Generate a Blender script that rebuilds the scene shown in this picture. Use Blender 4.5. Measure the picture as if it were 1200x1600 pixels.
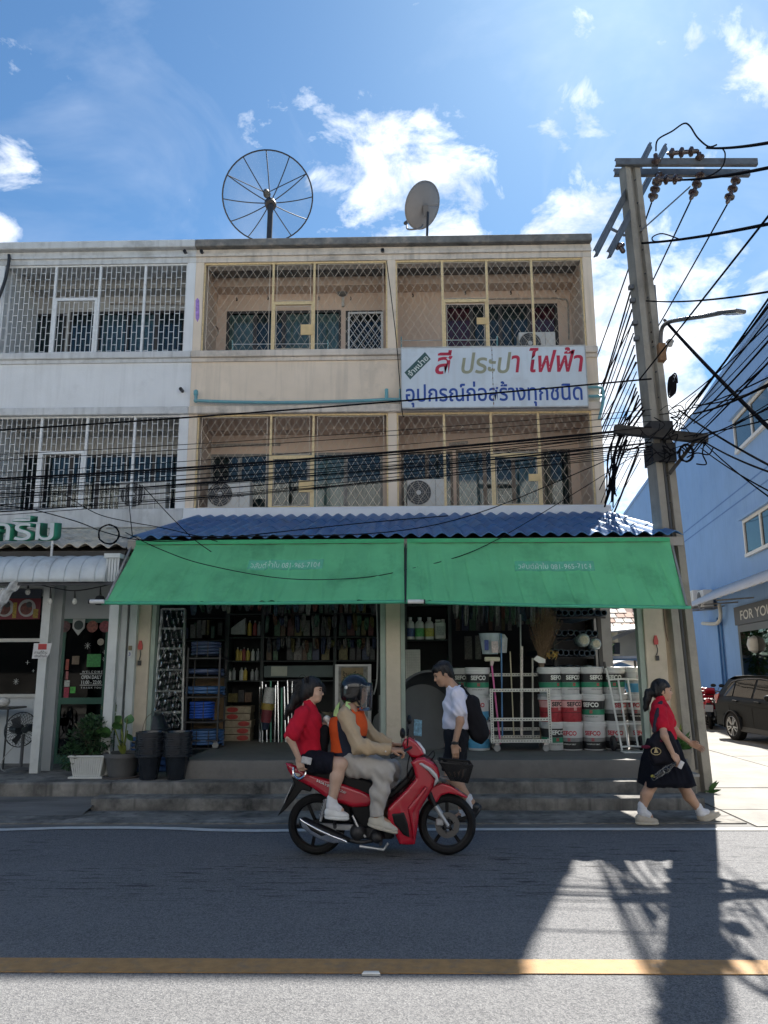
import bpy, bmesh, math, random
import numpy as np
from mathutils import Vector, Matrix
random.seed(7); np.random.seed(7)
R_ = math.radians
for _o in list(bpy.data.objects): bpy.data.objects.remove(_o)
SC = bpy.context.scene
COL = SC.collection
# ---------------------------------------------------------------- camera
CAM_H, FPX = 1.65, 1202.0
PITCH, ROLL, YAW = 0.19546, -0.00446, -0.02025
_f = Vector((math.sin(YAW)*math.cos(PITCH), math.cos(YAW)*math.cos(PITCH), math.sin(PITCH)))
_x = Vector((math.cos(YAW), -math.sin(YAW), 0)); _u = _x.cross(_f)
_xr = math.cos(ROLL)*_x + math.sin(ROLL)*_u; _ur = -math.sin(ROLL)*_x + math.cos(ROLL)*_u
cam_d = bpy.data.cameras.new('camera'); cam = bpy.data.objects.new('camera', cam_d); COL.objects.link(cam)
cam.matrix_world = Matrix(((_xr.x, _ur.x, -_f.x, 0), (_xr.y, _ur.y, -_f.y, 0), (_xr.z, _ur.z, -_f.z, CAM_H), (0, 0, 0, 1)))
cam_d.sensor_fit = 'VERTICAL'; cam_d.sensor_height = 36.0; cam_d.lens = 36.0*FPX/1600.0
cam_d.clip_start = 0.05; cam_d.clip_end = 3000
SC.camera = cam
def ray(px, py):
    px, py = float(px), float(py); return _f + (px-600)/FPX*_xr - (py-800)/FPX*_ur
def P(px, py, Y):            # the point a pixel shows on the upright plane at distance Y
    d = ray(px, py); t = Y/d.y; return Vector((d.x*t, Y, CAM_H + d.z*t))
def G(px, py, z=0.0):        # the point a pixel shows on level ground at height z
    d = ray(px, py); t = (z-CAM_H)/d.z; return Vector((d.x*t, d.y*t, z))
def PX(px, py, X):           # the point a pixel shows on the plane x = X
    d = ray(px, py); t = X/d.x; return Vector((X, d.y*t, CAM_H + d.z*t))
# ---------------------------------------------------------------- world, sun, exposure
SUN_AZ, SUN_EL = R_(19.0), R_(46.0)      # azimuth measured from +Y towards +X
SUN_DIR = Vector((math.sin(SUN_AZ)*math.cos(SUN_EL), math.cos(SUN_AZ)*math.cos(SUN_EL), math.sin(SUN_EL)))
W = bpy.data.worlds.new('World'); SC.world = W; W.use_nodes = True; W.cycles.sampling_method = 'MANUAL'; W.cycles.sample_map_resolution = 512
wn, wl = W.node_tree.nodes, W.node_tree.links
wn.clear()
w_out = wn.new('ShaderNodeOutputWorld'); w_bg = wn.new('ShaderNodeBackground'); w_bg.inputs[1].default_value = 0.05
w_sky = wn.new('ShaderNodeTexSky'); w_sky.sky_type = 'NISHITA'; w_sky.sun_disc = False
w_sky.sun_elevation = SUN_EL; w_sky.sun_rotation = SUN_AZ
w_sky.air_density = 1.0; w_sky.dust_density = 0.3; w_sky.ozone_density = 2.5; w_sky.altitude = 0
w_tc = wn.new('ShaderNodeTexCoord')
def wmath(op, a, b=None, c=None, clamp=False):
    n = wn.new('ShaderNodeMath'); n.operation = op; n.use_clamp = clamp
    for i, v in enumerate((a, b, c)):
        if v is None: continue
        if isinstance(v, (int, float)): n.inputs[i].default_value = v
        else: wl.new(v, n.inputs[i])
    return n.outputs[0]
def wnoise(scale, detail, rough, dist=0.0):
    m = wn.new('ShaderNodeMapping'); m.inputs['Scale'].default_value = (1, 1, 1.5)
    n = wn.new('ShaderNodeTexNoise'); n.inputs['Scale'].default_value = scale; n.inputs['Detail'].default_value = detail
    n.inputs['Roughness'].default_value = rough; n.inputs['Distortion'].default_value = dist
    wl.new(w_tc.outputs['Generated'], m.inputs[0]); wl.new(m.outputs[0], n.inputs['Vector']); return n.outputs[0]
# the cumulus clouds of this sky, each at its own bearing, plus thin fair-weather cloud everywhere
CLOUDS = [(600, 262, 100, .52), (660, 240, 95, .56), (720, 330, 100, .46), (520, 275, 55, .36), (920, 370, 105, .52), (1050, 430, 120, .56), (985, 590, 170, .6), (1000, 760, 180, .56),
          (1195, 110, 60, .56), (920, 170, 55, .38), (870, 208, 45, .34), (1040, 45, 60, .34), (905, 12, 45, .3), (40, 255, 45, .38), (5, 368, 45, .46), (1190, 450, 80, .33)]
blob = None
for cx_, cy_, rad, amp in CLOUDS:
    d = ray(cx_, cy_).normalized()
    dot = wn.new('ShaderNodeVectorMath'); dot.operation = 'DISTANCE'; dot.inputs[1].default_value = d
    wl.new(w_tc.outputs['Generated'], dot.inputs[0])
    g = wmath('DIVIDE', dot.outputs['Value'], rad/1250.0)
    g = wmath('MULTIPLY', g, g); g = wmath('MULTIPLY', g, -1.0); g = wmath('EXPONENT', g); g = wmath('MULTIPLY', g, amp)
    blob = g if blob is None else wmath('MAXIMUM', blob, g)
n_big, n_wisp = wnoise(11.0, 7.0, 0.62, 0.35), wnoise(3.2, 6.0, 0.6, 0.6)
dens = wmath('ADD', wmath('MULTIPLY', blob, 1.25), wmath('MULTIPLY', wmath('SUBTRACT', n_big, 0.5), 2.1))
dens = wmath('SUBTRACT', dens, 0.34); dens = wmath('MULTIPLY', dens, 2.5, clamp=True)
wisp = wmath('MULTIPLY', wmath('SUBTRACT', n_wisp, 0.47), 1.7, clamp=True)
wisp = wmath('MULTIPLY', wisp, 0.38)
cover = wmath('MAXIMUM', dens, wisp, clamp=True)
n_sh = wnoise(14.0, 3.0, 0.55)
w_shade = wn.new('ShaderNodeMix'); w_shade.data_type = 'RGBA'
wl.new(wmath('MULTIPLY', wmath('SUBTRACT', n_sh, 0.35), 2.6, clamp=True), w_shade.inputs[0])
w_shade.inputs[6].default_value = (5.6, 6.0, 6.6, 1); w_shade.inputs[7].default_value = (10.0, 10.1, 10.3, 1)
w_mix = wn.new('ShaderNodeMix'); w_mix.data_type = 'RGBA'
w_tint = wn.new('ShaderNodeMix'); w_tint.data_type = 'RGBA'; w_tint.blend_type = 'MULTIPLY'; w_tint.inputs[0].default_value = 1.0
w_tint.inputs[7].default_value = (0.47, 0.67, 0.77, 1)
wl.new(w_sky.outputs[0], w_tint.inputs[6])
wl.new(cover, w_mix.inputs[0]); wl.new(w_tint.outputs[2], w_mix.inputs[6]); wl.new(w_shade.outputs[2], w_mix.inputs[7])
wl.new(w_mix.outputs[2], w_bg.inputs[0]); wl.new(w_bg.outputs[0], w_out.inputs[0])
sun_d = bpy.data.lights.new('sun', 'SUN'); sun_d.energy = 3.9; sun_d.angle = R_(0.53); sun_d.color = (1.0, 0.95, 0.88)
sun = bpy.data.objects.new('sun', sun_d); COL.objects.link(sun)
sun.rotation_euler = (-SUN_DIR).to_track_quat('-Z', 'Y').to_euler(); sun.location = (20, 60, 60)
SC.view_settings.view_transform = 'Standard'; SC.view_settings.look = 'None'
SC.view_settings.exposure = 1.88; SC.view_settings.gamma = 1.0; SC.view_settings.use_curve_mapping = False
SC.cycles.max_bounces = 6; SC.cycles.diffuse_bounces = 3; SC.cycles.glossy_bounces = 3; SC.cycles.transmission_bounces = 4; SC.cycles.transparent_max_bounces = 12
SC.cycles.use_denoising = True
# ---------------------------------------------------------------- materials
def srgb(h):
    h = h.lstrip('#'); v = [int(h[i:i+2], 16)/255 for i in (0, 2, 4)]
    return tuple(c/12.92 if c <= .04045 else ((c+.055)/1.055)**2.4 for c in v)
_mats = {}
def M(name, col=(.5, .5, .5), rough=.6, var=.12, vscale=6.0, bump=0.0, bscale=40.0, metal=0.0, spec=.5, streak=0.0, dirt=None, dirt_amt=0.0, dscale=1.2,
      alpha=1.0, trans=0.0, coat=0.0, detail=3.0, emit=None, sheen=0.0, sss=0.0, bdist=.01, stretch=None):
    if name in _mats: return _mats[name]
    if isinstance(col, str): col = srgb(col)
    m = bpy.data.materials.new(name); m.use_nodes = True; n, l = m.node_tree.nodes, m.node_tree.links
    b = n['Principled BSDF']
    b.inputs['Roughness'].default_value = rough; b.inputs['Metallic'].default_value = metal
    b.inputs['Specular IOR Level'].default_value = spec; b.inputs['Coat Weight'].default_value = coat
    b.inputs['Alpha'].default_value = alpha; b.inputs['Transmission Weight'].default_value = trans
    if sss: b.inputs['Subsurface Weight'].default_value = sss; b.inputs['Subsurface Radius'].default_value = (.012, .005, .003); b.inputs['Subsurface Scale'].default_value = 1.0
    if sheen: b.inputs['Sheen Weight'].default_value = sheen
    if emit: b.inputs['Emission Color'].default_value = (*emit[:3], 1); b.inputs['Emission Strength'].default_value = emit[3]
    geo = n.new('ShaderNodeNewGeometry'); pos = geo.outputs['Position']
    if stretch:
        mp = n.new('ShaderNodeMapping'); mp.inputs['Scale'].default_value = stretch; l.new(pos, mp.inputs[0]); pos = mp.outputs[0]
    def noise(s, d=3.0, r=.6):
        t = n.new('ShaderNodeTexNoise'); t.inputs['Scale'].default_value = s; t.inputs['Detail'].default_value = d; t.inputs['Roughness'].default_value = r
        l.new(pos, t.inputs['Vector']); return t.outputs[0]
    cur = None
    def mix(fac, a, bcol, mode='MIX'):
        x = n.new('ShaderNodeMix'); x.data_type = 'RGBA'; x.blend_type = mode
        l.new(fac, x.inputs[0])
        if isinstance(a, tuple): x.inputs[6].default_value = (*a, 1)
        else: l.new(a, x.inputs[6])
        if isinstance(bcol, tuple): x.inputs[7].default_value = (*bcol, 1)
        else: l.new(bcol, x.inputs[7])
        return x.outputs[2]
    def ramp(v, a, bb):
        x = n.new('ShaderNodeMapRange'); x.inputs[1].default_value = a; x.inputs[2].default_value = bb; l.new(v, x.inputs[0]); return x.outputs[0]
    cur = tuple(col)
    if var > 0:
        lo = tuple(max(0, c*(1-var)) for c in col); hi = tuple(min(1, c*(1+var)) for c in col)
        cur = mix(ramp(noise(vscale, detail), .3, .7), lo, hi)
    if dirt is not None and dirt_amt > 0:
        dc = srgb(dirt) if isinstance(dirt, str) else dirt
        v = ramp(noise(dscale, 6, .68), .62-.3*dirt_amt, .82-.2*dirt_amt)
        if streak:
            mp = n.new('ShaderNodeMapping'); mp.inputs['Scale'].default_value = (9, 9, .55); l.new(geo.outputs['Position'], mp.inputs[0])
            t = n.new('ShaderNodeTexNoise'); t.inputs['Scale'].default_value = 1.0; t.inputs['Detail'].default_value = 4; l.new(mp.outputs[0], t.inputs['Vector'])
            s = ramp(t.outputs[0], .5, .75); mm = n.new('ShaderNodeMath'); mm.operation = 'MULTIPLY'; l.new(s, mm.inputs[0]); mm.inputs[1].default_value = streak
            mx = n.new('ShaderNodeMath'); mx.operation = 'MAXIMUM'; l.new(v, mx.inputs[0]); l.new(mm.outputs[0], mx.inputs[1]); v = mx.outputs[0]
        mm = n.new('ShaderNodeMath'); mm.operation = 'MULTIPLY'; l.new(v, mm.inputs[0]); mm.inputs[1].default_value = min(1, .35+dirt_amt)
        cur = mix(mm.outputs[0], cur, dc)
    if isinstance(cur, tuple): b.inputs['Base Color'].default_value = (*cur, 1)
    else: l.new(cur, b.inputs['Base Color'])
    if bump > 0:
        bp = n.new('ShaderNodeBump'); bp.inputs['Strength'].default_value = bump; bp.inputs['Distance'].default_value = bdist
        l.new(noise(bscale, 2, .65), bp.inputs['Height']); l.new(bp.outputs[0], b.inputs['Normal'])
    _mats[name] = m; return m
def glass(name, tint=(.9, .95, .95), rough=.03, alpha=.35):
    """Flat window glass: mirror reflection plus tinted see-through."""
    if name in _mats: return _mats[name]
    m = bpy.data.materials.new(name); m.use_nodes = True; n, l = m.node_tree.nodes, m.node_tree.links; n.clear()
    o = n.new('ShaderNodeOutputMaterial'); g = n.new('ShaderNodeBsdfGlossy'); g.inputs['Roughness'].default_value = rough
    t = n.new('ShaderNodeBsdfTransparent'); t.inputs[0].default_value = (*[c*alpha for c in tint], 1); fr = n.new('ShaderNodeFresnel'); fr.inputs[0].default_value = 1.55
    mr = n.new('ShaderNodeMath'); mr.operation = 'MULTIPLY_ADD'; mr.inputs[1].default_value = .85; mr.inputs[2].default_value = .0; l.new(fr.outputs[0], mr.inputs[0])
    x = n.new('ShaderNodeMixShader'); l.new(mr.outputs[0], x.inputs[0]); l.new(t.outputs[0], x.inputs[1]); l.new(g.outputs[0], x.inputs[2]); l.new(x.outputs[0], o.inputs[0])
    _mats[name] = m; return m
# ---------------------------------------------------------------- mesh builder
class MB:
    def __init__(s): s.v, s.f = [], []
    def add(s, vs, fs):
        o = len(s.v); s.v += [tuple(v) for v in vs]; s.f += [tuple(i+o for i in f) for f in fs]; return s
    def box(s, x0, x1, y0, y1, z0, z1):
        if x1 < x0: x0, x1 = x1, x0
        if y1 < y0: y0, y1 = y1, y0
        if z1 < z0: z0, z1 = z1, z0
        return s.add([(x0, y0, z0), (x1, y0, z0), (x1, y1, z0), (x0, y1, z0), (x0, y0, z1), (x1, y0, z1), (x1, y1, z1), (x0, y1, z1)],
                     [(0, 3, 2, 1), (4, 5, 6, 7), (0, 1, 5, 4), (1, 2, 6, 5), (2, 3, 7, 6), (3, 0, 4, 7)])
    def bar(s, a, b, w, h=None, up=(0, 0, 1)):       # box beam from a to b
        a, b = Vector(a), Vector(b); h = h or w; d = (b-a).normalized(); up = Vector(up)
        if abs(d.dot(up)) > .98: up = Vector((0, 1, 0))
        sx = d.cross(up).normalized()*w/2; sz = sx.normalized().cross(d).normalized()*h/2
        vs = [a-sx-sz, a+sx-sz, a+sx+sz, a-sx+sz, b-sx-sz, b+sx-sz, b+sx+sz, b-sx+sz]
        return s.add(vs, [(0, 1, 2, 3), (7, 6, 5, 4), (0, 4, 5, 1), (1, 5, 6, 2), (2, 6, 7, 3), (3, 7, 4, 0)])
    def tube(s, pts, r, n=8, closed=False, caps=True):
        pts = [Vector(p) for p in pts]; k = len(pts); rs = r if isinstance(r, (list, tuple)) else [r]*k
        rings = []; prev = None
        for i, p in enumerate(pts):
            if closed: t = (pts[(i+1) % k]-pts[i-1])
            else: t = pts[min(i+1, k-1)]-pts[max(i-1, 0)]
            t = t.normalized() if t.length > 1e-9 else Vector((0, 0, 1))
            if prev is None:
                a = Vector((0, 0, 1)) if abs(t.z) < .9 else Vector((1, 0, 0)); u = t.cross(a).normalized()
            else:
                u = prev-t*prev.dot(t); u = u.normalized() if u.length > 1e-6 else t.orthogonal().normalized()
            prev = u; w = t.cross(u)
            rings.append([p+(u*math.cos(2*math.pi*j/n)+w*math.sin(2*math.pi*j/n))*rs[i] for j in range(n)])
        o = len(s.v)
        for rg in rings: s.v += [tuple(q) for q in rg]
        m = k if closed else k-1
        for i in range(m):
            a, b = o+i*n, o+((i+1) % k)*n
            for j in range(n): s.f.append((a+j, a+(j+1) % n, b+(j+1) % n, b+j))
        if caps and not closed: s.f.append(tuple(o+j for j in range(n))[::-1]); s.f.append(tuple(o+(k-1)*n+j for j in range(n)))
        return s
    def cyl(s, a, b, r0, r1=None, n=16): return s.tube([a, b], [r0, r1 if r1 is not None else r0], n)
    def lathe(s, prof, c=(0, 0, 0), axis='z', n=24, a0=0.0, a1=2*math.pi):
        c = Vector(c); o = len(s.v); full = abs(a1-a0-2*math.pi) < 1e-6; cnt = n if full else n+1
        for i in range(cnt):
            a = a0+(a1-a0)*i/n; ca, sa = math.cos(a), math.sin(a)
            for r, h in prof:
                q = {'z': (r*ca, r*sa, h), 'y': (r*ca, h, r*sa), 'x': (h, r*ca, r*sa)}[axis]
                s.v.append((c.x+q[0], c.y+q[1], c.z+q[2]))
        k = len(prof)
        for i in range(n):
            a, b = o+i*k, o+((i+1) % cnt)*k
            for j in range(k-1): s.f.append((a+j, b+j, b+j+1, a+j+1))
        return s
    def prism(s, poly, a, b, plane='xz'):            # a polygon pushed from a to b along the third axis
        k = len(poly)
        mk = {'xz': lambda p, t: (p[0], t, p[1]), 'xy': lambda p, t: (p[0], p[1], t), 'yz': lambda p, t: (t, p[0], p[1])}[plane]
        return s.add([mk(p, a) for p in poly]+[mk(p, b) for p in poly],
                     [tuple(range(k)), tuple(range(2*k-1, k-1, -1))]+[(i, i+k, (i+1) % k+k, (i+1) % k) for i in range(k)])
    def grid(s, fn, nu, nv, double=0.0):
        o = len(s.v)
        for i in range(nu+1):
            for j in range(nv+1): s.v.append(tuple(fn(i/nu, j/nv)))
        for i in range(nu):
            for j in range(nv):
                a = o+i*(nv+1)+j; s.f.append((a, a+nv+1, a+nv+2, a+1))
        return s
    def sphere(s, c, r, n=12, sc=(1, 1, 1)):
        c = Vector(c); pr = [(math.sin(math.pi*i/(n//2+1))*r, -math.cos(math.pi*i/(n//2+1))*r) for i in range(n//2+2)]
        o = len(s.v); s.lathe(pr, (0, 0, 0), 'z', n)
        for i in range(o, len(s.v)): x, y, z = s.v[i]; s.v[i] = (c.x+x*sc[0], c.y+y*sc[1], c.z+z*sc[2])
        return s
    def xf(s, mat, start=0):
        for i in range(start, len(s.v)): s.v[i] = tuple(mat @ Vector(s.v[i]))
        return s
    def mesh(s, name):
        me = bpy.data.meshes.new(name); me.from_pydata(s.v, [], s.f); me.validate(); return me
    def build(s, name, mat, parent=None, smooth=False, bevel=0.0, thick=0.0, loc=None, weld=False, fixn=True):
        me = s.mesh(name); bm = bmesh.new(); bm.from_mesh(me)
        if weld: bmesh.ops.remove_doubles(bm, verts=bm.verts, dist=1e-5)
        if fixn: bmesh.ops.recalc_face_normals(bm, faces=bm.faces)
        if bevel > 0:
            bmesh.ops.bevel(bm, geom=[e for e in bm.edges if len(e.link_faces) == 2 and e.calc_face_angle(0) > .5], offset=bevel, segments=1, affect='EDGES', clamp_overlap=True)
        bm.to_mesh(me); bm.free()
        return link(name, me, mat, parent, smooth, thick, loc)
def link(name, me, mat, parent=None, smooth=False, thick=0.0, loc=None):
    if mat is not None and len(me.materials) == 0: me.materials.append(mat)
    if smooth:
        me.polygons.foreach_set('use_smooth', [True]*len(me.polygons))
        if smooth != 'all':
            try: me.set_sharp_from_angle(angle=R_(38))
            except Exception: pass
    o = bpy.data.objects.new(name, me); COL.objects.link(o)
    if loc is not None: o.location = loc
    if parent is not None:
        o.parent = parent
        if loc is None: o.matrix_parent_inverse = parent_inv(parent)
    if thick:
        md = o.modifiers.new('thickness', 'SOLIDIFY'); md.thickness = thick; md.offset = 0
    return o
def world_of(o):
    m = o.matrix_basis.copy(); q = o
    if o.parent is not None: m = world_of(o.parent) @ o.matrix_parent_inverse @ m
    return m
def parent_inv(p): return world_of(p).inverted()
def tag(o, label, cat=None, group=None, kind=None):
    if label: o['label'] = label
    if cat: o['category'] = cat
    if group: o['group'] = group
    if kind: o['kind'] = kind
    return o
def thing(name, label, cat, loc=(0, 0, 0), rz=0.0, group=None):
    o = bpy.data.objects.new(name, None); COL.objects.link(o); o.location = loc; o.rotation_euler = (0, 0, rz); o.empty_display_size = .1
    return tag(o, label, cat, group)
def struct(o): o['kind'] = 'structure'; return o
def copy_tree(o, parent=None, loc=None, rz=None, label=None, scale=None):
    c = o.copy(); COL.objects.link(c); c.parent = parent
    if parent is not None: c.matrix_parent_inverse = o.matrix_parent_inverse.copy()
    if loc is not None: c.location = loc
    if rz is not None: c.rotation_euler = (0, 0, rz)
    if scale is not None: c.scale = (scale,)*3
    if label: c['label'] = label
    for ch in list(o.children): copy_tree(ch, c)
    return c
def text_mesh(body, width=None, height=None, extrude=0.0, bold=0.0, shear=0.0, align='CENTER'):
    """Lettering as a mesh in its own xy plane, centred on the origin and scaled to the size asked for."""
    cu = bpy.data.curves.new('lettering', 'FONT'); cu.body = body; cu.size = 1.0; cu.extrude = 0.0; cu.offset = bold; cu.shear = shear; cu.resolution_u = 3
    cu.align_x = align
    ob = bpy.data.objects.new('lettering', cu); COL.objects.link(ob)
    dg = bpy.context.evaluated_depsgraph_get(); me = bpy.data.meshes.new_from_object(ob.evaluated_get(dg)); bpy.data.objects.remove(ob); bpy.data.curves.remove(cu)
    n = len(me.vertices); co = np.empty(n*3, dtype=np.float32); me.vertices.foreach_get('co', co); co = co.reshape(-1, 3)
    lo, hi = co.min(0), co.max(0); co -= (lo+hi)/2; wd, hg = hi[0]-lo[0], hi[1]-lo[1]
    sx = width/wd if width else (height/hg if height else 1); sy = height/hg if height else sx
    co[:, 0] *= sx; co[:, 1] *= sy
    me.vertices.foreach_set('co', co.reshape(-1)); me.update()
    if extrude:
        bm = bmesh.new(); bm.from_mesh(me); r = bmesh.ops.extrude_face_region(bm, geom=bm.faces[:])
        bmesh.ops.translate(bm, verts=[g for g in r['geom'] if isinstance(g, bmesh.types.BMVert)], vec=(0, 0, extrude)); bmesh.ops.recalc_face_normals(bm, faces=bm.faces); bm.to_mesh(me); bm.free()
    return me
def frame_from(c, right, up):
    right = Vector(right).normalized(); up = Vector(up); up = (up-right*up.dot(right)).normalized(); nn = right.cross(up)
    return Matrix(((right.x, up.x, nn.x, c[0]), (right.y, up.y, nn.y, c[1]), (right.z, up.z, nn.z, c[2]), (0, 0, 0, 1)))
def put_text(body, name, mat, c, right=(1, 0, 0), up=(0, 0, 1), width=None, height=None, extrude=0.0, bold=0.0, shear=0.0, parent=None, me=None):
    me = me or text_mesh(body, width, height, extrude, bold, shear)
    me.transform(frame_from(c, right, up)); return link(name, me, mat, parent)
def sag(a, b, d, n=18):
    a, b = Vector(a), Vector(b); return [a.lerp(b, i/n)-Vector((0, 0, d*4*(i/n)*(1-i/n))) for i in range(n+1)]
def smooth_path(pts, n=6):
    pts = [Vector(p) for p in pts]; out = []
    for i in range(len(pts)-1):
        p0, p1, p2, p3 = pts[max(i-1, 0)], pts[i], pts[i+1], pts[min(i+2, len(pts)-1)]
        for j in range(n):
            t = j/n; out.append(.5*((2*p1)+(p2-p0)*t+(2*p0-5*p1+4*p2-p3)*t*t+(3*p1-p0-3*p2+p3)*t**3))
    out.append(pts[-1]); return out
# ================================================================ SETTING
def asphalt(name, base=(.142, .144, .152)):
    m = bpy.data.materials.new(name); m.use_nodes = True; n, l = m.node_tree.nodes, m.node_tree.links; b = n['Principled BSDF']
    b.inputs['Roughness'].default_value = .85; b.inputs['Specular IOR Level'].default_value = .3
    geo = n.new('ShaderNodeNewGeometry'); pos = geo.outputs['Position']
    def tex(kind, scale, detail=4, vec=pos, rough=.6):
        t = n.new(kind); t.inputs['Scale'].default_value = scale; l.new(vec, t.inputs['Vector'])
        if 'Detail' in t.inputs: t.inputs['Detail'].default_value = detail
        if kind == 'ShaderNodeTexNoise': t.inputs['Roughness'].default_value = rough
        return t
    def rng(v, a, b_, c=0., d=1.):
        x = n.new('ShaderNodeMapRange'); x.inputs[1].default_value = a; x.inputs[2].default_value = b_; x.inputs[3].default_value = c; x.inputs[4].default_value = d; l.new(v, x.inputs[0]); return x.outputs[0]
    def mix(f, a, c):
        x = n.new('ShaderNodeMix'); x.data_type = 'RGBA'; l.new(f, x.inputs[0])
        for i, v in ((6, a), (7, c)):
            if isinstance(v, tuple): x.inputs[i].default_value = (*v, 1)
            else: l.new(v, x.inputs[i])
        return x.outputs[2]
    def mul(a, c):
        x = n.new('ShaderNodeMath'); x.operation = 'MULTIPLY'; l.new(a, x.inputs[0])
        if isinstance(c, float): x.inputs[1].default_value = c
        else: l.new(c, x.inputs[1])
        return x.outputs[0]
    big = tex('ShaderNodeTexNoise', .55, 6).outputs[0]; mid = tex('ShaderNodeTexNoise', 9, 6).outputs[0]
    vor = tex('ShaderNodeTexVoronoi', 95.0); hue = vor.outputs['Color']; sep = n.new('ShaderNodeSeparateColor'); l.new(hue, sep.inputs[0])
    vor2 = tex('ShaderNodeTexVoronoi', 210.0); sep2 = n.new('ShaderNodeSeparateColor'); l.new(vor2.outputs['Color'], sep2.inputs[0])
    c = mix(rng(big, .3, .7), tuple(x*.7 for x in base), tuple(x*1.2 for x in base))
    mpt = n.new('ShaderNodeMapping'); mpt.inputs['Scale'].default_value = (.05, 1.5, 1); l.new(pos, mpt.inputs[0])
    c = mix(mul(rng(tex('ShaderNodeTexNoise', 1.0, 3, mpt.outputs[0]).outputs[0], .48, .62), .4), c, tuple(x*.62 for x in base))   # tyre-polished tracks
    c = mix(mul(rng(tex('ShaderNodeTexNoise', 1.7, 2).outputs[0], .66, .74), .55), c, tuple(x*.45 for x in base))      # oil and patching stains
    c = mix(mul(rng(mid, .35, .7), .45), c, tuple(x*.7 for x in base))
    c = mix(mul(rng(sep.outputs[0], .62, 1.0), .6), c, (.30, .30, .295))          # pale chippings
    c = mix(mul(rng(sep2.outputs[1], .55, 1.0), .55), c, (.045, .046, .05))         # dark binder between them
    # worn dark pits drawn out along the direction of travel
    mp = n.new('ShaderNodeMapping'); mp.inputs['Scale'].default_value = (1.7, 15.0, 1); l.new(pos, mp.inputs[0])
    pit = tex('ShaderNodeTexNoise', 1.6, 7, mp.outputs[0], .7).outputs[0]
    mp2 = n.new('ShaderNodeMapping'); mp2.inputs['Scale'].default_value = (.25, 1.1, 1); l.new(pos, mp2.inputs[0])
    band = tex('ShaderNodeTexNoise', 1.0, 2, mp2.outputs[0]).outputs[0]
    sx = n.new('ShaderNodeSeparateXYZ'); l.new(pos, sx.inputs[0])
    lane = mul(rng(sx.outputs[1], 5.6, 6.2), rng(sx.outputs[1], 8.1, 7.4))
    pits = mul(mul(rng(pit, .555, .60), lane), rng(band, .40, .52))
    c = mix(mul(pits, .9), c, (.016, .016, .018))
    l.new(c, b.inputs['Base Color'])
    bp = n.new('ShaderNodeBump'); bp.inputs['Strength'].default_value = .55; bp.inputs['Distance'].default_value = .006
    l.new(vor.outputs['Distance'], bp.inputs['Height']); l.new(bp.outputs[0], b.inputs['Normal'])
    return m
ASPH = asphalt('asphalt')
CONC = M('concrete_paving', (.225, .215, .192), .88, .16, 1.6, .35, 60, dirt=(.13, .125, .115), dirt_amt=.35, dscale=1.9)
CONC_OLD = M('weathered_concrete', (.225, .213, .19), .9, .36, 2.6, .5, 45, dirt=(.04, .04, .038), dirt_amt=.68, dscale=2.1, streak=.9)
CONC_FLOOR = M('worn_concrete_floor', (.15, .142, .13), .8, .2, 2.2, .3, 50, dirt=(.07, .068, .064), dirt_amt=.35, dscale=2.2)
CONC_GUT = M('gutter_concrete', (.15, .147, .14), .9, .25, 3.0, .5, 50, dirt=(.05, .05, .048), dirt_amt=.45, dscale=3.2, stretch=(.35, 2.2, 1))
def sheet(name, x0, x1, y0, y1, z, mat):
    return struct(MB().add([(x0, y0, z), (x1, y0, z), (x1, y1, z), (x0, y1, z)], [(0, 1, 2, 3)]).build(name, mat))
sheet('ground', -900, 900, -900, 900, -.02, M('bare_ground', (.2, .19, .165), .95, .25, .8))
sheet('road', -120, 120, -3.6, 8.75, 0.0, ASPH)
yl0, yl1 = G(600, 1522).y, G(600, 1500).y
YEL = M('yellow_road_paint', (.37, .205, .075), .75, .16, 14, .4, 120, dirt=(.16, .14, .11), dirt_amt=.42, dscale=8)
struct(MB().prism([(-120, yl0), (120, yl0), (120, yl1), (-120, yl1)], .002, .0065, 'xy').build('yellow_line', YEL))
# the white edge line wanders a little, as in the photo
WHT = M('white_road_paint', (.55, .55, .53), .75, .15, 12, .3, 120, dirt=(.2, .2, .19), dirt_amt=.35, dscale=6)
wl_pts = [(-200, 1299), (0, 1297.5), (100, 1294.5), (190, 1294), (280, 1295.5), (330, 1298), (400, 1299), (600, 1297), (900, 1296.5), (1200, 1296.5), (1500, 1297)]
wl_c = [G(a, b) for a, b in wl_pts]; wl_c[0] = Vector((-60, wl_c[0].y, 0)); wl_c[-1] = Vector((60, wl_c[-1].y, 0))
m_ = MB()
for a, b in zip(wl_c[:-1], wl_c[1:]):
    m_.add([(a.x, a.y-.06, .0075), (b.x, b.y-.06, .0075), (b.x, b.y+.06, .0075), (a.x, a.y+.06, .0075)], [(0, 1, 2, 3)])
struct(m_.build('white_line', WHT))
# road stud painted white beside the yellow line
q = G(580, 1523); struct(MB().prism([(q.x-.05, q.y-.02), (q.x+.05, q.y-.02), (q.x+.04, q.y+.02), (q.x-.04, q.y+.02)], .001, .012, 'xy').build('paint_patch', WHT))
# --- steps in front of the hardware shop; heights read from their rows in the photo
ST_Y1 = G(850, 1267).y; ST_Z1 = P(850, 1247, ST_Y1).z
ST_Y2 = G(850, 1240, ST_Z1).y; ST_Z2 = P(850, 1221, ST_Y2).z
ST_Y3 = G(850, 1216, ST_Z2).y; ST_Z3 = P(850, 1187, ST_Y3).z
FLOOR = ST_Z3
X1R, X2R, X3R = P(1101, 1247, ST_Y1).x, P(1086, 1221, ST_Y2).x, P(1075, 1190, ST_Y3).x
X1L = P(142, 1255, ST_Y1).x; X3L = P(286, 1200, ST_Y3).x
sheet('gutter', -60, X1R+.15, 8.38, 30, .004, CONC_GUT)
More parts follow.
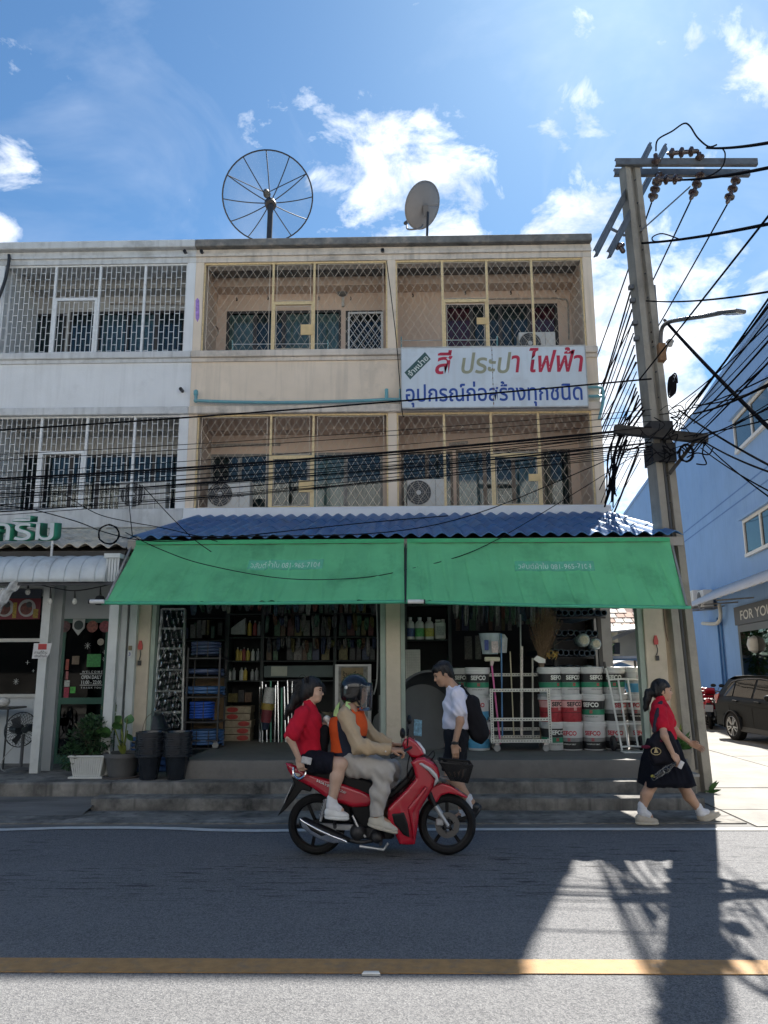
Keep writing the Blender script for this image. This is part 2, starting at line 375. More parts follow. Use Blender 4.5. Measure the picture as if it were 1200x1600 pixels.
# the side street: slabs of pale concrete, cast in bays with open joints
sheet('side_street', X1R+.15, 40, 8.38, 120, .002, M('joint_dirt', (.05, .048, .044), .95, .2, 5))
xs_, ys_ = [X1R+.16, 5.9, 8.9, 14, 40], [8.40, 9.35, 10.9, 14.5, 19.5, 26, 40, 80, 119]
par = bpy.data.objects['side_street']
for i in range(len(xs_)-1):
    for j in range(len(ys_)-1):
        g_ = .018; dz = random.uniform(0, .006)
        MB().box(xs_[i]+g_, xs_[i+1]-g_, ys_[j]+g_, ys_[j+1]-g_, .0025, .008+dz).build('slab', CONC, par)
MB().box(-60, X1R+.13, 8.55, 9.25, .003, .016).build('gutter_slab', CONC_OLD, bpy.data.objects['gutter'])
def worn_step(name, x0, x1, y0, y1, z0, z1, mat, seed, chip=.03):
    """Cast concrete step whose front edge is rounded, wavy and chipped along its length."""
    rnd = random.Random(seed); n = int((x1-x0)/.045); m = MB(); ch = 0.0
    for i in range(n+1):
        x = x0+(x1-x0)*i/n; e = .008*math.sin(x*2.3+seed)+.005*math.sin(x*7.1+seed*2)
        if rnd.random() < .07: ch = chip*rnd.uniform(.4, 1.3)
        ch *= .62; r = .014+ch+.004*rnd.random()
        for y, z in ((y0+e+.006*rnd.random(), z0), (y0+e+.004*rnd.random(), (z0+z1)/2), (y0+e, z1-r*1.1), (y0+e+r*.35, z1-r*.3), (y0+e+r*1.1, z1-.002*rnd.random()), (y0+.30, z1), (y1, z1), (y1, z0)): m.v.append((x, y, z))
    for i in range(n):
        for j in range(7): a = i*8+j; m.f.append((a, a+8, a+9, a+1))
    m.f.append(tuple(range(8))[::-1]); m.f.append(tuple(n*8+j for j in range(8)))
    return struct(m.build(name, mat, smooth=True))
worn_step('lower_step', X1L, X1R, ST_Y1, 30, 0, ST_Z1, CONC_OLD, 1)
worn_step('middle_step', X1L+.12, X2R, ST_Y2, 30, ST_Z1-.05, ST_Z2, CONC_OLD, 2, .02)
worn_step('shop_floor', X3L, X3R, ST_Y3, 24, ST_Z2-.05, ST_Z3, CONC_FLOOR, 3, .02)
# --- the eatery's slab on the left with a worn ramp below it
ES_Y = P(70, 1223, ST_Y2).y
struct(MB().box(-30, X1L+.115, ES_Y-.01, 24, 0, ST_Z2-.004).build('eatery_floor', CONC_OLD, bevel=.02))
struct(MB().add([(-30, ST_Y1-.35, .012), (X1L+.03, ST_Y1-.35, .012), (X1L+.03, ES_Y, .115), (-30, ES_Y, .115)], [(0, 1, 2, 3)]).build('ramp', CONC_GUT))
# --- the far side of the road behind the camera: the sunlit row that throws light back on this front
sheet('far_pavement', -120, 120, -7.2, -3.6, .05, CONC)
WARM_W = M('opposite_wall_paint', (.78, .765, .73), .8, .08, 1.5)
for k in range(7):
    x0 = -28+k*8.2
    t = thing('opposite_shophouse', 'plain cream three storey shophouse across the road behind the viewer', 'building', (x0+4, -7.2, 0), 0, 'shophouses across the road')
    MB().box(x0, x0+8.1, -13, -7.2, 3.9, 10.4).build('wall', WARM_W, t); MB().box(x0, x0+8.1, -13, -7.6, .05, 3.899).build('shop_front', M('opposite_shopfront_shade', (.07, .065, .06), .6, .6, .9), t); MB().box(x0-.02, x0+8.0, -7.6, -5.6, 3.55, 3.7).build('shop_canopy', M('opposite_canopy', (.25, .24, .22), .7, .2, 1), t)  # ground floors coloured dark as shaded shopfronts, so glass reflections stay dark
    for fz in (4.6, 7.4):
        for wx in (1.0, 4.8):
            MB().box(x0+wx, x0+wx+2.2, -7.19, -7.14, fz, fz+1.7).build('window', M('opposite_window', (.06, .07, .08), .25), t)
# ================================================================ THE TWO SHOPHOUSES
YF = 13.4; YB = YF+1.25                        # facade plane and balcony back wall
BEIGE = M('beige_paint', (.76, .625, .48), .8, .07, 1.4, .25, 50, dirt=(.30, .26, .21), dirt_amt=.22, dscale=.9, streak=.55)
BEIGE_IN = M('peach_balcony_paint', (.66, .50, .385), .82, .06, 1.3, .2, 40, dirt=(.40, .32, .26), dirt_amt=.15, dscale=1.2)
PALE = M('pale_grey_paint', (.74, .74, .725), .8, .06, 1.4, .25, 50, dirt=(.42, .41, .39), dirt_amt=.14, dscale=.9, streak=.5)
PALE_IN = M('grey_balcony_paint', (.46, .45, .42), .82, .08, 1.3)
MOULD = M('mouldy_cement', (.16, .155, .145), .92, .35, 4, .5, 40, dirt=(.46, .39, .31), dirt_amt=.42, dscale=2.2)
LEDGE = M('fresh_white_paint', (.80, .80, .79), .7, .04, 2, dirt=(.5, .5, .48), dirt_amt=.2, dscale=2)
STAIN = M('stained_trim', (.66, .575, .48), .85, .1, 3, .35, 45, dirt=(.20, .175, .15), dirt_amt=.38, dscale=1.6, streak=.7)
STAIN_W = M('stained_pale_trim', (.60, .60, .585), .85, .1, 3, .35, 45, dirt=(.22, .21, .195), dirt_amt=.34, dscale=1.6, streak=.6)
DARKGL = glass('dark_window_glass', (.75, .85, .85), .04, .85)
CREAM_STEEL = M('cream_steel', (.70, .53, .28), .5, .12, 20, dirt=(.22, .12, .05), dirt_amt=.22, dscale=9)
WHITE_STEEL = M('white_steel', (.72, .72, .70), .5, .1, 20, dirt=(.3, .26, .22), dirt_amt=.28, dscale=10)
def zf(py, px=612): return P(px, py, YF).z
Z_TOP, Z_LIP, Z_BEAM = zf(376), zf(387), zf(407)
Z_S3, Z_S3b = zf(547), zf(557)
Z_L2, Z_L2b = zf(633), zf(645)
Z_S2 = zf(793); Z_LEDGE_B = zf(812)
XR = 3.66; XM = P(612, 500, YF).x; XL = P(300, 560, YF).x; XW = -7.66
PW = .155
def open_rect(mb, xo0, xo1, y0, y1, zo0, zo1, xi0, xi1, zi0, zi1):   # wall slab with one opening
    if xi0 > xo0: mb.box(xo0, xi0, y0, y1, zo0, zo1)
    if xi1 < xo1: mb.box(xi1, xo1, y0, y1, zo0, zo1)
    if zi0 > zo0: mb.box(xi0, xi1, y0, y1, zo0, zi0)
    if zi1 < zo1: mb.box(xi0, xi1, y0, y1, zi1, zo1)
shop = thing('beige_shophouse', 'beige three storey shophouse with cream diamond grilles over the hardware shop', 'building', (0, YF, 0))
white = thing('white_shophouse', 'pale grey white shophouse with white brick-pattern balcony grilles at left', 'building', ((XL+XW)/2, YF, 0))
def shell(root, x0, x1, piers, wall, inner, trim, mould):
    # roof beam with its projecting lip, floor bands, spandrels
    MB().box(x0, x1, YF-.16, YF+.35, Z_LIP, Z_TOP).build('cornice', mould, root, bevel=.012)
    MB().box(x0, x1, YF-.03, YF+.3, Z_BEAM, Z_LIP-.004).build('roof_beam', trim, root)
    MB().box(x0, x1, YF-.075, YF+.3, Z_LIP-.16, Z_LIP-.10).build('drip_moulding', trim, root)
    MB().box(x0, x1, YF+.351, 24, Z_LIP-.1, Z_LIP+.1).build('roof_slab', mould, root)
    MB().box(x0, x1, YF-.10, YF+.12, Z_S3b, Z_S3).build('sill', trim, root, bevel=.012)
    MB().box(x0, x1, YF-.012, YF+.15, Z_L2, Z_S3b-.003).build('spandrel_wall', wall, root)
    MB().box(x0, x1, YF-.05, YF+.14, Z_S3b-.075, Z_S3b-.004).build('drip_moulding', trim, root)
    MB().box(x0, x1, YF-.09, YF+.2, Z_L2b, Z_L2-.003).build('floor_band', trim, root, bevel=.012)
    MB().box(x0, x1, YF+.2, YB+.1, Z_S3-.12, Z_S3-.02).build('balcony_floor', inner, root)
    MB().box(x0, x1, YF+.2, YB+.1, Z_S2-.12, Z_S2-.02).build('balcony_floor', inner, root)
    for zb, zt in ((Z_S3, Z_BEAM), (Z_S2, Z_L2b)):
        for px0, px1 in piers:
            MB().box(px0, px1, YF-.02, YF+.25, zb-.0, zt).build('pilaster', wall, root)
            MB().box(px0+.04, px1-.04, YF+.251, YB+.1, zb, zt+.3).build('side_wall', inner, root)
        # downstand beam under the slab above, then ceiling
        MB().box(x0, x1, YF+.9, YF+1.24, zt-.02, zt+.42).build('ceiling_beam', inner, root)
        MB().box(x0, x1, YF+.15, YF+.9, zt+.22, zt+.32).build('ceiling', inner, root)
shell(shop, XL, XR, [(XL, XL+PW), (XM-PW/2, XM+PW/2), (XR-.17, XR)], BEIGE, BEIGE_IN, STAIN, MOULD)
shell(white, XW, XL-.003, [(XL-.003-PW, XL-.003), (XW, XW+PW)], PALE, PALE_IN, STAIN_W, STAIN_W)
MB().box(XR-.03, XR-.001, YF+.26, 24, 0.2, Z_LIP-.11).build('party_wall', BEIGE, shop)
MB().box(XR-.31, XR-.02, YF+.10, YF+.26, FLOOR, Z_S2-.2).build('ground_floor_post', M('grey_post', (.30, .29, .26), .8, .15, 3), shop)
MB().box(XL-.10, XL+.1, YF+.2, 24, 0.2, Z_S2-.15).build('party_wall', PALE_IN, shop)
MB().box(XW, XW+.2, YF+.2, 24, 0.2, Z_LIP-.15).build('party_wall', PALE, white)
for t_, a, b in ((shop, XL+.1, XR-.03), (white, XW+.2, XL-.1)):
    MB().box(a, b, 23.8, 24, 0.2, Z_LIP-.12).build('rear_wall', PALE_IN, t_)
MB().box(XL, XR+.06, YF-.12, YF+.2, Z_LEDGE_B-.25, Z_S2).build('white_ledge', LEDGE, shop, bevel=.02)
MB().box(XL, XR+.09, YF-.2, YF-.1205, Z_LEDGE_B-.3, Z_LEDGE_B+.03).build('white_flashing', LEDGE, shop, bevel=.02)
MB().box(XW, XL-.003, YF-.10, YF+.2, Z_LEDGE_B-.12, Z_S2).build('sill', STAIN_W, white, bevel=.012)
MB().box(XW, XL-.003, YF-.05, YF+.2, Z_LEDGE_B-.3, Z_LEDGE_B-.123).build('floor_band', STAIN_W, white)
MB().box(XL-.002, XR, YF+.05, YF+.2, FLOOR+2.62, Z_LEDGE_B-.26).build('shop_lintel', M('dim_cement', (.16, .15, .135), .9, .2, 3), shop)
# peeling purple paint patch where the two fronts meet
pp = [(306, 470), (309, 466), (312, 470), (312, 497), (309, 504), (306, 498)]
MB().prism([(P(a, b, YF).x, P(a, b, YF).z) for a, b in pp], YF-.0225, YF-.0205).build('paint_patch', M('purple_chalk', (.36, .22, .52), .9, .3, 20), shop)
# --- windows on the balcony back walls: (px0, px1, py top, panes)
def back_wall(root, x0, x1, zb, zt, wins, mat, frame_mat, curtains):
    xs = sorted(wins); m = MB(); cur = x0
    for (a, b, t, *_r) in xs:
        m.box(cur, a, YB, YB+.12, zb, zt)
        m.box(a, b, YB, YB+.12, t, zt); cur = b
    m.box(cur, x1, YB, YB+.12, zb, zt); m.build('balcony_wall', mat, root)
    for (a, b, t, n, cols) in xs:
        fr = MB(); w = .05
        fr.box(a, b, YB+.01, YB+.07, t-w, t); fr.box(a, a+w, YB+.01, YB+.07, zb, t-w); fr.box(b-w, b, YB+.01, YB+.07, zb, t-w)
        for i in range(1, n):
            x = a+(b-a)*i/n; fr.box(x-.035, x+.035, YB+.012, YB+.065, zb, t-w)
        win = fr.build('window', frame_mat, root)
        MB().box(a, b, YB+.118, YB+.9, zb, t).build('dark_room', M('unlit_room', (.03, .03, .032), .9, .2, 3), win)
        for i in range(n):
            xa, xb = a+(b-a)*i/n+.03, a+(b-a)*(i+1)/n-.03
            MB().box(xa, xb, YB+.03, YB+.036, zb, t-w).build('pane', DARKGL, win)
            c = cols[i % len(cols)]
            if c:
                ww = xb-xa
                MB().grid(lambda u, v: (xa+u*ww, YB+.085+.014*math.sin(u*ww*58+i)+.006*math.sin(u*131), zb+v*(t-w-zb)), 44, 1).build('curtain', c, win, smooth='all')
CUR_GREY = M('grey_green_curtain', (.44, .48, .46), .9, .15, 9); CUR_RED = M('dull_red_curtain', (.36, .06, .09), .9, .2, 9)
CUR_DK = M('charcoal_curtain', (.10, .105, .115), .9, .25, 9); CUR_BLUE = M('blue_grey_curtain', (.30, .36, .42), .9, .2, 9)
DKFR = M('dark_brown_frame', (.045, .04, .038), .5, .2, 8); BRFR = M('brown_wood_frame', (.19, .15, .115), .6, .2, 8); GRFR = M('grey_frame', (.24, .235, .22), .55, .15, 8)
def wx(px, py): return P(px, py, YB).x
def wz(px, py): return P(px, py, YB).z
zt3, zt2 = Z_BEAM+.42, Z_L2b+.42
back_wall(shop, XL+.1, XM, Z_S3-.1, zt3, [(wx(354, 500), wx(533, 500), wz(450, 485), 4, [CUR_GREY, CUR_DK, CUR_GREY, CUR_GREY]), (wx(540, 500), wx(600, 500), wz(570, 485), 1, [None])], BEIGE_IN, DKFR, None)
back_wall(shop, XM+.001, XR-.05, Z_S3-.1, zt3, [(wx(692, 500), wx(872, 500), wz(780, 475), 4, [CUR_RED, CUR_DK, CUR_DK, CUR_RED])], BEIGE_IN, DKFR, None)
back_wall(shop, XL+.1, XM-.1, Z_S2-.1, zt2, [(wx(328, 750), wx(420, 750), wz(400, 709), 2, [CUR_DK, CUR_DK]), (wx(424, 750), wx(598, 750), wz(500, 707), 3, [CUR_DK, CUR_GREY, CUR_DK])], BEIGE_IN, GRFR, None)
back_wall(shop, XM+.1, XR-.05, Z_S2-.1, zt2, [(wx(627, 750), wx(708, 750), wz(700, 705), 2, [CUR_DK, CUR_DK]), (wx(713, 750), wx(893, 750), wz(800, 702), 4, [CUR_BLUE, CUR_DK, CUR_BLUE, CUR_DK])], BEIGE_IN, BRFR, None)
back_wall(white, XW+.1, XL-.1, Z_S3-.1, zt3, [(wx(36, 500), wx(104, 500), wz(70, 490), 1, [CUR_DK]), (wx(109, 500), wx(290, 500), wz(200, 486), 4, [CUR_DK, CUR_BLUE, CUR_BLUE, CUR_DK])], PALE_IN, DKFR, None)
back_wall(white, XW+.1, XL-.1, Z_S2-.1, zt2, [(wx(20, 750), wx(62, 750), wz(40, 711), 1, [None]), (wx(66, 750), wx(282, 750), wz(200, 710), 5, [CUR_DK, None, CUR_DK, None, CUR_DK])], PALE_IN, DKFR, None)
# white security lattice in front of the small window at top
def lattice_segments(x0, x1, z0, z1, dx, dz):
    """Crossing diagonals of a diamond mesh clipped to a rectangle."""
    segs = []; s = dz/dx
    for sign in (1, -1):
        k0 = int(math.floor((min(z0-s*x1, z0+s*x0 if sign < 0 else z0-s*x1))/(2*dz)))-2
        c = -60.0
        base = (z0 - sign*s*x0)
        n = int(((z1-z0)+s*(x1-x0))/(2*dz))+2
        for i in range(-n, n+1):
            cc = base + i*2*dz
            pts = []
            for x in (x0, x1):
                z = sign*s*x+cc
                if z0-1e-6 <= z <= z1+1e-6: pts.append((x, z))
            for z in (z0, z1):
                x = (z-cc)/(sign*s)
                if x0 < x < x1: pts.append((x, z))
            if len(pts) >= 2:
                pts = sorted(set((round(a, 4), round(b, 4)) for a, b in pts))
                if abs(pts[0][0]-pts[-1][0]) > .02: segs.append((pts[0], pts[-1]))
    return segs
def diamond_panel(parent, x0, x1, z0, z1, y, dx=.155/2, dz=.245/2, w=.0048, mat=None, border=True):
    m = MB()
    for (a, b) in lattice_segments(x0, x1, z0, z1, dx, dz):
        m.bar((a[0], y, a[1]), (b[0], y, b[1]), w, w, up=(0, 1, 0))
    if border:
        for a, b in (((x0, z0), (x1, z0)), ((x0, z1), (x1, z1)), ((x0, z0), (x0, z1)), ((x1, z0), (x1, z1))): m.bar((a[0], y-.004, a[1]), (b[0], y-.004, b[1]), .010, .010, up=(0, 1, 0))
    return m.build('lattice', mat or CREAM_STEEL, parent)
LATT = M('lattice_steel', (.58, .49, .38), .55, .15, 20, dirt=(.24, .15, .09), dirt_amt=.25, dscale=8)
def diamond_grille(root, x0, x1, z0, z1, posts, gate, plate_at, inset=(.0, .0)):
    """Cream frame with posts, diamond lattices between them and a hatch door."""
    y = YF+.03; g = MB()
    g.box(x0, x1, y-.02, y+.02, z1-.035, z1); g.box(x0, x0+.03, y-.02, y+.02, z0, z1-.035); g.box(x1-.03, x1, y-.02, y+.02, z0, z1-.035); g.box(x0+.03, x1-.03, y-.02, y+.02, z0, z0+.018)
    gr = g.build('grille', CREAM_STEEL, root)
    for x in posts: MB().box(x-.02, x+.02, y-.024, y+.024, z0+.018, z1-.036).build('grille_post', CREAM_STEEL, gr)
    ed = [x0+.03]+[p for x in posts for p in (x-.02, x+.02)]+[x1-.03]
    for i in range(0, len(ed), 2):
        a, b = ed[i], ed[i+1]
        if gate == i//2:
            zg = z0+(z1-z0)*.535
            diamond_panel(gr, a+inset[0], b-inset[0], zg+.06, z1-.05, y, mat=LATT)
            f = MB(); f.box(a, b, y-.03, y+.01, zg-.03, zg+.01); f.box(a, a+.03, y-.03, y+.01, z0+.02, zg-.031); f.box(b-.03, b, y-.03, y+.01, z0+.02, zg-.031); f.box(a+.031, b-.031, y-.03, y+.01, z0+.02, z0+.04)
            f.box(a-.015, b+.015, y-.012, y+.03, zg+.012, zg+.04)
            gt = f.build('hatch_door', CREAM_STEEL, gr)
            diamond_panel(gr, a+.05, b-.05, z0+.06, zg-.07, y-.01, mat=LATT)
        else:
            diamond_panel(gr, a+inset[0], b-inset[0], z0+.03, z1-.05, y, mat=LATT)
    if plate_at:
        MB().box(plate_at[0], plate_at[1], y-.055, y-.035, plate_at[2], plate_at[3]).build('lock_plate', M('lock_plate', (.66, .47, .22), .5, .1, 6), gr)
def fx(px, py): return P(px, py, YF).x
xa, xb = XL+PW, XM-PW/2
diamond_grille(shop, xa, xb, Z_S3, Z_BEAM, [fx(426, 480), fx(490.5, 480)], 1, (fx(470, 515), fx(489, 515), zf(522), zf(506)), (.05, 0))
diamond_grille(shop, xa, xb, Z_S2, Z_L2b, [fx(422, 720), fx(489, 720)], 1, (fx(467, 760), fx(488, 760), zf(768), zf(750)), (.05, 0))
xa, xb = XM+PW/2, XR-.17
diamond_grille(shop, xa, xb, Z_S3, Z_BEAM, [fx(692, 480), fx(762, 480), fx(833, 480)], 1, (fx(745, 510), fx(762, 510), zf(509), zf(499)))
diamond_grille(shop, xa, xb, Z_S2, Z_L2b, [fx(695, 720), fx(769, 720), fx(844, 720)], 2, (fx(826, 750), fx(844, 750), zf(754), zf(743)))
wa, wb, wt = wx(544, 500), wx(598, 500), wz(570, 489)
f = MB(); f.box(wa, wb, YB-.05, YB-.02, wt-.03, wt); f.box(wa, wa+.03, YB-.05, YB-.02, Z_S3-.1, wt-.031); f.box(wb-.03, wb, YB-.05, YB-.02, Z_S3-.1, wt-.031)
fr = f.build('window_grille', WHITE_STEEL, shop); diamond_panel(fr, wa+.03, wb-.03, Z_S3-.1, wt-.03, YB-.035, .075, .11, .01, WHITE_STEEL)
def brick_grille(root, x0, x1, z0, z1, posts, gate, pitch=.186):
    """White bars with staggered short cross-bars."""
    y = YF+.03; g = MB()
    g.box(x0, x1, y-.02, y+.02, z1-.03, z1); g.box(x0, x0+.03, y-.02, y+.02, z0, z1-.031); g.box(x1-.03, x1, y-.02, y+.02, z0, z1-.031); g.box(x0+.031, x1-.031, y-.02, y+.02, z0, z0+.02)
    gr = g.build('grille', WHITE_STEEL, root)
    for x in posts: MB().box(x-.022, x+.022, y-.024, y+.024, z0+.021, z1-.031).build('grille_post', WHITE_STEEL, gr)
    ed = [x0+.03]+[p for x in posts for p in (x-.022, x+.022)]+[x1-.03]
    for i in range(0, len(ed), 2):
        a, b = ed[i], ed[i+1]; rows = [(z0+.021, z1-.031)]
        if gate == i//2:
            zg = z0+(z1-z0)*.615; rows = [(z0+.05, zg-.04), (zg+.03, z1-.031)]
            f = MB(); f.box(a, b, y-.035, y+.012, zg-.035, zg+.02); f.box(a, a+.045, y-.035, y+.012, z0+.021, zg-.036); f.box(b-.045, b, y-.035, y+.012, z0+.021, zg-.036); f.box(a+.046, b-.046, y-.035, y+.012, z0+.021, z0+.045)
            f.build('hatch_door', WHITE_STEEL, gr)
        n = max(2, round((b-a)/(pitch/2)))
        for (r0, r1) in rows:
            m = MB()
            for k in range(1, n):
                x = a+(b-a)*k/n; m.box(x-.0048, x+.0048, y-.006, y+.006, r0, r1)
            rh = .245
            for k in range(n):
                z = z1-.031-(.12 if k % 2 else .12+rh/2)
                while z > r0+.02:
                    if z < r1-.02: m.box(a+(b-a)*k/n+.0065, a+(b-a)*(k+1)/n-.0065, y-.0055, y+.0055, z-.0046, z+.0046)
                    z -= rh
            m.build('bars', WHITE_STEEL, gr)
brick_grille(white, XW+PW, XL-.003-PW, Z_S3, Z_BEAM, [fx(83, 480), fx(153, 480), fx(224, 480)], 1)
brick_grille(white, XW+PW, XL-.003-PW, Z_S2, Z_L2b, [fx(60, 720), fx(132, 720), fx(207, 720)], 1)
# a neighbour further left, of which only the corner shows
nb = thing('grey_shophouse', 'grey shophouse whose corner shows at the left edge', 'building', (-9.7, YF, 0))
MB().box(-11.6, XW-.02, YF-.01, 24, 0, Z_TOP-.1).build('wall', PALE, nb); MB().box(-11.6, XW-.02, YF-.18, YF-.012, Z_LIP-.1, Z_TOP-.08).build('cornice', STAIN_W, nb)
for zb, zt in ((Z_S3, Z_BEAM), (Z_S2, Z_L2b)): MB().box(-11.2, XW-.5, YF-.03, YF-.012, zb, zt).build('window', M('opposite_window'), nb)
# ================================================================ CANOPY ROOF, AWNINGS, SIGN, ROOFTOP, POLE, CABLES
YE = 10.2                                          # eave of the shop's lean-to roof
ZE = P(620, 841, YE).z; XE0, XE1 = P(203, 845, YE).x, P(1063, 838, YE).x
ZU = Z_LEDGE_B+.02; YU = YF-.21
def wave_tile(w, ln, waves, amp, th, seg=8):
    m = MB(); n = waves*seg
    for lay in (0, 1):
        for i in range(n+1):
            u = i/n; z = amp*(.5-.5*math.cos(2*math.pi*u*waves))**.8 - lay*th
            for v in (0, 1): m.v.append((u*w, v*ln, z))
    k = (n+1)*2
    for i in range(n):
        a = i*2; m.f.append((a, a+2, a+3, a+1)); m.f.append((k+a, k+a+1, k+a+3, k+a+2))
        m.f.append((a, k+a, k+a+2, a+2)); m.f.append((a+1, a+3, k+a+3, k+a+1))
    m.f.append((0, 1, k+1, k)); m.f.append((2*n, k+2*n, k+2*n+1, 2*n+1))
    return m.mesh('roof_tile')
def tile_field(root, x0, x1, ye, ze, yu, zu, cols, rows, mats, waves=2, amp=.055, jit=.004):
    ln = math.hypot(yu-ye, zu-ze); ang = math.atan2(zu-ze, yu-ye); w = (x1-x0)/cols; tl = ln/rows+.09
    me = wave_tile(w+.012, tl, waves, amp, .009)
    for r in range(rows-1, -1, -1):
        for c in range(cols):
            md = me if r == 0 and c == 0 else me
            o = bpy.data.objects.new('tile', me.copy() if False else me); COL.objects.link(o)
            if len(me.materials) == 0: me.materials.append(mats[0]); me.polygons.foreach_set('use_smooth', [False]*len(me.polygons))
            d = r*ln/rows-.04
            o.location = (x0+c*w, ye+d*math.cos(ang)+.001*random.random(), ze+d*math.sin(ang)+.012*(1-0)+random.uniform(0, jit)+.0015*(c % 2))
            o.rotation_euler = (ang-.012, random.uniform(-.006, .006), 0)
            o.parent = root; o.matrix_parent_inverse = parent_inv(root)
            if mats[1:] and random.random() < .5:
                o.material_slots[0].link = 'OBJECT'; o.material_slots[0].material = random.choice(mats)
BLUE_T = [M('blue_roof_tile', (.045, .165, .37), .42, .2, 5, .2, 60, dirt=(.12, .13, .15), dirt_amt=.3, dscale=3), M('blue_roof_tile_faded', (.065, .19, .38), .48, .2, 5, .2, 60, dirt=(.16, .16, .17), dirt_amt=.35, dscale=3)]
CREAM_T = [M('cream_roof_tile', (.74, .64, .48), .85, .15, 4, .3, 40, dirt=(.17, .16, .14), dirt_amt=.4, dscale=2.4), M('cream_roof_tile_grey', (.66, .59, .47), .85, .18, 4, .3, 40, dirt=(.15, .14, .13), dirt_amt=.45, dscale=2.4)]
roof = MB().add([(XE0, YE+.03, ZE-.03), (XE1, YE+.03, ZE-.03), (XE1, YU, ZU-.05), (XE0, YU, ZU-.05)], [(0, 1, 2, 3)]).build('canopy_roof', M('roof_underside', (.16, .155, .15), .9, .2, 3), shop, thick=.012)
tile_field(roof, XE0, XE1, YE-.06, ZE, YU, ZU, 18, 3, BLUE_T)
GREY_STEEL = M('grey_painted_steel', (.25, .245, .235), .55, .15, 6, dirt=(.13, .1, .08), dirt_amt=.25, dscale=5)
MB().box(XE0-.02, XE1+.02, YE-.03, YE+.03, ZE-.125, ZE-.012).build('eave_beam', M('eave_beam', (.30, .285, .26), .7, .12, 4, dirt=(.16, .15, .13), dirt_amt=.3), roof)
for i in range(9):
    x = XE0+.1+(XE1-XE0-.2)*i/8; MB().bar((x, YE+.05, ZE-.1), (x, YU-.02, ZU-.12), .05, .08).build('rafter', GREY_STEEL, roof)
for i in range(1, 5):
    t = i/5; MB().box(XE0, XE1, YE+t*(YU-YE)-.02, YE+t*(YU-YE)+.02, ZE+t*(ZU-ZE)-.075, ZE+t*(ZU-ZE)-.04).build('purlin', GREY_STEEL, roof)
# front posts of the lean-to: cream with a greenish edge trim
POST = M('cream_post', (.50, .43, .335), .75, .1, 3, .2, 30, dirt=(.3, .26, .2), dirt_amt=.25, dscale=2); POST_T = M('green_grey_trim', (.28, .33, .285), .65, .12, 4)
YPO = YE+.32
def front_post(pxa, pxb, py, side, z1=None):
    a, b = P(pxa, py, YPO).x, P(pxb, py, YPO).x; z1 = z1 or ZE-.05
    p = MB().box(a, b, YPO, YPO+.24, FLOOR, z1).build('post', POST, shop, bevel=.008)
    for s in side:
        if s == 'l': MB().box(a-.075, a-.003, YPO+.03, YPO+.16, FLOOR, z1-.005).build('post_trim', POST_T, p)
        if s == 'r': MB().box(b+.003, b+.06, YPO+.03, YPO+.16, FLOOR, z1-.005).build('post_trim', POST_T, p)
    return a, b
LP = front_post(209, 232, 1040, 'r'); MP = front_post(603, 626, 1040, 'lr'); RP = front_post(1009, 1042, 1020, 'l')
# electrical bits on the posts
def post_fitting(name, label, px, py, Y, col):
    c = P(px, py, Y); t = thing(name, label, 'fitting', c)
    MB().prism([(c.x-.025, c.z-.06), (c.x+.025, c.z-.06), (c.x+.03, c.z-.01), (c.x+.012, c.z+.06), (c.x-.012, c.z+.06), (c.x-.03, c.z-.01)], Y-.03, Y-.002).build('cover', M('red_plastic', (.42, .045, .04), .4), t)
    MB().tube(smooth_path([(c.x, Y-.02, c.z-.06), (c.x+.012, Y-.025, c.z-.13), (c.x-.004, Y-.02, c.z-.2)]), .006, 6).build('wire', M('black_rubber'), t)
    MB().box(c.x-.018, c.x+.022, Y-.04, Y-.004, c.z-.27, c.z-.205).build('switch', M('black_plastic'), t); return t
BLK = M('black_rubber', (.018, .018, .02), .6, .2, 20); BLKP = M('black_plastic', (.02, .02, .022), .38, .15, 12)
post_fitting('post_fitting', 'red plastic fitting with wire and switch on the cream post nearest the white posts', 220, 1008, YPO, 0)
post_fitting('post_fitting', 'red plastic fitting with wire and switch on the cream post beside the utility pole', 1024, 1000, YPO, 0)
cw = P(1038, 960, YPO)
tag(MB().tube(smooth_path([(cw.x, YPO-.01, cw.z+.35), (cw.x-.01, YPO-.012, cw.z+.02), (cw.x, YPO-.012, cw.z-.25), (cw.x+.02, YPO-.015, cw.z-.36)]), .007, 6).build('hanging_wire', M('brown_wire', (.12, .08, .06), .6)), 'thin brown wire hanging down the cream post beside the utility pole', 'wire')
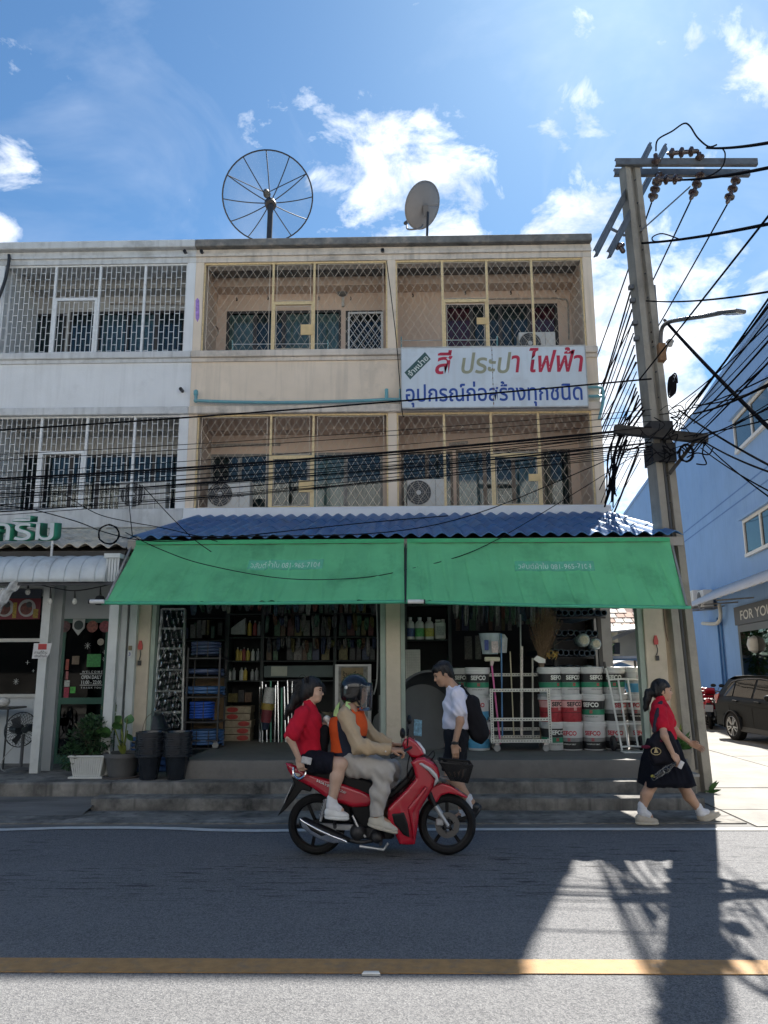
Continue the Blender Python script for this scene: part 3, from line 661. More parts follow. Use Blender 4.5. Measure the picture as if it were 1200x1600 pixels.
# fluorescent batten lamp and house number left of the shop
# --- awnings
def fabric_mat(name, col):
    m = M(name, col, .62, .1, 3, .25, 300, dirt=(.03, .16, .085), dirt_amt=.3, dscale=1.3); n, l = m.node_tree.nodes, m.node_tree.links
    b = n['Principled BSDF']; t = n.new('ShaderNodeBsdfTranslucent'); t.inputs[0].default_value = (.12, .6, .22, 1); x = n.new('ShaderNodeMixShader'); x.inputs[0].default_value = .38
    l.new(b.outputs[0], x.inputs[1]); l.new(t.outputs[0], x.inputs[2]); l.new(x.outputs[0], n['Material Output'].inputs[0]); return m
GREEN = fabric_mat('green_awning_cloth', (.19, .70, .34))
YA = YE-.66
def awning(label, tl, tr, bl, br, ztop_px, txt_px, txt_patch):
    A, B = P(tl[0], tl[1], YE-.05), P(tr[0], tr[1], YE-.05); C, D = P(bl[0], bl[1], YA), P(br[0], br[1], YA)
    t = thing('awning', label, 'awning', (A+B)/2); slant = -1 if tl[0] < 500 else 1
    nrm = (B-A).cross(C-A).normalized()
    if nrm.y > 0: nrm = -nrm
    rnd = [(random.uniform(0, 1), random.uniform(.3, 1), random.uniform(.15, .4)) for _ in range(16)]
    def fn(u, v):
        p = A.lerp(B, u).lerp(C.lerp(D, u), v)
        d = -.04*math.sin(math.pi*v)*(1-.3*math.sin(9*u))+.016*math.sin(u*23+1)*v*v + .006*math.sin(u*38+v*5.5)*v + .004*math.sin(u*71-v*9)
        for (cu, am, sl) in rnd:
            e = u-cu-(.06*v*sl); d += .022*am*math.exp(-(e/.009)**2)*min(1, v*3)
        for i in range(11):
            e = u-(i+.5)/11-.05*(v-.5)*(1 if i % 2 else .7)*slant; d -= .014*math.exp(-(e/.0035)**2)*min(1, v*2.5)
        d += .012*math.exp(-((u-.0)/.03)**2)+.01*math.exp(-((u-1)/.03)**2)
        p = p+nrm*d; p.z -= .012*math.sin(math.pi*u)*v; return p
    MB().grid(fn, 420, 14).build('cloth', GREEN, t, smooth='all')
    top = MB(); top.add([A+Vector((0, -.02, .005)), B+Vector((0, -.02, .005)), B+Vector((0, -.02, .06)), A+Vector((0, -.02, .06))], [(0, 1, 2, 3)])
    top.build('top_strip', M('green_strip', (.035, .36, .15), .6, .08, 5), t, thick=.008)
    MB().tube([C+Vector((-.03, 0, -.01)), C.lerp(D, .5)+Vector((0, 0, -.022)), D+Vector((.03, 0, -.01))], .022, 10).build('roller', M('green_hem', (.06, .37, .22), .6, .1, 6), t)
    # printed telephone line on a paler worn patch
    u0, u1, vv, hgt = txt_patch
    mt = M('awning_print', (.50, .68, .58), .7, .2, 25)
    pm = MB()
    def pf(a, b):
        e = fn(u0+(u1-u0)*a, vv+(b-.5)*hgt); return e+nrm*.004
    pw = MB().grid(pf, 30, 3).build('worn_patch', M('worn_green', (.115, .44, .275), .7, .12, 12, dirt=(.06, .42, .215), dirt_amt=.5, dscale=9), t, smooth='all')
    me = text_mesh('วสันต์ผ้าใบ 081-965-7104', 1.0, 1.0)
    for vtx in me.vertices:
        a = vtx.co.x*.92+.5; b = .5-vtx.co.y*.62; e = fn(u0+(u1-u0)*a, vv+(b-.5)*hgt); vtx.co = e+nrm*.008
    link('lettering', me, mt, t)
    return t
awning('left green cloth awning over the shop ending at the curved white eatery canopy', (213, 852), (631, 849), (163, 941), (632, 939), 0, 0, (.44, .71, .34, .16))
awning('right green cloth awning over the shop reaching the utility pole', (636, 849), (1046, 847), (635, 939), (1075, 948), 0, 0, (.405, .70, .36, .15))
c0 = P(632, 851, YA+.3); c1 = P(633, 938, YA-.03)
tag(MB().tube([P(634, 851, YE-.1), P(633, 941, YA-.04)], .009, 6).build('awning_strap', BLKP), 'dark strap running down the gap between the two green awnings', 'strap')
for (a, b, lab) in ((637, 662, 'white capped end of a roller tube under the gap between the awnings'), (141, 163, 'white tube sticking out left of the green awning corner')):
    p0, p1 = P(a, 940, YA-.03), P(b, 940, YA-.03); t = thing('roller_end', lab, 'tube', p0)
    MB().cyl(p0, p1, .026, n=12).build('sleeve', M('white_plastic', (.62, .62, .60), .45, .1, 10), t); MB().cyl(p1 if a > 200 else p0, (p1+Vector((.02, 0, 0))) if a > 200 else (p0-Vector((.02, 0, 0))), .028, n=12).build('cap', BLKP, t)
for s, (a, b) in enumerate((((1050, 852), (1073, 946)), ((205, 855), (166, 940)))):
    MB().bar(P(a[0], a[1], YE-.02), P(b[0], b[1], YA+.0), .025, .025).build('awning_arm', GREY_STEEL, shop)
# --- the big signboard
YS = YF-.2
sa, sb, sc_, sd = P(627, 545, YS), P(915, 540, YS), P(628, 638, YS), P(917, 633, YS)
SX0, SX1, SZ0, SZ1 = (sa.x+sc_.x)/2, (sb.x+sd.x)/2, (sc_.z+sd.z)/2, (sa.z+sb.z)/2
sign = thing('signboard', 'long white metal signboard with red, olive and blue Thai lettering on the facade', 'sign', ((SX0+SX1)/2, YS, SZ0))
SIGNW = M('sign_white', (.60, .66, .70), .55, .07, 1.5, dirt=(.36, .33, .29), dirt_amt=.22, dscale=1.6, streak=.35)
smid = P(770, 590, YS).x
MB().box(SX0, smid-.004, YS, YS+.09, SZ0, SZ1).build('panel', SIGNW, sign); MB().box(smid+.004, SX1, YS, YS+.09, SZ0, SZ1).build('panel', SIGNW, sign)
rust = M('rust', (.20, .085, .03), .9, .3, 20)
fr_ = MB(); fr_.box(SX0-.012, SX1+.012, YS-.012, YS+.095, SZ1, SZ1+.02); fr_.box(SX0-.012, SX1+.012, YS-.012, YS+.095, SZ0-.02, SZ0); fr_.box(SX0-.014, SX0-.001, YS-.012, YS+.095, SZ0, SZ1); fr_.box(SX1+.001, SX1+.014, YS-.012, YS+.095, SZ0, SZ1)
fr_.build('frame', M('sign_frame', (.45, .45, .43), .6, .2, 9, dirt=(.2, .09, .04), dirt_amt=.35, dscale=6), sign)
zz = SZ1-.05; m_ = MB()
while zz > SZ0+.03:
    m_.box(smid-.006, smid+.006, YS-.004, YS-.001, zz-random.uniform(.01, .05), zz); zz -= random.uniform(.06, .12)
m_.build('seam_rust', rust, sign)
RED = M('sign_red', (.45, .022, .055), .6, .12, 6); OLIVE = M('faded_olive', (.30, .30, .20), .6, .12, 6); SBLUE = M('sign_blue', (.012, .062, .30), .6, .12, 6)
YT = YS-.003
def sign_word(body, mat, px0, px1, py0, py1, bold=.02, shear=0.0):
    a, b = P(px0, py1, YT), P(px1, py0, YT)
    return put_text(body, 'lettering', mat, ((a.x+b.x)/2, YT, (a.z+b.z)/2), width=b.x-a.x, height=b.z-a.z, bold=bold, shear=shear, parent=sign)
sign_word('สี', RED, 680, 707, 547, 585, .016, .18)
sign_word('ประป', OLIVE, 721, 799, 550, 584, .016, .18); sign_word('า', RED, 800, 812, 555, 582, .016, .18)
sign_word('ไฟฟ้า', RED, 828, 910, 542, 582, .016, .18)
sign_word('อุปกรณ์ก่อสร้างทุกชนิด', SBLUE, 634, 909, 594, 637, .014)
bq = [P(632, 582, YS-.004), P(664, 550, YS-.004), P(673, 561, YS-.004), P(641, 593, YS-.004)]
MB().prism([(p.x, p.z) for p in bq], YS-.004, YS-.001).build('badge', M('badge_green', (.035, .09, .085), .6, .15, 8), sign)
bd = (bq[1]-bq[0]); bc = (bq[0]+bq[1]+bq[2]+bq[3])/4
_up = Vector((0, -1, 0)).cross(bd)*-1
if _up.z < 0: _up = -_up
put_text('จำหน่าย', 'lettering', M('badge_white', (.6, .65, .6), .6), (bc.x, YS-.007, bc.z), right=bd, up=_up, width=bd.length*.88, height=(bq[3]-bq[0]).length*.7, bold=.02, parent=sign)
# --- blue-green water pipe along the spandrel
PVC = M('teal_pvc_pipe', (.13, .33, .36), .4, .12, 5, dirt=(.25, .3, .3), dirt_amt=.3, dscale=6)
yp = YF-.13; pipe = thing('water_pipe', 'teal plastic water pipe sagging along the beige wall below the top balcony', 'pipe', P(305, 627, yp))
MB().tube([P(a, b, yp) for a, b in ((306, 626), (360, 628), (430, 629), (500, 628), (570, 626), (604, 624), (640, 624))], .028, 10).build('run', PVC, pipe, smooth=True)
MB().tube([P(306, 612, yp), P(306, 627, yp)], .03, 10).build('riser', PVC, pipe, smooth=True); MB().sphere(P(306, 626, yp), .042, 12).build('elbow', PVC, pipe, smooth=True)
MB().tube([P(306, 611, yp), P(306, 617, yp)], .04, 10).build('cap', PVC, pipe); MB().tube([P(604, 608, yp), P(604, 624, yp)], .034, 10).build('tee', PVC, pipe); MB().sphere(P(306, 612, yp), .04, 10).build('cap', PVC, pipe, smooth=True)
MB().tube([P(626, 608, yp), P(626, 624, yp)], .03, 10).build('tee', PVC, pipe)
pipe2 = thing('water_pipe', 'teal plastic pipe elbow turning down at the right corner beside the signboard', 'pipe', P(940, 620, yp))
MB().tube(smooth_path([P(917, 605, yp), P(936, 605, yp), P(942, 610, yp), P(942, 630, yp), P(936, 655, yp)], 5), .026, 10).build('run', PVC, pipe2, smooth=True); MB().tube([P(918, 619, yp), P(940, 619, yp)], .026, 10).build('branch', PVC, pipe2)
# --- weep-hole stubs
for (a, b, lab) in ((291, 397, 'short black drain spout under the cornice of the pale building'), (317, 397, 'short black drain spout under the cornice at the left end of the beige building'), (285, 611, 'black drain stub on the pale wall beside the teal pipe'), (598, 395, 'small dark drain hole under the cornice above the middle pilaster')):
    p = P(a, b, YF-.02); tag(MB().lathe([(.018, .06), (.032, .06), (.034, -.12), (.02, -.12), (.018, .06)], p, 'y', 12).build('drain_spout', BLKP), lab, 'spout')
tag(MB().tube(smooth_path([P(14, 398, YF-.12), P(14, 408, YF-.12), P(10, 430, YF-.1), P(4, 450, YF-.1), P(-4, 470, YF-.1)], 5), .03, 8).build('drain_pipe', BLKP), 'black bent drain pipe at the left edge of the top balcony', 'pipe')
# --- air conditioners
ACW = M('ac_casing', (.60, .59, .55), .5, .06, 6, dirt=(.34, .32, .28), dirt_amt=.25, dscale=4); FAN_D = M('fan_dark', (.035, .037, .04), .5, .2, 10)
def air_con(label, c, w=.78, h=.55, d=.28, logo=None, fan_dx=-.16, rz=0.0):
    t = thing('air_conditioner', label, 'air conditioner', c, rz)
    def pt(mb, name, mat, par=t, **k): o = mb.build(name, mat, par, loc=(0, 0, 0), **k); return o
    pt(MB().box(-w/2, w/2, 0, d, .03, h), 'casing', ACW, bevel=.012)
    pt(MB().box(-w/2+.06, -w/2+.14, .03, d-.03, 0, .029), 'foot', BLKP); pt(MB().box(w/2-.14, w/2-.06, .03, d-.03, 0, .029), 'foot', BLKP)
    r = h*.41; fc = (fan_dx*w/.78, 0, h*.53)
    f = pt(MB().lathe([(0, -.003), (r, -.003), (r, -.012), (0, -.012)], fc, 'y', 28), 'fan_opening', FAN_D)
    g = MB()
    for k in range(1, 7): g.lathe([(r*k/6-.004, -.02), (r*k/6+.004, -.02), (r*k/6+.004, -.014), (r*k/6-.004, -.014), (r*k/6-.004, -.02)], fc, 'y', 28)
    for k in range(8):
        a = k*math.pi/4; g.bar((fc[0], -.017, fc[2]), (fc[0]+r*math.cos(a), -.017, fc[2]+r*math.sin(a)), .008, .006)
    pt(g, 'fan_guard', M('guard_grey', (.22, .22, .21), .5, .1, 9), f); pt(MB().lathe([(0, -.024), (.045, -.024), (.045, -.02), (0, -.02)], fc, 'y', 16), 'fan_hub', M('ac_hub', (.5, .5, .48), .5), f)
    pt(MB().box(w/2-.2, w/2-.195, -.004, -.001, .05, h-.02), 'panel_seam', FAN_D)
    if logo == 'LG':
        pt(MB().lathe([(0, -.004), (.045, -.004), (.045, -.001), (0, -.001)], (w*.28, 0, h*.76), 'y', 18), 'logo', M('logo_red', (.45, .02, .08), .5))
        o = put_text('LG', 'lettering', M('logo_grey', (.12, .12, .12), .5), (w*.28, -.004, h*.50), width=.12, height=.075, bold=.02); o.parent = t
    if logo == 'red':
        pt(MB().lathe([(0, -.004), (.05, -.004), (.05, -.001), (0, -.001)], (w*.3, 0, h*.72), 'y', 18), 'logo', M('logo_red'))
    return t
def ac_at(label, px, py, Y, **k):
    c = P(px, py, Y); return air_con(label, c, **k)
for lab, pxc, lev, Y, kw in (('white air conditioner with red round logo on the lower balcony of the pale building', 222, Z_S2, YF+.32, dict(logo='red', w=.86)), ('air conditioner lettered LG on the lower left beige balcony', 357, Z_S2, YF+.34, dict(logo='LG')),
        ('air conditioner with dark fan on the lower right beige balcony', 667, Z_S2, YF+.34, dict(w=.72)), ('air conditioner in front of red curtains on the top right balcony', 840, Z_S3, YF+.5, dict(w=.70, h=.5))):
    p = P(pxc, 790 if lev == Z_S2 else 540, Y); dz = 0.16 if lev == Z_S2 else .12
    a_ = air_con(lab, (p.x, Y, lev+.05), **kw)
# wall lamp on the top left balcony, conduit, shoes on the sill, cable loop
p = P(536, 462, YB-.02); lamp = thing('wall_lamp', 'grey bowl wall lamp beside the small grilled window on the top balcony', 'lamp', p)
MB().lathe([(0, -.09), (.09, -.08), (.12, -.02), (.05, .0), (0, 0)], P(535, 456, YB-.01), 'y', 18).build('bowl', M('lamp_grey', (.16, .16, .15), .5), lamp); MB().box(p.x-.025, p.x+.025, YB-.06, YB-.001, P(535, 480, YB).z, P(535, 466, YB).z).build('bracket', M('lamp_base', (.5, .5, .48), .5), lamp)
tag(MB().tube(smooth_path([P(332, 450, YB-.02), P(336, 470, YB-.02), P(337, 505, YB-.02)]+[P(334+7*math.cos(a), 518+9*math.sin(a), YB-.02) for a in np.linspace(-1.3, 9, 26)], 3), .008, 6).build('wire_loop', BLKP), 'coiled wire hanging on the peach wall of the top left balcony', 'wire')
random.seed(3)
SHOES = [M('shoe_a', (.5, .5, .5), .7), M('shoe_b', (.3, .3, .32), .7), M('shoe_c', (.42, .4, .36), .7)]
for k in range(11):
    px = 368+k*4.6+(8 if k > 6 else 0)+random.uniform(-1, 1); p = P(px, 546, YF+.16); h = random.uniform(.05, .11)
    tag(MB().lathe([(0, 0), (.025, 0), (.022, h*.6), (.010, h*.75), (.012, h), (0, h)], (p.x, p.y, Z_S3), 'z', 8).build('bottle', SHOES[k % 3], smooth=True), 'small pale bottle standing in the row on the top left balcony sill', 'bottle', 'bottles on the top left balcony sill')
def drying_rail(label, pxa, pxb, py, lev):
    a, b = P(pxa, py, YF+.3), P(pxb, py-1, YF+.3); t = thing('drying_rail', label, 'rail', ((a.x+b.x)/2, a.y, lev))
    MB().tube([a, b], .009, 6).build('rail', M('rail_steel', (.6, .62, .63), .35, .1, 9, metal=.6), t)
    for q in (a, b): MB().bar((q.x, q.y+.12, lev), (q.x, q.y, q.z+.08), .025, .02).build('bracket', PVC, t)
drying_rail('clothes rail with teal brackets on the top left beige balcony', 363, 512, 538, Z_S3-.02); drying_rail('clothes rail with teal brackets on the top right beige balcony', 627, 777, 532, Z_S3-.02)
def conduit(label, pts, Y, r=.018): return tag(MB().tube([P(a, b, Y) for a, b in pts], r, 8).build('conduit', M('conduit_grey', (.38, .34, .29), .6, .1, 6)), label, 'conduit')
conduit('grey conduit above the red-curtained window on the top right balcony', [(735, 467), (870, 466), (885, 468), (888, 474), (889, 530)], YB-.02)
conduit('wide fluorescent lamp batten above the lower left balcony window', [(322, 696), (438, 694)], YB-.03, .03)
conduit('short lamp batten on the top right balcony wall', [(702, 468), (736, 467)], YB-.03, .03); conduit('short lamp batten on the lower right balcony wall', [(702, 694), (731, 691)], YB-.03, .03)
conduit('long ledge pipe above the windows of the pale top balcony', [(172, 474), (290, 475)], YB-.03, .025)
for k, (px, py) in enumerate(((370, 467), (419, 465), (498, 466), (548, 466), (645, 461), (727, 457), (798, 457), (868, 453))):
    p = P(px, py, YB-.05); tag(MB().tube(smooth_path([(p.x, YB-.001, p.z+.03), (p.x, p.y, p.z+.03), (p.x+.01, p.y-.01, p.z-.03), (p.x-.01, p.y, p.z-.04)], 4), .01, 6).build('wall_hook', BLKP), 'small black hook on the peach balcony wall', 'hook', 'hooks on the top balcony walls')
# --- satellite dishes on the roof
YD = 15.6
def dish_frame(px, py, Y, tilt_px):
    c = P(px, py, Y); v = ray(px, py).normalized(); return c, v
c, v = dish_frame(419, 309, YD, 0)
_rt = _xr.copy(); _upv = _rt.cross(v).normalized()*1.0
ax = (v*math.cos(R_(19)) + (_upv*.93-_rt*.3).normalized()*math.sin(R_(19))).normalized()
e1 = ax.cross(Vector((0, 0, 1))).normalized(); e2 = e1.cross(ax).normalized()
RD = 70/FPX*(c-Vector((0, 0, CAM_H))).dot(_f); DD = .36
def dpt(r, a): return c + ax*(-DD + DD*(r/RD)**2) + (e1*math.cos(a)+e2*math.sin(a))*r
dish = thing('mesh_satellite_dish', 'large round black mesh satellite dish on the roof', 'satellite dish', (P(424, 378, YD).x, YD, Z_LIP+.1))
DKM = M('dark_dish_metal', (.02, .021, .025), .5, .2, 9)
MB().tube([dpt(RD, a) for a in np.linspace(0, 2*math.pi, 49)[:-1]], .017, 6, closed=True).build('rim', DKM, dish)
for k in range(12):
    a = k*math.pi/6+.22; MB().tube([dpt(.12+(RD-.12)*i/8, a) for i in range(9)], .0125, 5).build('rib', DKM, dish)
mm = bpy.data.materials.new('dish_mesh'); mm.use_nodes = True; _n, _l = mm.node_tree.nodes, mm.node_tree.links; _n.clear()
_o = _n.new('ShaderNodeOutputMaterial'); _d = _n.new('ShaderNodeBsdfDiffuse'); _d.inputs[0].default_value = (.03, .035, .04, 1); _t = _n.new('ShaderNodeBsdfTransparent'); _x = _n.new('ShaderNodeMixShader'); _x.inputs[0].default_value = .17
_l.new(_t.outputs[0], _x.inputs[1]); _l.new(_d.outputs[0], _x.inputs[2]); _l.new(_x.outputs[0], _o.inputs[0])
for k in range(12):
    a0 = k*math.pi/6+.22; MB().grid(lambda u, w: dpt(.1+(RD-.1)*u, a0+w*math.pi/6), 8, 4).build('mesh_panel', mm, dish, smooth='all')
hub = c-ax*(DD+.02); feed = c+ax*(.32)
MB().cyl(hub-ax*.12, hub+ax*.03, .125, n=16).build('hub', DKM, dish); MB().cyl(feed-ax*.1, feed+ax*.1, .085, .07, n=14).build('feed_horn', M('feed_grey', (.09, .09, .085), .6), dish)
for k in (1, 5, 9): MB().tube([dpt(RD, k*math.pi/6+.22), feed], .011, 5).build('strut', DKM, dish)
MB().cyl((hub-ax*.1), (hub.x, hub.y-.1, Z_LIP+.1), .062, n=12).build('mast', DKM, dish)
c = P(660, 321, YD); v = ray(660, 321).normalized(); _upv = _rt.cross(v).normalized()
ax = (v*.76 - _rt*.60 + _upv*.18).normalized()
RS = 36/FPX*(c-Vector((0, 0, CAM_H))).dot(_f); e1 = ax.cross(_upv).normalized(); e2 = e1.cross(ax).normalized()
sd_ = thing('small_satellite_dish', 'small solid grey satellite dish on a short mast on the roof', 'satellite dish', (P(662, 372, YD).x, YD, Z_LIP+.1))
GD = M('grey_dish', (.17, .172, .18), .55, .06, 4)
MB().grid(lambda u, w: c+ax*(-.09+.09*u*u)+(e1*math.cos(w*2*math.pi)*.94+e2*math.sin(w*2*math.pi))*RS*u, 8, 36).build('reflector', GD, sd_, smooth='all', thick=.006)
MB().tube([c+(e1*math.cos(a)*.94+e2*math.sin(a))*RS for a in np.linspace(0, 2*math.pi, 37)[:-1]], .011, 6, closed=True).build('rim', GD, sd_)
bk = c-ax*.1-e2*.1
MB().bar(bk-ax*.1-e2*.12, bk+e2*.12-ax*.02, .12, .09).build('bracket', M('bracket_grey', (.10, .10, .105), .5), sd_)
ms = P(662, 352, YD); MB().cyl((ms.x, ms.y-.1, Z_LIP+.1), bk-ax*.12, .028, n=10).build('mast', DKM, sd_)
fa = [bk-e2*.3, P(655, 357, YD-.2), P(637, 358, YD), P(636, 348, YD+.3)]; MB().tube(smooth_path(fa, 5), .02, 8).build('feed_arm', M('bracket_grey'), sd_); MB().cyl(P(633, 349, YD+.25), P(638, 345, YD+.35), .04, n=10).build('feed', DKM, sd_)
# ================================================================ UTILITY POLE
YP = 10.62
pb, pt_ = P(1087, 1236, YP), P(983, 262, YP); PB = Vector((pb.x, YP, 0)); PT = Vector((pt_.x, YP, pt_.z))
POLEC = M('pole_concrete', (.285, .262, .22), .88, .14, 3, .45, 40, dirt=(.13, .12, .105), dirt_amt=.35, dscale=1.8, streak=.5)
pole = thing('utility_pole', 'tall grooved concrete utility pole with steel crossarms beside the shop', 'pole', PB)
w0, w1 = .33, .235
def sect(p, w):
    g = w*.16; d = .30*w/w0*1.0; h = w/2          # H-shaped section with the groove facing the road
    pr = [(-h, -d/2), (-g, -d/2), (-g*.7, -d*.2), (g*.7, -d*.2), (g, -d/2), (h, -d/2), (h, d/2), (g, d/2), (g*.7, d*.2), (-g*.7, d*.2), (-g, d/2), (-h, d/2)]
    return [p+Vector((x*math.cos(.16)-y*math.sin(.16), x*math.sin(.16)+y*math.cos(.16), 0)) for x, y in pr]
rows = [sect(PB.lerp(PT, t), w0+(w1-w0)*t) for t in np.linspace(0, 1, 9)]
m_ = MB(); k = 12
for r in rows: m_.v += [tuple(q) for q in r]
for i in range(len(rows)-1):
    for j in range(k): m_.f.append((i*k+j, i*k+(j+1) % k, (i+1)*k+(j+1) % k, (i+1)*k+j))
m_.f.append(tuple(range(k))[::-1]); m_.f.append(tuple((len(rows)-1)*k+j for j in range(k)))
m_.build('shaft', POLEC, pole)
def pol(t): return PB.lerp(PT, t)
def tz(py):                                         # pole parameter for a photo row
    best = min(range(0, 1001), key=lambda i: abs((lambda q: 800-FPX*(q-Vector((0, 0, CAM_H))).dot(_ur)/(q-Vector((0, 0, CAM_H))).dot(_f)-py)(pol(i/1000)))); return best/1000
for i in range(14):
    p = pol(.42+i*.042); MB().cyl(p+Vector((.02, -.13, 0)), p+Vector((.02, -.155, 0)), .011, n=6).build('bolt_hole', FAN_D, pole)
STEEL = M('galvanised_steel', (.16, .165, .17), .5, .2, 6, metal=.55, dirt=(.1, .07, .05), dirt_amt=.25, dscale=7)
def channel(a, b, w=.1):
    a, b = Vector(a), Vector(b); return MB().bar(a, b, .012, w).bar(a+Vector((0, .03, w/2)), b+Vector((0, .03, w/2)), .06, .012).bar(a+Vector((0, .03, -w/2)), b+Vector((0, .03, -w/2)), .06, .012).build('crossarm', STEEL, pole)
channel(P(962, 252, YP-.17), P(1184, 252, YP-.17)); channel(P(960, 268, YP+.17), P(1172, 269, YP+.17))
YN, YFAR = YP-1.0, YP+1.2
channel(P(1017, 226, YP+.95), P(931, 394, YP-1.05)); channel(P(1041, 228, YP+1.2), P(952, 396, YP-.75))
MB().bar(P(1000, 362, YP-.1), P(1078, 292, YP-.1), .05, .012).build('brace', STEEL, pole); MB().bar(P(954, 357, YP-.6), P(976, 368, YP-.1), .03, .03).build('brace', STEEL, pole)
PORC = M('brown_porcelain', (.055, .035, .03), .25, .15, 9, coat=.4)
def insulator(a, b, n=3, r=.078):
    a, b = Vector(a), Vector(b); d = b-a; L = d.length; prof = [(0, 0), (.02, 0)]
    for i in range(n):
        s = L*(.06+.9*i/n); e = L*.9/n; prof += [(.026, s), (r, s+e*.25), (r*.96, s+e*.42), (.036, s+e*.5), (.034, s+e*.95)]
    prof += [(.02, L), (0, L)]
    m = MB().lathe(prof, (0, 0, 0), 'z', 14); q = Vector((0, 0, 1)).rotation_difference(d.normalized()).to_matrix().to_4x4(); q.translation = a; return m.xf(q).build('insulator', PORC, pole, smooth=True)
INS = [((1042, 240), (1092, 236), YP-.2), ((1020, 281), (1066, 280), YP-.1), ((1028, 280), (1018, 315), YP), ((1097, 268), (1079, 312), YP+.1), ((1152, 276), (1136, 318), YP+.1)]
for a, b, y in INS: insulator(P(*a, y), P(*b, y))
for a, b, y in (((1026, 258), (1024, 240), YP-.2), ((1094, 250), (1092, 238), YP-.2), ((1030, 268), (1030, 285), YP+.15), ((966, 380), (975, 395), YP-.5)): insulator(P(*a, y), P(*b, y), 1, .07)
for i in range(6):
    y = 458+i*15; insulator(P(1011+i*1.5, y, YP-.05), P(1020+i*1.6, y+3, YP-.05), 1, .05)
MB().box(pol(tz(460)).x+.1, pol(tz(460)).x+.17, YP-.09, YP-.03, pol(tz(545)).z, pol(tz(450)).z).build('wire_rack', STEEL, pole)
for a, b in ((450, 20), (470, 14), (505, 22), (530, 16)):
    p = pol(tz(a)); MB().box(p.x-.2, p.x-.13, YP-.05, YP+.02, p.z-.03, p.z+.03).build('step_bolt', STEEL, pole)
# wooden crossarm carrying the telecom bundles
MB().bar(P(960, 671, YP-.25), P(1105, 686, YP-.25), .10, .12).build('crossarm', M('old_wood', (.045, .04, .036), .9, .3, 6), pole)
MB().bar(P(1046, 740, YP-.18), P(1085, 690, YP-.22), .05, .05).build('brace', M('old_wood'), pole)
for yy, hh in ((672, .14), (712, .26)):
    p = pol(tz(yy)); ww = .33*(1-.3*tz(yy)); MB().box(p.x-ww/2-.02, p.x+ww/2+.02, YP-.2, YP+.2, p.z-hh/2, p.z+hh/2).build('cable_wrap', BLK, pole)
# service conduits strapped in the groove
p0, p1 = pol(tz(1200)), pol(tz(690)); MB().tube([p0+Vector((0, -.13, 0)), p1+Vector((0, -.12, 0))], .022, 8).build('conduit', M('conduit_dark', (.05, .05, .048), .6), pole)
# street lamp
lamp = thing('street_lamp', 'street lamp with curved grey arm mounted on the utility pole', 'street lamp', pol(tz(535)))
path = [P(1033, 556, YP-.12), P(1033, 520, YP-.15), P(1040, 506, YP-.3), P(1060, 500, YP-.7), P(1100, 494, YP-1.4), P(1126, 489, YP-1.8)]
MB().tube(smooth_path(path, 6), .03, 8).build('arm', M('lamp_arm', (.10, .095, .09), .5, .15, 6), lamp, smooth=True)
hd = P(1128, 489, YP-1.8); he = P(1158, 486, YP-2.1); MB().bar(hd, he, .16, .045).build('lamp_head', M('lamp_head', (.10, .10, .105), .4, .1, 6), lamp, bevel=.01); MB().bar(hd.lerp(he, .35)+Vector((0, 0, -.028)), hd.lerp(he, .95)+Vector((0, 0, -.028)), .12, .008).build('lens', M('lamp_lens', (.55, .55, .5), .2), lamp)
MB().box(path[0].x-.05, path[0].x+.05, YP-.2, YP-.05, P(1033, 556, YP-.1).z-.1, P(1033, 540, YP-.1).z).build('bracket', M('rusty_bracket', (.22, .12, .06), .8, .3, 15), lamp)
MB().tube(smooth_path([path[0]+Vector((.06, -.02, .05)), P(1041, 545, YP-.15), P(1044, 538, YP-.18)], 4), .014, 6).build('sensor_arm', STEEL, lamp); MB().lathe([(0, .06), (.04, .05), (.06, .02), (.045, .0), (.03, -.05), (0, -.06)], P(1047, 536, YP-.18), 'z', 12).build('light_sensor', M('sensor', (.3, .3, .29), .4), lamp, smooth=True)
# ================================================================ CABLES
CAB = M('black_cable', (.012, .012, .014), 1.0, .2, 12, spec=.0)
random.seed(21)
def cable(pts, r, label, group, name='cable', n=5): return tag(MB().tube(pts, r, n).build(name, CAB, smooth='all'), label, 'cable', group)
def run_left(y0, y1, r, lab, grp, s=.05, Y=None, x0=-260):
    Y = Y or YP-.25+random.uniform(-.12, .12); slope = (y1-y0)/1015
    a, b = P(x0, y0+slope*x0, Y+.15), P(1018, y1, Y); a.z = a.z; return cable(sag(a, b, s, 22), r, lab, grp)
run_left(668, 592, .013, 'single black cable crossing the facade under the signboard', None, .06)
run_left(741, 669, .016, 'thickest lashed cable bundle crossing in front of the lower balconies', None, .10)
run_left(744, 673, .010, 'cable lashed along the underside of the thickest bundle', None, .10)
for k in range(15):
    y0 = 752+k*3.1+random.uniform(-2, 2); run_left(y0, 676+k*2.0+random.uniform(-6, 10), random.choice((.004, .005, .006, .008)), 'thin black cable in the bundle crossing the lower balconies', 'cables across the lower balconies', random.uniform(.03, .22))
for k in range(5): run_left(700+k*14+random.uniform(-5, 5), 640+k*9, random.choice((.005, .006)), 'hair-thin cable crossing the lower balconies above the bundle', 'hair-thin cables across the lower balconies', random.uniform(.02, .1))
def px_cable(pp, Y0, Y1, r, label, grp=None):
    n = len(pp)-1; return cable(smooth_path([P(a, b, Y0+(Y1-Y0)*i/n) for i, (a, b) in enumerate(pp)], 5), r, label, grp)
px_cable([(196, 832), (250, 858), (320, 882), (445, 904), (560, 903), (640, 889), (740, 861), (850, 800), (1010, 700)], YA-.3, YP-.3, .0055, 'slack thin cable drooping in front of the green awnings to the pole')
px_cable([(255, 838), (400, 838), (600, 832), (740, 804), (900, 740), (1012, 690)], YA-.2, YP-.3, .007, 'slack cable lying along the blue tiles and rising to the pole')
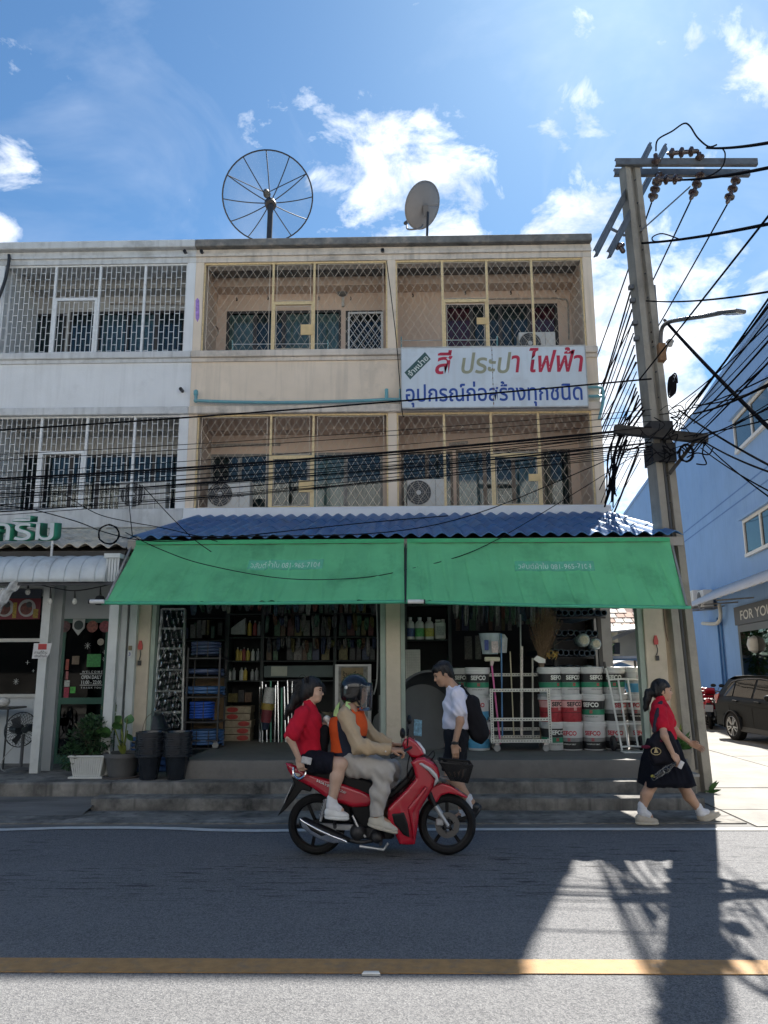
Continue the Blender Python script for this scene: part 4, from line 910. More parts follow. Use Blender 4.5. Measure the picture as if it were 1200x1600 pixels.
px_cable([(0, 640+150), (50, 796), (120, 815), (165, 832), (230, 845), (330, 842), (560, 818), (700, 806)], YE-.5, YE-.5, .007, 'thin cable running from the pale balcony across the cream tiles')
px_cable([(100, 772), (150, 802), (200, 815), (260, 826), (340, 846)], YE-.3, YE-.5, .006, 'cable dropping from the lower pale balcony to the wire coil')
px_cable([(222, 758), (260, 800), (300, 840), (330, 862)], YE-.3, YE-.6, .006, 'thin cable descending from the air conditioner to the blue tiles')
px_cable([(200, 760), (203, 800), (207, 838)], YE-.2, YE-.4, .006, 'vertical drop wire beside the wire coil')
px_cable([(604, 408), (612, 470), (620, 540), (628, 640), (632, 650)], YF-.25, YF-.3, .008, 'wire hanging down the middle pilaster beside the signboard')
coil = [P(170+16*math.cos(a)+random.uniform(-.8, .8), 835+15*math.sin(a)+random.uniform(-.8, .8), YE-.55+.004*i) for i, a in enumerate(np.linspace(0, 6*math.pi*1.02, 66))]
tag(MB().tube(coil, .009, 5).build('wire_coil', CAB, smooth='all'), 'round coil of black wire hanging in front of the cream tiles', 'coil')
def run_away(px, py, r, lab, grp, s=.3, end=(800, 1000)):
    a = P(px, py, YP+.2); b = P(end[0]+random.uniform(-14, 14), end[1]+random.uniform(-30, 10), 44); return cable(sag(a, b, s*2.2, 20), r, lab, grp)
for (a, b) in ((1018, 317), (1079, 314), (1136, 320)): run_away(a, b, .013, 'high voltage wire receding down the side street from a hanging insulator', 'high voltage wires down the side street', .35, (800, 830))
for k in range(9): run_away(985+k*1.2, 455+k*16+random.uniform(-5, 5), random.choice((.008, .011, .014)), 'cable receding down the side street from the upper rack of the pole', 'upper cables down the side street', random.uniform(.2, .5), (815, 900))
for k in range(9): run_away(992+random.uniform(-20, 25), 660+k*7, random.choice((.006, .009, .016)), 'cable receding down the side street from the wooden crossarm', 'lower cables down the side street', random.uniform(.2, .8), (815, 985))
def run_right(p0, p1, r, lab, grp, s=.05, Y1=4.6):
    a = P(p0[0], p0[1], YP-.2); b = P(p1[0], p1[1], Y1); b = a+(b-a)*1.25; return cable(sag(a, b, s, 20), r, lab, grp)
for (p0, p1) in (((1104, 231), (1230, 212)), ((1064, 281), (1230, 250)), ((1003, 380), (1230, 338))): run_right(p0, p1, .016, 'high voltage wire leaving the pole top towards the right', 'high voltage wires to the right', .05, 5.5)
run_right((1010, 470), (1230, 441), .010, 'thin wire from the pole rack curving away to the right', None, .08, 5.5)
run_right((1000, 592), (1230, 300), .010, 'lone cable rising steeply to the right past the street lamp', None, .0, 5.0)
for k in range(17):
    p0 = (1035+random.uniform(-6, 55), 690+random.uniform(-75, 12)); run_right(p0, (1230, 415+k*14+random.uniform(-10, 10)), random.choice((.005, .007, .009, .013)), 'cable in the fan rising from the wooden crossarm to the right', 'cables fanning to the right', random.uniform(0, .12), random.uniform(4.6, 6.5))
for k, (p0, p1) in enumerate((((1038, 500), (1230, 690)), ((1100, 690), (1230, 740)), ((1100, 692), (1230, 790)), ((1095, 700), (1230, 775)), ((1060, 640), (1230, 735)))): run_right(p0, p1, (.022, .011, .008, .008, .012)[k], ('thick cable slanting down to the right in front of the blue building', 'thin cable slanting down to the right from the end of the wooden crossarm')[k > 0], None if k == 0 else 'cables slanting down right', .06, 6.5)
for k in range(8):
    x = 1000+k*2.0; px_cable([(x-8, 600+k*6), (x-40-random.uniform(0, 20), 690+random.uniform(0, 30)), (955+random.uniform(-12, 8), 780+random.uniform(-20, 20))], YP-.1, YP+2.5, random.choice((.008, .012, .016)), 'drooping cable left of the pole passing behind the facade corner', 'drooping cables left of the pole')
# jumper loops round the insulators
px_cable([(1025, 236), (1028, 218), (1050, 205), (1068, 193), (1078, 197), (1090, 215), (1107, 229), (1120, 226)], YP-.2, YP-.3, .013, 'arched black jumper wire over the pole top')
px_cable([(1128, 231), (1133, 240), (1130, 258), (1118, 270), (1100, 278), (1080, 282)], YP-.25, YP-.2, .011, 'curved jumper wire linking the two crossarms')
px_cable([(1060, 373), (1035, 365), (1020, 370), (1022, 377), (1040, 376)], YP-.2, YP-.2, .010, 'flat wire loop beside the pole below the crossarms')
random.seed(5)
for k in range(16):                                  # the tangle at the telecom crossarm
    x, y = 1055+random.uniform(-28, 32), 690+random.uniform(-50, 28); n = random.randint(3, 5); pts = [(x, y)]
    for _ in range(n): x += random.uniform(-20, 20); y += random.uniform(-18, 20); pts.append((x, y))
    px_cable(pts, YP-.28-random.uniform(0, .1), YP-.3, random.choice((.005, .007, .010)), 'loose wire end in the tangle at the wooden crossarm', 'loose wires at the crossarm')
cl = [P(1072+11*math.cos(a)+random.uniform(-1.2, 1.2), 708+13*math.sin(a)+random.uniform(-1.2, 1.2), YP-.36+.003*i) for i, a in enumerate(np.linspace(0, 10*math.pi, 90))]
tag(MB().tube(cl, .011, 5).build('wire_coil', CAB, smooth='all'), 'spare coil of black cable hanging from the wooden crossarm', 'coil')
cl = [P(1046+7*math.cos(a)*.5+(a*.35), 606+16*math.sin(a)-a*.3, YP-.3) for a in np.linspace(0, 8*math.pi, 60)]
tag(MB().tube(cl, .011, 5).build('wire_coil', CAB, smooth='all'), 'narrow upright coil of cable on the pole above the crossarm', 'coil')
# ================================================================ HARDWARE SHOP GOODS
random.seed(11)
SHELF = M('dark_green_shelf', (.018, .026, .027), .6, .2, 5); SHADE_W = M('backdrop_shade', (.025, .025, .026), .9, .3, 2)
MB().box(XL+.15, XR-.35, 14.0, 14.1, FLOOR, FLOOR+3.0).build('shade_backdrop', SHADE_W, shop)  # added dark sheet standing for the shade deep inside the shop
YSH = 12.25                                       # front of the shelves
def sx(px, py=1040, Y=YSH): return P(px, py, Y).x
def sz(py, px=480, Y=YSH): return P(px, py, Y).z
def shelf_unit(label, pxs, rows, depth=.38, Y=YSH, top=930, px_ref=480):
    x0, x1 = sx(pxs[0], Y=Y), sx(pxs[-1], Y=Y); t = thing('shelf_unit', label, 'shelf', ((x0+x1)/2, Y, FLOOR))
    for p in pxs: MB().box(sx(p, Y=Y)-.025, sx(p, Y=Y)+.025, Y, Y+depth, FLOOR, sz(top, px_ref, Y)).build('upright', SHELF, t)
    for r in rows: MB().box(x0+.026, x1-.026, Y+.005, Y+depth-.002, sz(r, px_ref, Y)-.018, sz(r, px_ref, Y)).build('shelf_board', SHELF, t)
    MB().box(x0, x1, Y+depth+.001, Y+depth+.02, FLOOR, sz(top, px_ref, Y)).build('shade_back_panel', M('shelf_back_shade', (.010, .012, .013), .8, .3, 4), t)  # near-black panel added to stand for the shade behind the shelves
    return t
s1 = shelf_unit('dark green steel shelf unit with rows of packets behind the motorbike', [354, 409, 523, 592], [958, 995, 1032, 1063, 1160])
MB().box(sx(410)+.03, sx(523)-.03, YSH-.01, YSH+.004, sz(1058), sz(1040)).build('drawer_front', M('drawer_green', (.055, .085, .085), .5, .1, 5), s1)
MB().box(sx(424), sx(449), YSH-.016, YSH-.0105, sz(1056), sz(1041)).build('name_plate', M('cream_plate', (.34, .36, .30), .5, .1, 8), s1)
PK = [(.14, .035, .035), (.22, .21, .19), (.06, .15, .08), (.19, .16, .05), (.04, .06, .13), (.16, .16, .16), (.14, .075, .04), (.08, .16, .12), (.26, .25, .23), (.05, .05, .055), (.11, .115, .125)]
PKM = [M('packet_print_%d' % i, tuple(.65*x for x in c), .45, .45, 38, detail=3) for i, c in enumerate(PK)]
def packets(x0, x1, zb, h, wd, group, label, Y=YSH+.05, gap=.02, hang=False):
    x = x0
    while x < x1-wd*.6:
        w = wd*random.uniform(.55, 1.25); hh = h*random.uniform(.62, 1.0)
        if x+w > x1: break
        if random.random() < .88:
            z0 = zb if not hang else zb+h-hh; y = Y+random.uniform(0, .06)
            m = MB().box(x, x+w, y, y+random.uniform(.03, .09), z0, z0+hh)
            tag(m.build('packet', random.choice(PKM)), label, 'packet', group)
        x += w+gap*random.uniform(.4, 2)
lab = 'small coloured packet on the dark shelves behind the motorbike'; grp = 'packets on the left shelves'
for (a, b) in ((412, 521), (526, 588)):
    packets(sx(a)+.03, sx(b)-.02, sz(993), .30, .10, grp, lab); packets(sx(a)+.03, sx(b)-.02, sz(1031), .32, .11, grp, lab)
    packets(sx(a)+.03, sx(b)-.02, sz(957), .22, .06, grp, lab)
packets(sx(526)+.03, sx(588)-.02, sz(1062), .22, .1, grp, lab)
def bottle(label, px, py, Y, h, r, mat, cap=None, group=None, name='bottle', lab_mat=None):
    p = P(px, py, Y); t = thing(name, label, name, p, 0, group)
    b_ = MB().lathe([(0, 0), (r*.96, 0), (r, .01), (r, h*.66), (r*.85, h*.76), (r*.36, h*.86), (r*.34, h*.9)], (0, 0, 0), 'z', 14).build('body', mat, t, smooth=True, loc=(0, 0, 0))
    MB().lathe([(r*.42, h*.88), (r*.42, h), (0, h)], (0, 0, 0), 'z', 12).build('cap', cap or mat, t, loc=(0, 0, 0))
    if lab_mat: MB().lathe([(r*1.01, h*.12), (r*1.012, h*.5)], (0, 0, 0), 'z', 14).build('label_band', lab_mat, t, loc=(0, 0, 0))
    return t
for row, (pxs, py, hh) in enumerate((((390, 398, 405), 993, .24), ((371, 376, 381, 387, 395, 403), 1032, .19), ((358, 365, 377, 383, 394, 401), 1063, .20))):
    for px in pxs: bottle('small bottle or spray can on the narrow shelf beside the hose trolley', px, py, YSH+.12, hh*random.uniform(.85, 1.1), .032, random.choice((M('can_white', (.5, .5, .48), .4), M('can_yellow', (.45, .33, .06), .4), M('can_red', (.28, .05, .05), .4), M('can_grey', (.25, .27, .28), .4))), M('can_cap', (.3, .3, .3), .4), 'bottles on the narrow shelf')
q = [P(361, 991, YSH+.05), P(383, 991, YSH+.05), P(383, 966, YSH+.05), P(372, 973, YSH+.05), P(361, 982, YSH+.05)]
tag(MB().prism([(a.x, a.z) for a in q], YSH+.05, YSH+.16).build('carton', M('grey_carton', (.36, .37, .36), .7, .2, 20)), 'grey printed wedge-shaped carton on the top narrow shelf', 'carton')
for i in range(5):
    z0, z1 = P(375, 1158-i*11, YSH-.05).z, P(375, 1148-i*11, YSH-.05).z; x0, x1 = sx(355+random.uniform(-1, 1)), sx(394+random.uniform(-1, 2))
    t = thing('tile_box', 'flat brown carton with red disc print, number %s from the floor in its stack' % ('one', 'two', 'three', 'four', 'five')[i], 'box', ((x0+x1)/2, YSH-.05, z0))
    MB().box(x0, x1, YSH-.05, YSH+.3, z0, z1).build('carton', M('beige_carton', (.30, .25, .18), .75, .25, 18), t); cx = x0+(x1-x0)*(.3 if i > 2 else .72)
    MB().lathe([(0, 0), (.075, 0), (.075, -.003), (0, -.003)], (0, 0, 0), 'y', 20).xf(Matrix.Translation((cx, YSH-.0505, (z0+z1)/2)) @ Matrix.Diagonal((1.2, 1, .52, 1))).build('print', M('print_red', (.33, .035, .03), .6, .2, 20), t)
packets(sx(357), sx(406), sz(1097), .2, .12, 'white cartons on the narrow shelf', 'white carton on the narrow shelf above the brown boxes')
# shiny curtain rods leaning, taped bundle in front
CHROME = M('bright_steel_tube', (.62, .63, .64), .16, .1, 9, metal=.95); CHG = M('green_steel_tube', (.10, .30, .22), .3, .1, 9, metal=.4)
for i, px in enumerate((407, 411, 418, 424, 430, 436, 441, 447, 452, 456)):
    a, b = P(px-1, 1160, YSH-.1-.01*(i % 3)), P(px+random.uniform(-4, 1), 1064+random.uniform(-2, 12), YSH-.03)
    tag(MB().cyl(a, b, .014, n=8).build('curtain_rod', CHG if i in (3, 6) else CHROME, smooth=True), 'bright steel curtain rod leaning against the dark shelves', 'rod', 'curtain rods leaning on the shelves')
t = thing('tape_bundle', 'taped bundle of yellow, dark red and blue tape rolls hanging by the rods', 'tape', P(418, 1140, YSH-.2))
for (a, b, r0, r1, c) in ((1140, 1129, .045, .06, (.02, .03, .06)), (1128.5, 1109, .075, .085, (.16, .035, .045)), (1108.5, 1099, .1, .1, (.26, .19, .04)), (1098.5, 1074, .09, .075, (.35, .36, .36))):
    MB().cyl(P(414+(1140-a)*.12, a, YSH-.2), P(414+(1140-b)*.12, b, YSH-.2), r0, r1, n=14).build('tape_roll', M('tape_%d' % a, c, .35, .35, 60), t, smooth=True)
# framed sheet with brown paper
x0, x1, z0, z1 = sx(524, Y=YSH-.3), sx(580, Y=YSH-.3), P(550, 1162, YSH-.3).z, P(550, 1038, YSH-.3).z
t = thing('framed_sheet', 'silver framed clear sheet with brown paper notice standing behind the rider', 'panel', ((x0+x1)/2, YSH-.3, z0))
f = MB(); f.box(x0, x1, YSH-.33, YSH-.28, z1-.03, z1); f.box(x0, x0+.05, YSH-.33, YSH-.28, z0, z1-.031); f.box(x1-.05, x1, YSH-.33, YSH-.28, z0, z1-.031); f.box(x0+.051, x1-.051, YSH-.33, YSH-.28, z0, z0+.04)
f.build('frame', M('silver_frame', (.42, .43, .43), .35, .1, 8, metal=.5), t); MB().box(x0+.05, x1-.05, YSH-.305, YSH-.3, z0+.04, z1-.03).build('sheet', M('milky_sheet', (.22, .22, .21), .25, .35, 12), t)
MB().box(x0+.09, x1-.12, YSH-.312, YSH-.307, z1-.25, z1-.05).build('paper', M('brown_paper', (.26, .2, .12), .8, .15, 12), t); put_text('ร้านเพื่อน', 'lettering', M('ink', (.02, .02, .02), .8), ((x0+x1)/2-.01, YSH-.314, z1-.15), width=.3, height=.1, bold=.01, parent=t)
# --- step ladder in clear wrap
YL = 11.55; lad = thing('step_ladder', 'plastic-wrapped aluminium step ladder standing left of the hose trolley', 'ladder', P(262, 1150, YL))
ALU = M('aluminium', (.48, .49, .48), .4, .1, 9, metal=.6)
lr = lambda t: (P(254-16*t, 952+195*t, YL-.25*t), P(289-4*t, 952+195*t, YL-.25*t))
for i in (0, 1): MB().bar(lr(0)[i], lr(1.05)[i], .03, .06, up=(0, 1, 0)).build('rail', ALU, lad)
for k, t_ in enumerate((.0, .155, .315, .485, .655, .825)):
    a, b = lr(t_); MB().bar(a, b, .07, .028).build('tread', ALU, lad)
    if k > 1:
        for s, (u, v) in enumerate(((a, b), (b, a))): MB().bar(u.lerp(v, .03)+Vector((0, 0, -.16)), u.lerp(v, .28)+Vector((0, 0, -.02)), .012, .012).build('brace', ALU, lad)
wrap = glass('clear_film', (.8, .85, .85), .25, .72)
MB().grid(lambda u, v: lr(v*.95)[0].lerp(lr(v*.95)[1], u)+Vector((0, -.05-.03*math.sin(u*31+v*17)*math.sin(v*57+3*u)-.012*math.sin(u*83-v*40), 0)), 26, 60).build('plastic_wrap', wrap, lad, smooth='all')
# --- trolley with coils of hose
YH = 11.2; zfl = FLOOR
tro = thing('hose_trolley', 'black steel trolley with tiers of coiled hose beside the step ladder', 'trolley', (P(316, 1180, YH).x, YH+.2, zfl))
hx0, hx1 = P(288, 1100, YH).x, P(343, 1100, YH).x; BKM = M('black_steel', (.022, .024, .028), .45, .2, 9)
for x in (hx0+.02, hx1-.02):
    for y in (YH+.02, YH+.42): MB().box(x-.012, x+.012, y-.012, y+.012, zfl+.1, P(316, 1012, YH).z).build('upright', BKM, tro)
coil_rows = [(292, 340, 1027, 1002, 5, 'hose_dark'), (286, 345, 1057, 1045, 2, 'hose_dark'), (283, 346, 1088, 1073, 3, 'hose_mid'), (289, 329, 1127, 1097, 7, 'hose_bright'), (289, 344, 1168, 1142, 6, 'hose_mid')]
HCOL = {'hose_dark': M('hose_navy', (.05, .075, .15), .4, .15, 12), 'hose_mid': M('hose_blue', (.05, .12, .27), .38, .15, 12), 'hose_bright': M('hose_bright_blue', (.02, .085, .42), .38, .12, 12)}
clabs = ['navy hose coil on the topmost tier of the trolley', 'flat navy hose coil on the second tier of the trolley', 'thin blue hose coil on the third tier of the trolley', 'bright blue hose roll standing on the fourth tier of the trolley', 'large pale blue hose coil on the lowest tier of the trolley']
for k, (a, b, yb, yt, n, col) in enumerate(coil_rows):
    p0, p1 = P(a, yb, YH), P(b, yb, YH); rad = (p1.x-p0.x)/2; c = Vector(((p0.x+p1.x)/2, YH+.22, p0.z)); h = P(a, yt, YH).z-p0.z; pit = h/n
    MB().box(hx0, hx1, YH, YH+.44, p0.z-.025, p0.z-.006).build('tier', BKM, tro)
    pts = [(c.x+(rad-pit/2)*math.cos(t), c.y+.9*(rad-pit/2)*math.sin(t), c.z+pit/2+pit*max(0, min(n-1, (t/(2*math.pi))))) for t in np.linspace(0, 2*math.pi*n, 30*n)]
    cb = thing('hose_coil', clabs[k], 'hose', c); MB().tube(pts, pit*.5, 6).build('hose', HCOL[col], cb, smooth='all')
    for q in (.25, .7):
        aa = -math.pi/2+(q-.5)*1.6; MB().bar((c.x+rad*1.0*math.cos(aa), c.y+rad*.92*math.sin(aa), c.z), (c.x+rad*1.0*math.cos(aa), c.y+rad*.92*math.sin(aa), c.z+h), .012, .012).build('tie', BLKP, cb)
for x in (hx0+.05, hx1-.05):
    for y in (YH+.05, YH+.4):
        w = MB().lathe([(0, -.015), (.045, -.015), (.045, .015), (0, .015)], (x, y, zfl+.046), 'y', 14).build('caster', M('caster_grey', (.25, .25, .24), .5), tro); MB().box(x-.03, x+.03, y-.022, y+.022, zfl+.085, zfl+.1).build('caster_plate', CHROME, w)
MB().box(hx0, hx1, YH, YH+.44, zfl+.102, zfl+.12).build('base', BKM, tro)
p = P(300, 1060, YH+.5); tag(MB().box(p.x, p.x+.4, YH+.55, YH+.9, FLOOR, P(320, 1060, YH+.55).z).build('carton', M('brown_carton', (.21, .135, .07), .8, .2, 8)), 'brown cardboard carton behind the hose trolley', 'carton')
# left dark stock behind the ladder and trolley
s2 = shelf_unit('dark rack with small hanging packs behind the hose trolley', [262, 352], [965, 1000, 1040, 1090], .35, YSH+.35, 925, 310)
packets(sx(300, Y=12.6), sx(350, Y=12.6), P(320, 965, 12.6).z-.28, .26, .07, 'packs behind the hose trolley', 'small dark pack hanging behind the hose trolley', 12.56, .015); packets(sx(268, Y=12.6), sx(350, Y=12.6), P(320, 997, 12.6).z, .24, .08, 'packs behind the hose trolley', 'small dark pack hanging behind the hose trolley', 12.56, .015)
# --- stacks of black buckets on the middle step
def pail_mesh():
    return MB().lathe([(0, 0), (.105, 0), (.108, .01), (.146, .262), (.176, .268), (.182, .276), (.182, .296), (.176, .302), (.155, .302), (.15, .285), (.102, .015), (0, .015)], (0, 0, 0), 'z', 22).mesh('bucket')
pm = pail_mesh(); pm.materials.append(M('black_bucket', (.016, .019, .024), .22, .2, 8)); pm.polygons.foreach_set('use_smooth', [True]*len(pm.polygons)); pm.set_sharp_from_angle(angle=R_(30))
NUM = ['lowest', 'second', 'third', 'fourth', 'fifth', 'sixth', 'seventh', 'eighth', 'ninth', 'tenth', 'topmost']
for px, py, who in ((227, 1220, 'left stack beside the grey plant pot'), (270, 1220, 'right stack below the step ladder')):
    g0 = G(px, py, ST_Z2)
    for k in range(11):
        o = bpy.data.objects.new('bucket', pm); COL.objects.link(o); o.location = (g0.x+random.uniform(-.003, .003), g0.y+.13, ST_Z2+k*.0265); o.rotation_euler = (random.uniform(-.012, .012), random.uniform(-.012, .012), random.random()*6)
        tag(o, '%s nested black bucket of the %s' % (NUM[k], who), 'bucket', 'stacked black buckets')
# --- black oval tubs and a blue crate behind
tub_prof = [(0, 0), (.2, 0), (.205, .01), (.27, .17), (.3, .172), (.3, .19), (.26, .19), (.195, .02), (0, .02)]
tm = MB().lathe(tub_prof, (0, 0, 0), 'z', 28).xf(Matrix.Diagonal((1.12, .8, 1, 1))).mesh('tub'); tm.materials.append(M('black_tub', (.016, .018, .022), .35, .2, 8)); tm.polygons.foreach_set('use_smooth', [True]*len(tm.polygons)); tm.set_sharp_from_angle(angle=R_(30))
gb = G(224, 1190, ST_Z2)
for k in range(6):
    o = bpy.data.objects.new('basin', tm); COL.objects.link(o); o.location = (P(226, 1140, 10.7).x, 10.72+.01*k, ST_Z2+.50+k*.032); o.rotation_euler = (math.pi+R_(4), R_(3), 0); o.location.z += .06
    tag(o, '%s upturned black plastic basin of the pile behind the bucket stacks' % (['lowest', 'second', 'third', 'fourth', 'fifth', 'topmost'][k]), 'basin', 'upturned basins')
p = P(205, 1180, 10.6); cr = thing('blue_crate', 'blue plastic crate under the upturned black basins', 'crate', (p.x, 10.7, ST_Z2)); CRB = M('crate_blue', (.03, .10, .26), .4, .12, 8)
cx0, cx1, cz1 = P(189, 1180, 10.5).x, P(262, 1180, 10.5).x, ST_Z2+.40
for zz in np.arange(ST_Z2+.02, cz1, .075): MB().box(cx0, cx1, 10.5, 10.53, float(zz), float(zz)+.05).build('slat', CRB, cr)
for (a, b, c_, d) in ((cx0, cx1, 10.90, 10.93), (cx0, cx0+.02, 10.535, 10.89), (cx1-.02, cx1, 10.535, 10.89)): MB().box(a, b, c_, d, ST_Z2, cz1).build('side', CRB, cr)
MB().box(cx0+.025, cx1-.025, 10.54, 10.89, ST_Z2+.0, ST_Z2+.02).build('base', CRB, cr)
# --- right bay: shelf with chemical jugs
s3 = shelf_unit('dark shelf with white jugs behind the middle post', [634, 704], [945, 999, 1062, 1120], .4, 12.0, 925, 668)
JUG = M('jug_white', (.58, .58, .54), .45, .08, 10)
for px, cl, nm in ((641, (.06, .09, .22), 'navy'), (656, (.10, .40, .12), 'green'), (671, (.45, .42, .08), 'yellow')): bottle('white plastic jug with %s label on the shelf behind the boy' % nm, px, 999, 12.1, .34, .072, JUG, M('jug_cap', (.6, .6, .58), .4), 'jugs on the shelf', 'jug', M('jug_label_'+nm, cl, .5, .3, 30))
p = P(688, 999, 12.1); t = thing('jerrycan', 'square white jerrycan with printed panel beside the jugs', 'jerrycan', p); MB().box(p.x-.085, p.x+.085, 12.06, 12.24, p.z, p.z+.27).build('body', JUG, t, bevel=.02); MB().cyl((p.x+.05, 12.13, p.z+.27), (p.x+.05, 12.13, p.z+.31), .03, n=10).build('cap', JUG, t); MB().bar((p.x-.07, 12.13, p.z+.29), (p.x+.01, 12.13, p.z+.29), .03, .03).build('handle', JUG, t); MB().box(p.x-.06, p.x+.06, 12.052, 12.058, p.z+.06, p.z+.2).build('print', M('jug_print', (.38, .40, .38), .5, .4, 60), t)
packets(sx(637, 940, 12.0), sx(702, 940, 12.0), P(668, 944, 12.0).z, .24, .07, 'cans on the top right shelf', 'dark can on the top shelf above the jugs', 12.08, .01)
p = P(646, 1062, 12.02); bx = thing('grid_box', 'white carton with printed grid leaning behind the round basin', 'carton', p); x0, x1, z0, z1 = P(634, 1060, 11.95).x, P(657, 1060, 11.95).x, P(645, 1064, 11.95).z, P(645, 1015, 11.95).z
MB().box(x0, x1, 11.95, 12.0, z0, z1).build('carton', M('white_carton', (.52, .52, .48), .7, .1, 10), bx); gm = MB()
for i in range(1, 12): gm.box(x0+.01, x1-.01, 11.947, 11.949, z0+(z1-z0)*i/12-.001, z0+(z1-z0)*i/12+.001)
for i in range(1, 7): gm.box(x0+(x1-x0)*i/7-.001, x0+(x1-x0)*i/7+.001, 11.947, 11.949, z0+.01, z1-.03)
gm.build('grid_print', M('grid_grey', (.25, .26, .27), .7), bx)['kind'] = 'stuff'
# --- big round basin leaning on the wall
bc = P(672, 1119, 11.0); bas = thing('round_basin', 'huge round black plastic basin leaning on its side behind the boy', 'basin', (bc.x, bc.y+.2, FLOOR))
RB = .60; prof = [(0, .16), (RB*.78, .16), (RB*.86, .10), (RB*.97, -.13), (RB*1.02, -.135), (RB*1.02, -.10), (RB*.99, -.09), (RB*.88, .14), (RB*.8, .185), (0, .185)]
mt = Matrix.Translation(bc) @ Matrix.Rotation(R_(24), 4, 'Z') @ Matrix.Rotation(R_(-12), 4, 'X')
MB().lathe(prof, (0, 0, 0), 'y', 48).xf(mt).build('tub', M('basin_black', (.03, .034, .037), .42, .18, 5), bas, smooth=True)
st = MB().box(-.06, .06, .15, .157, -.12, .1).xf(mt @ Matrix.Translation((-.13, 0, -.12)) @ Matrix.Rotation(R_(8), 4, 'Y')); st.build('sticker', M('sticker_blue', (.16, .32, .45), .5, .5, 30), bas)
# --- ribbed grey jar and the grey panel behind
p = G(608, 1166, FLOOR); jar = thing('rubber_jar', 'dark grey ribbed jar with lid knob behind the rider handlebar', 'jar', p)
MB().lathe([(0, 0), (.16, 0), (.2, .06), (.245, .2), (.25, .3), (.22, .4), (.15, .46), (.15, .47), (.165, .475), (.165, .50), (.13, .505), (0, .505)], (0, 0, 0), 'z', 40).build('body', M('jar_grey', (.105, .105, .10), .6, .25, 14, .5, 30, stretch=(1, 1, .12)), jar, smooth=True, loc=(0, .22, 0))
for k in range(6): MB().tube([(.13*math.cos(a), .13*math.sin(a), .505+.008*math.sin(a*5+k)) for a in np.linspace(k*1.05, k*1.05+.9, 8)], .016, 6).build('rim_tie', BLK, jar, loc=(0, .22, 0))
p0, p1 = P(592, 1160, 11.2), P(634, 1086, 11.2); tag(MB().box(p0.x, p1.x, 11.2, 11.23, FLOOR, p1.z).build('board', M('grey_board', (.20, .205, .2), .7, .1, 4)), 'plain grey board leaning against the middle post', 'board')
# --- paint buckets
PB_W = M('pail_white', (.52, .53, .53), .38, .05, 6); PB_K = M('pail_black', (.018, .018, .02), .4, .2, 8); PB_G = M('pail_green', (.02, .20, .11), .4, .15, 8); PB_R = M('pail_red', (.33, .035, .045), .45, .25, 30); PB_P = M('pail_pink', (.55, .30, .29), .45, .1, 10); PB_GR = M('pail_grey', (.20, .20, .20), .45, .15, 12); PB_B = M('pail_blue', (.07, .28, .46), .45, .15, 10)
TXT_W = M('print_white', (.62, .64, .6), .5); TXT_G = M('print_green', (.12, .42, .30), .5); TXT_R = M('print_red_bright', (.42, .03, .05), .5); TXT_K = M('print_black', (.02, .02, .02), .5)
_word = {}
def pail_parts(root, kind, ang=0.0):
    R0, R1, H = .148, .165, .375
    def rr(z): return R0+(R1-R0)*z/H
    body_mat = PB_R if kind == 'red' else PB_W
    MB().lathe([(0, 0), (R0*.97, 0), (R0, .006), (R1, H-.03), (0, H-.03)], (0, 0, 0), 'z', 28).build('pail', body_mat, root, smooth=True, loc=(0, 0, 0))
    MB().lathe([(R1+.002, H-.075), (R1+.012, H-.073), (R1+.013, H-.04), (R1+.006, H-.036), (R1+.010, H-.032), (R1+.010, H-.004), (R1, H), (R1*.8, H-.012), (0, H-.012)], (0, 0, 0), 'z', 28).build('lid', PB_W, root, smooth=True, loc=(0, 0, 0))
    bands = {'green': [(.10, .17, PB_G), (.171, .285, PB_K)], 'red': [(.20, .29, PB_P), (.13, .136, PB_K)], 'grey': [(.015, .115, PB_K), (.116, .165, PB_GR)], 'blue': [(.03, .15, PB_B)]}[kind]
    for a, b, mt_ in bands: MB().lathe([(rr(a)+.0015, a), (rr(b)+.0015, b)], (0, 0, 0), 'z', 28).build('band', mt_, root, smooth=True, loc=(0, 0, 0))
    zc, colr = {'green': (.235, TXT_W), 'red': (.245, TXT_K), 'grey': (.225, TXT_R), 'blue': (.235, TXT_R)}[kind]
    def curve_text(body, wdt, hgt, z, mt_, off, bold):
        me = text_mesh(body, wdt, hgt, bold=bold)
        for v in me.vertices:
            a = -math.pi/2+ang+v.co.x/R1; zz = z+v.co.y; rad = rr(zz)+off; v.co = (rad*math.cos(a), rad*math.sin(a), zz)
        o = link('lettering', me, mt_, root, loc=(0, 0, 0))
    curve_text('SEFCO', .225, .062, zc, colr, .0035, .04)
    if kind == 'green': curve_text('ACRYLIC SEALER 5 IN 1', .2, .016, .075, TXT_K, .003, .01)
    if kind == 'grey': curve_text('WATERPROOF CEMENT', .2, .018, .08, TXT_W, .003, .01)
    sq = MB()
    for i in range(2):
        for j in range(2):
            a = -math.pi/2+ang+(i-.5)*.13; z = {'green': .14, 'red': .18, 'grey': .14, 'blue': .17}[kind]+(j-.5)*.022; rad = rr(z)+.004
            sq.box(-.008, .008, -.001, .001, -.008, .008); sq.xf(Matrix.Translation((rad*math.cos(a), rad*math.sin(a), z)) @ Matrix.Rotation(a+math.pi/2, 4, 'Z'), len(sq.v)-8)
    sq.build('emblem', TXT_R if kind != 'red' else PB_P, root, loc=(0, 0, 0))
proto = {}
COLR = {'green': 'green-labelled', 'red': 'red-labelled', 'grey': 'grey-labelled', 'blue': 'blue-labelled'}
YBK = G(900, 1173, FLOOR).y+.16
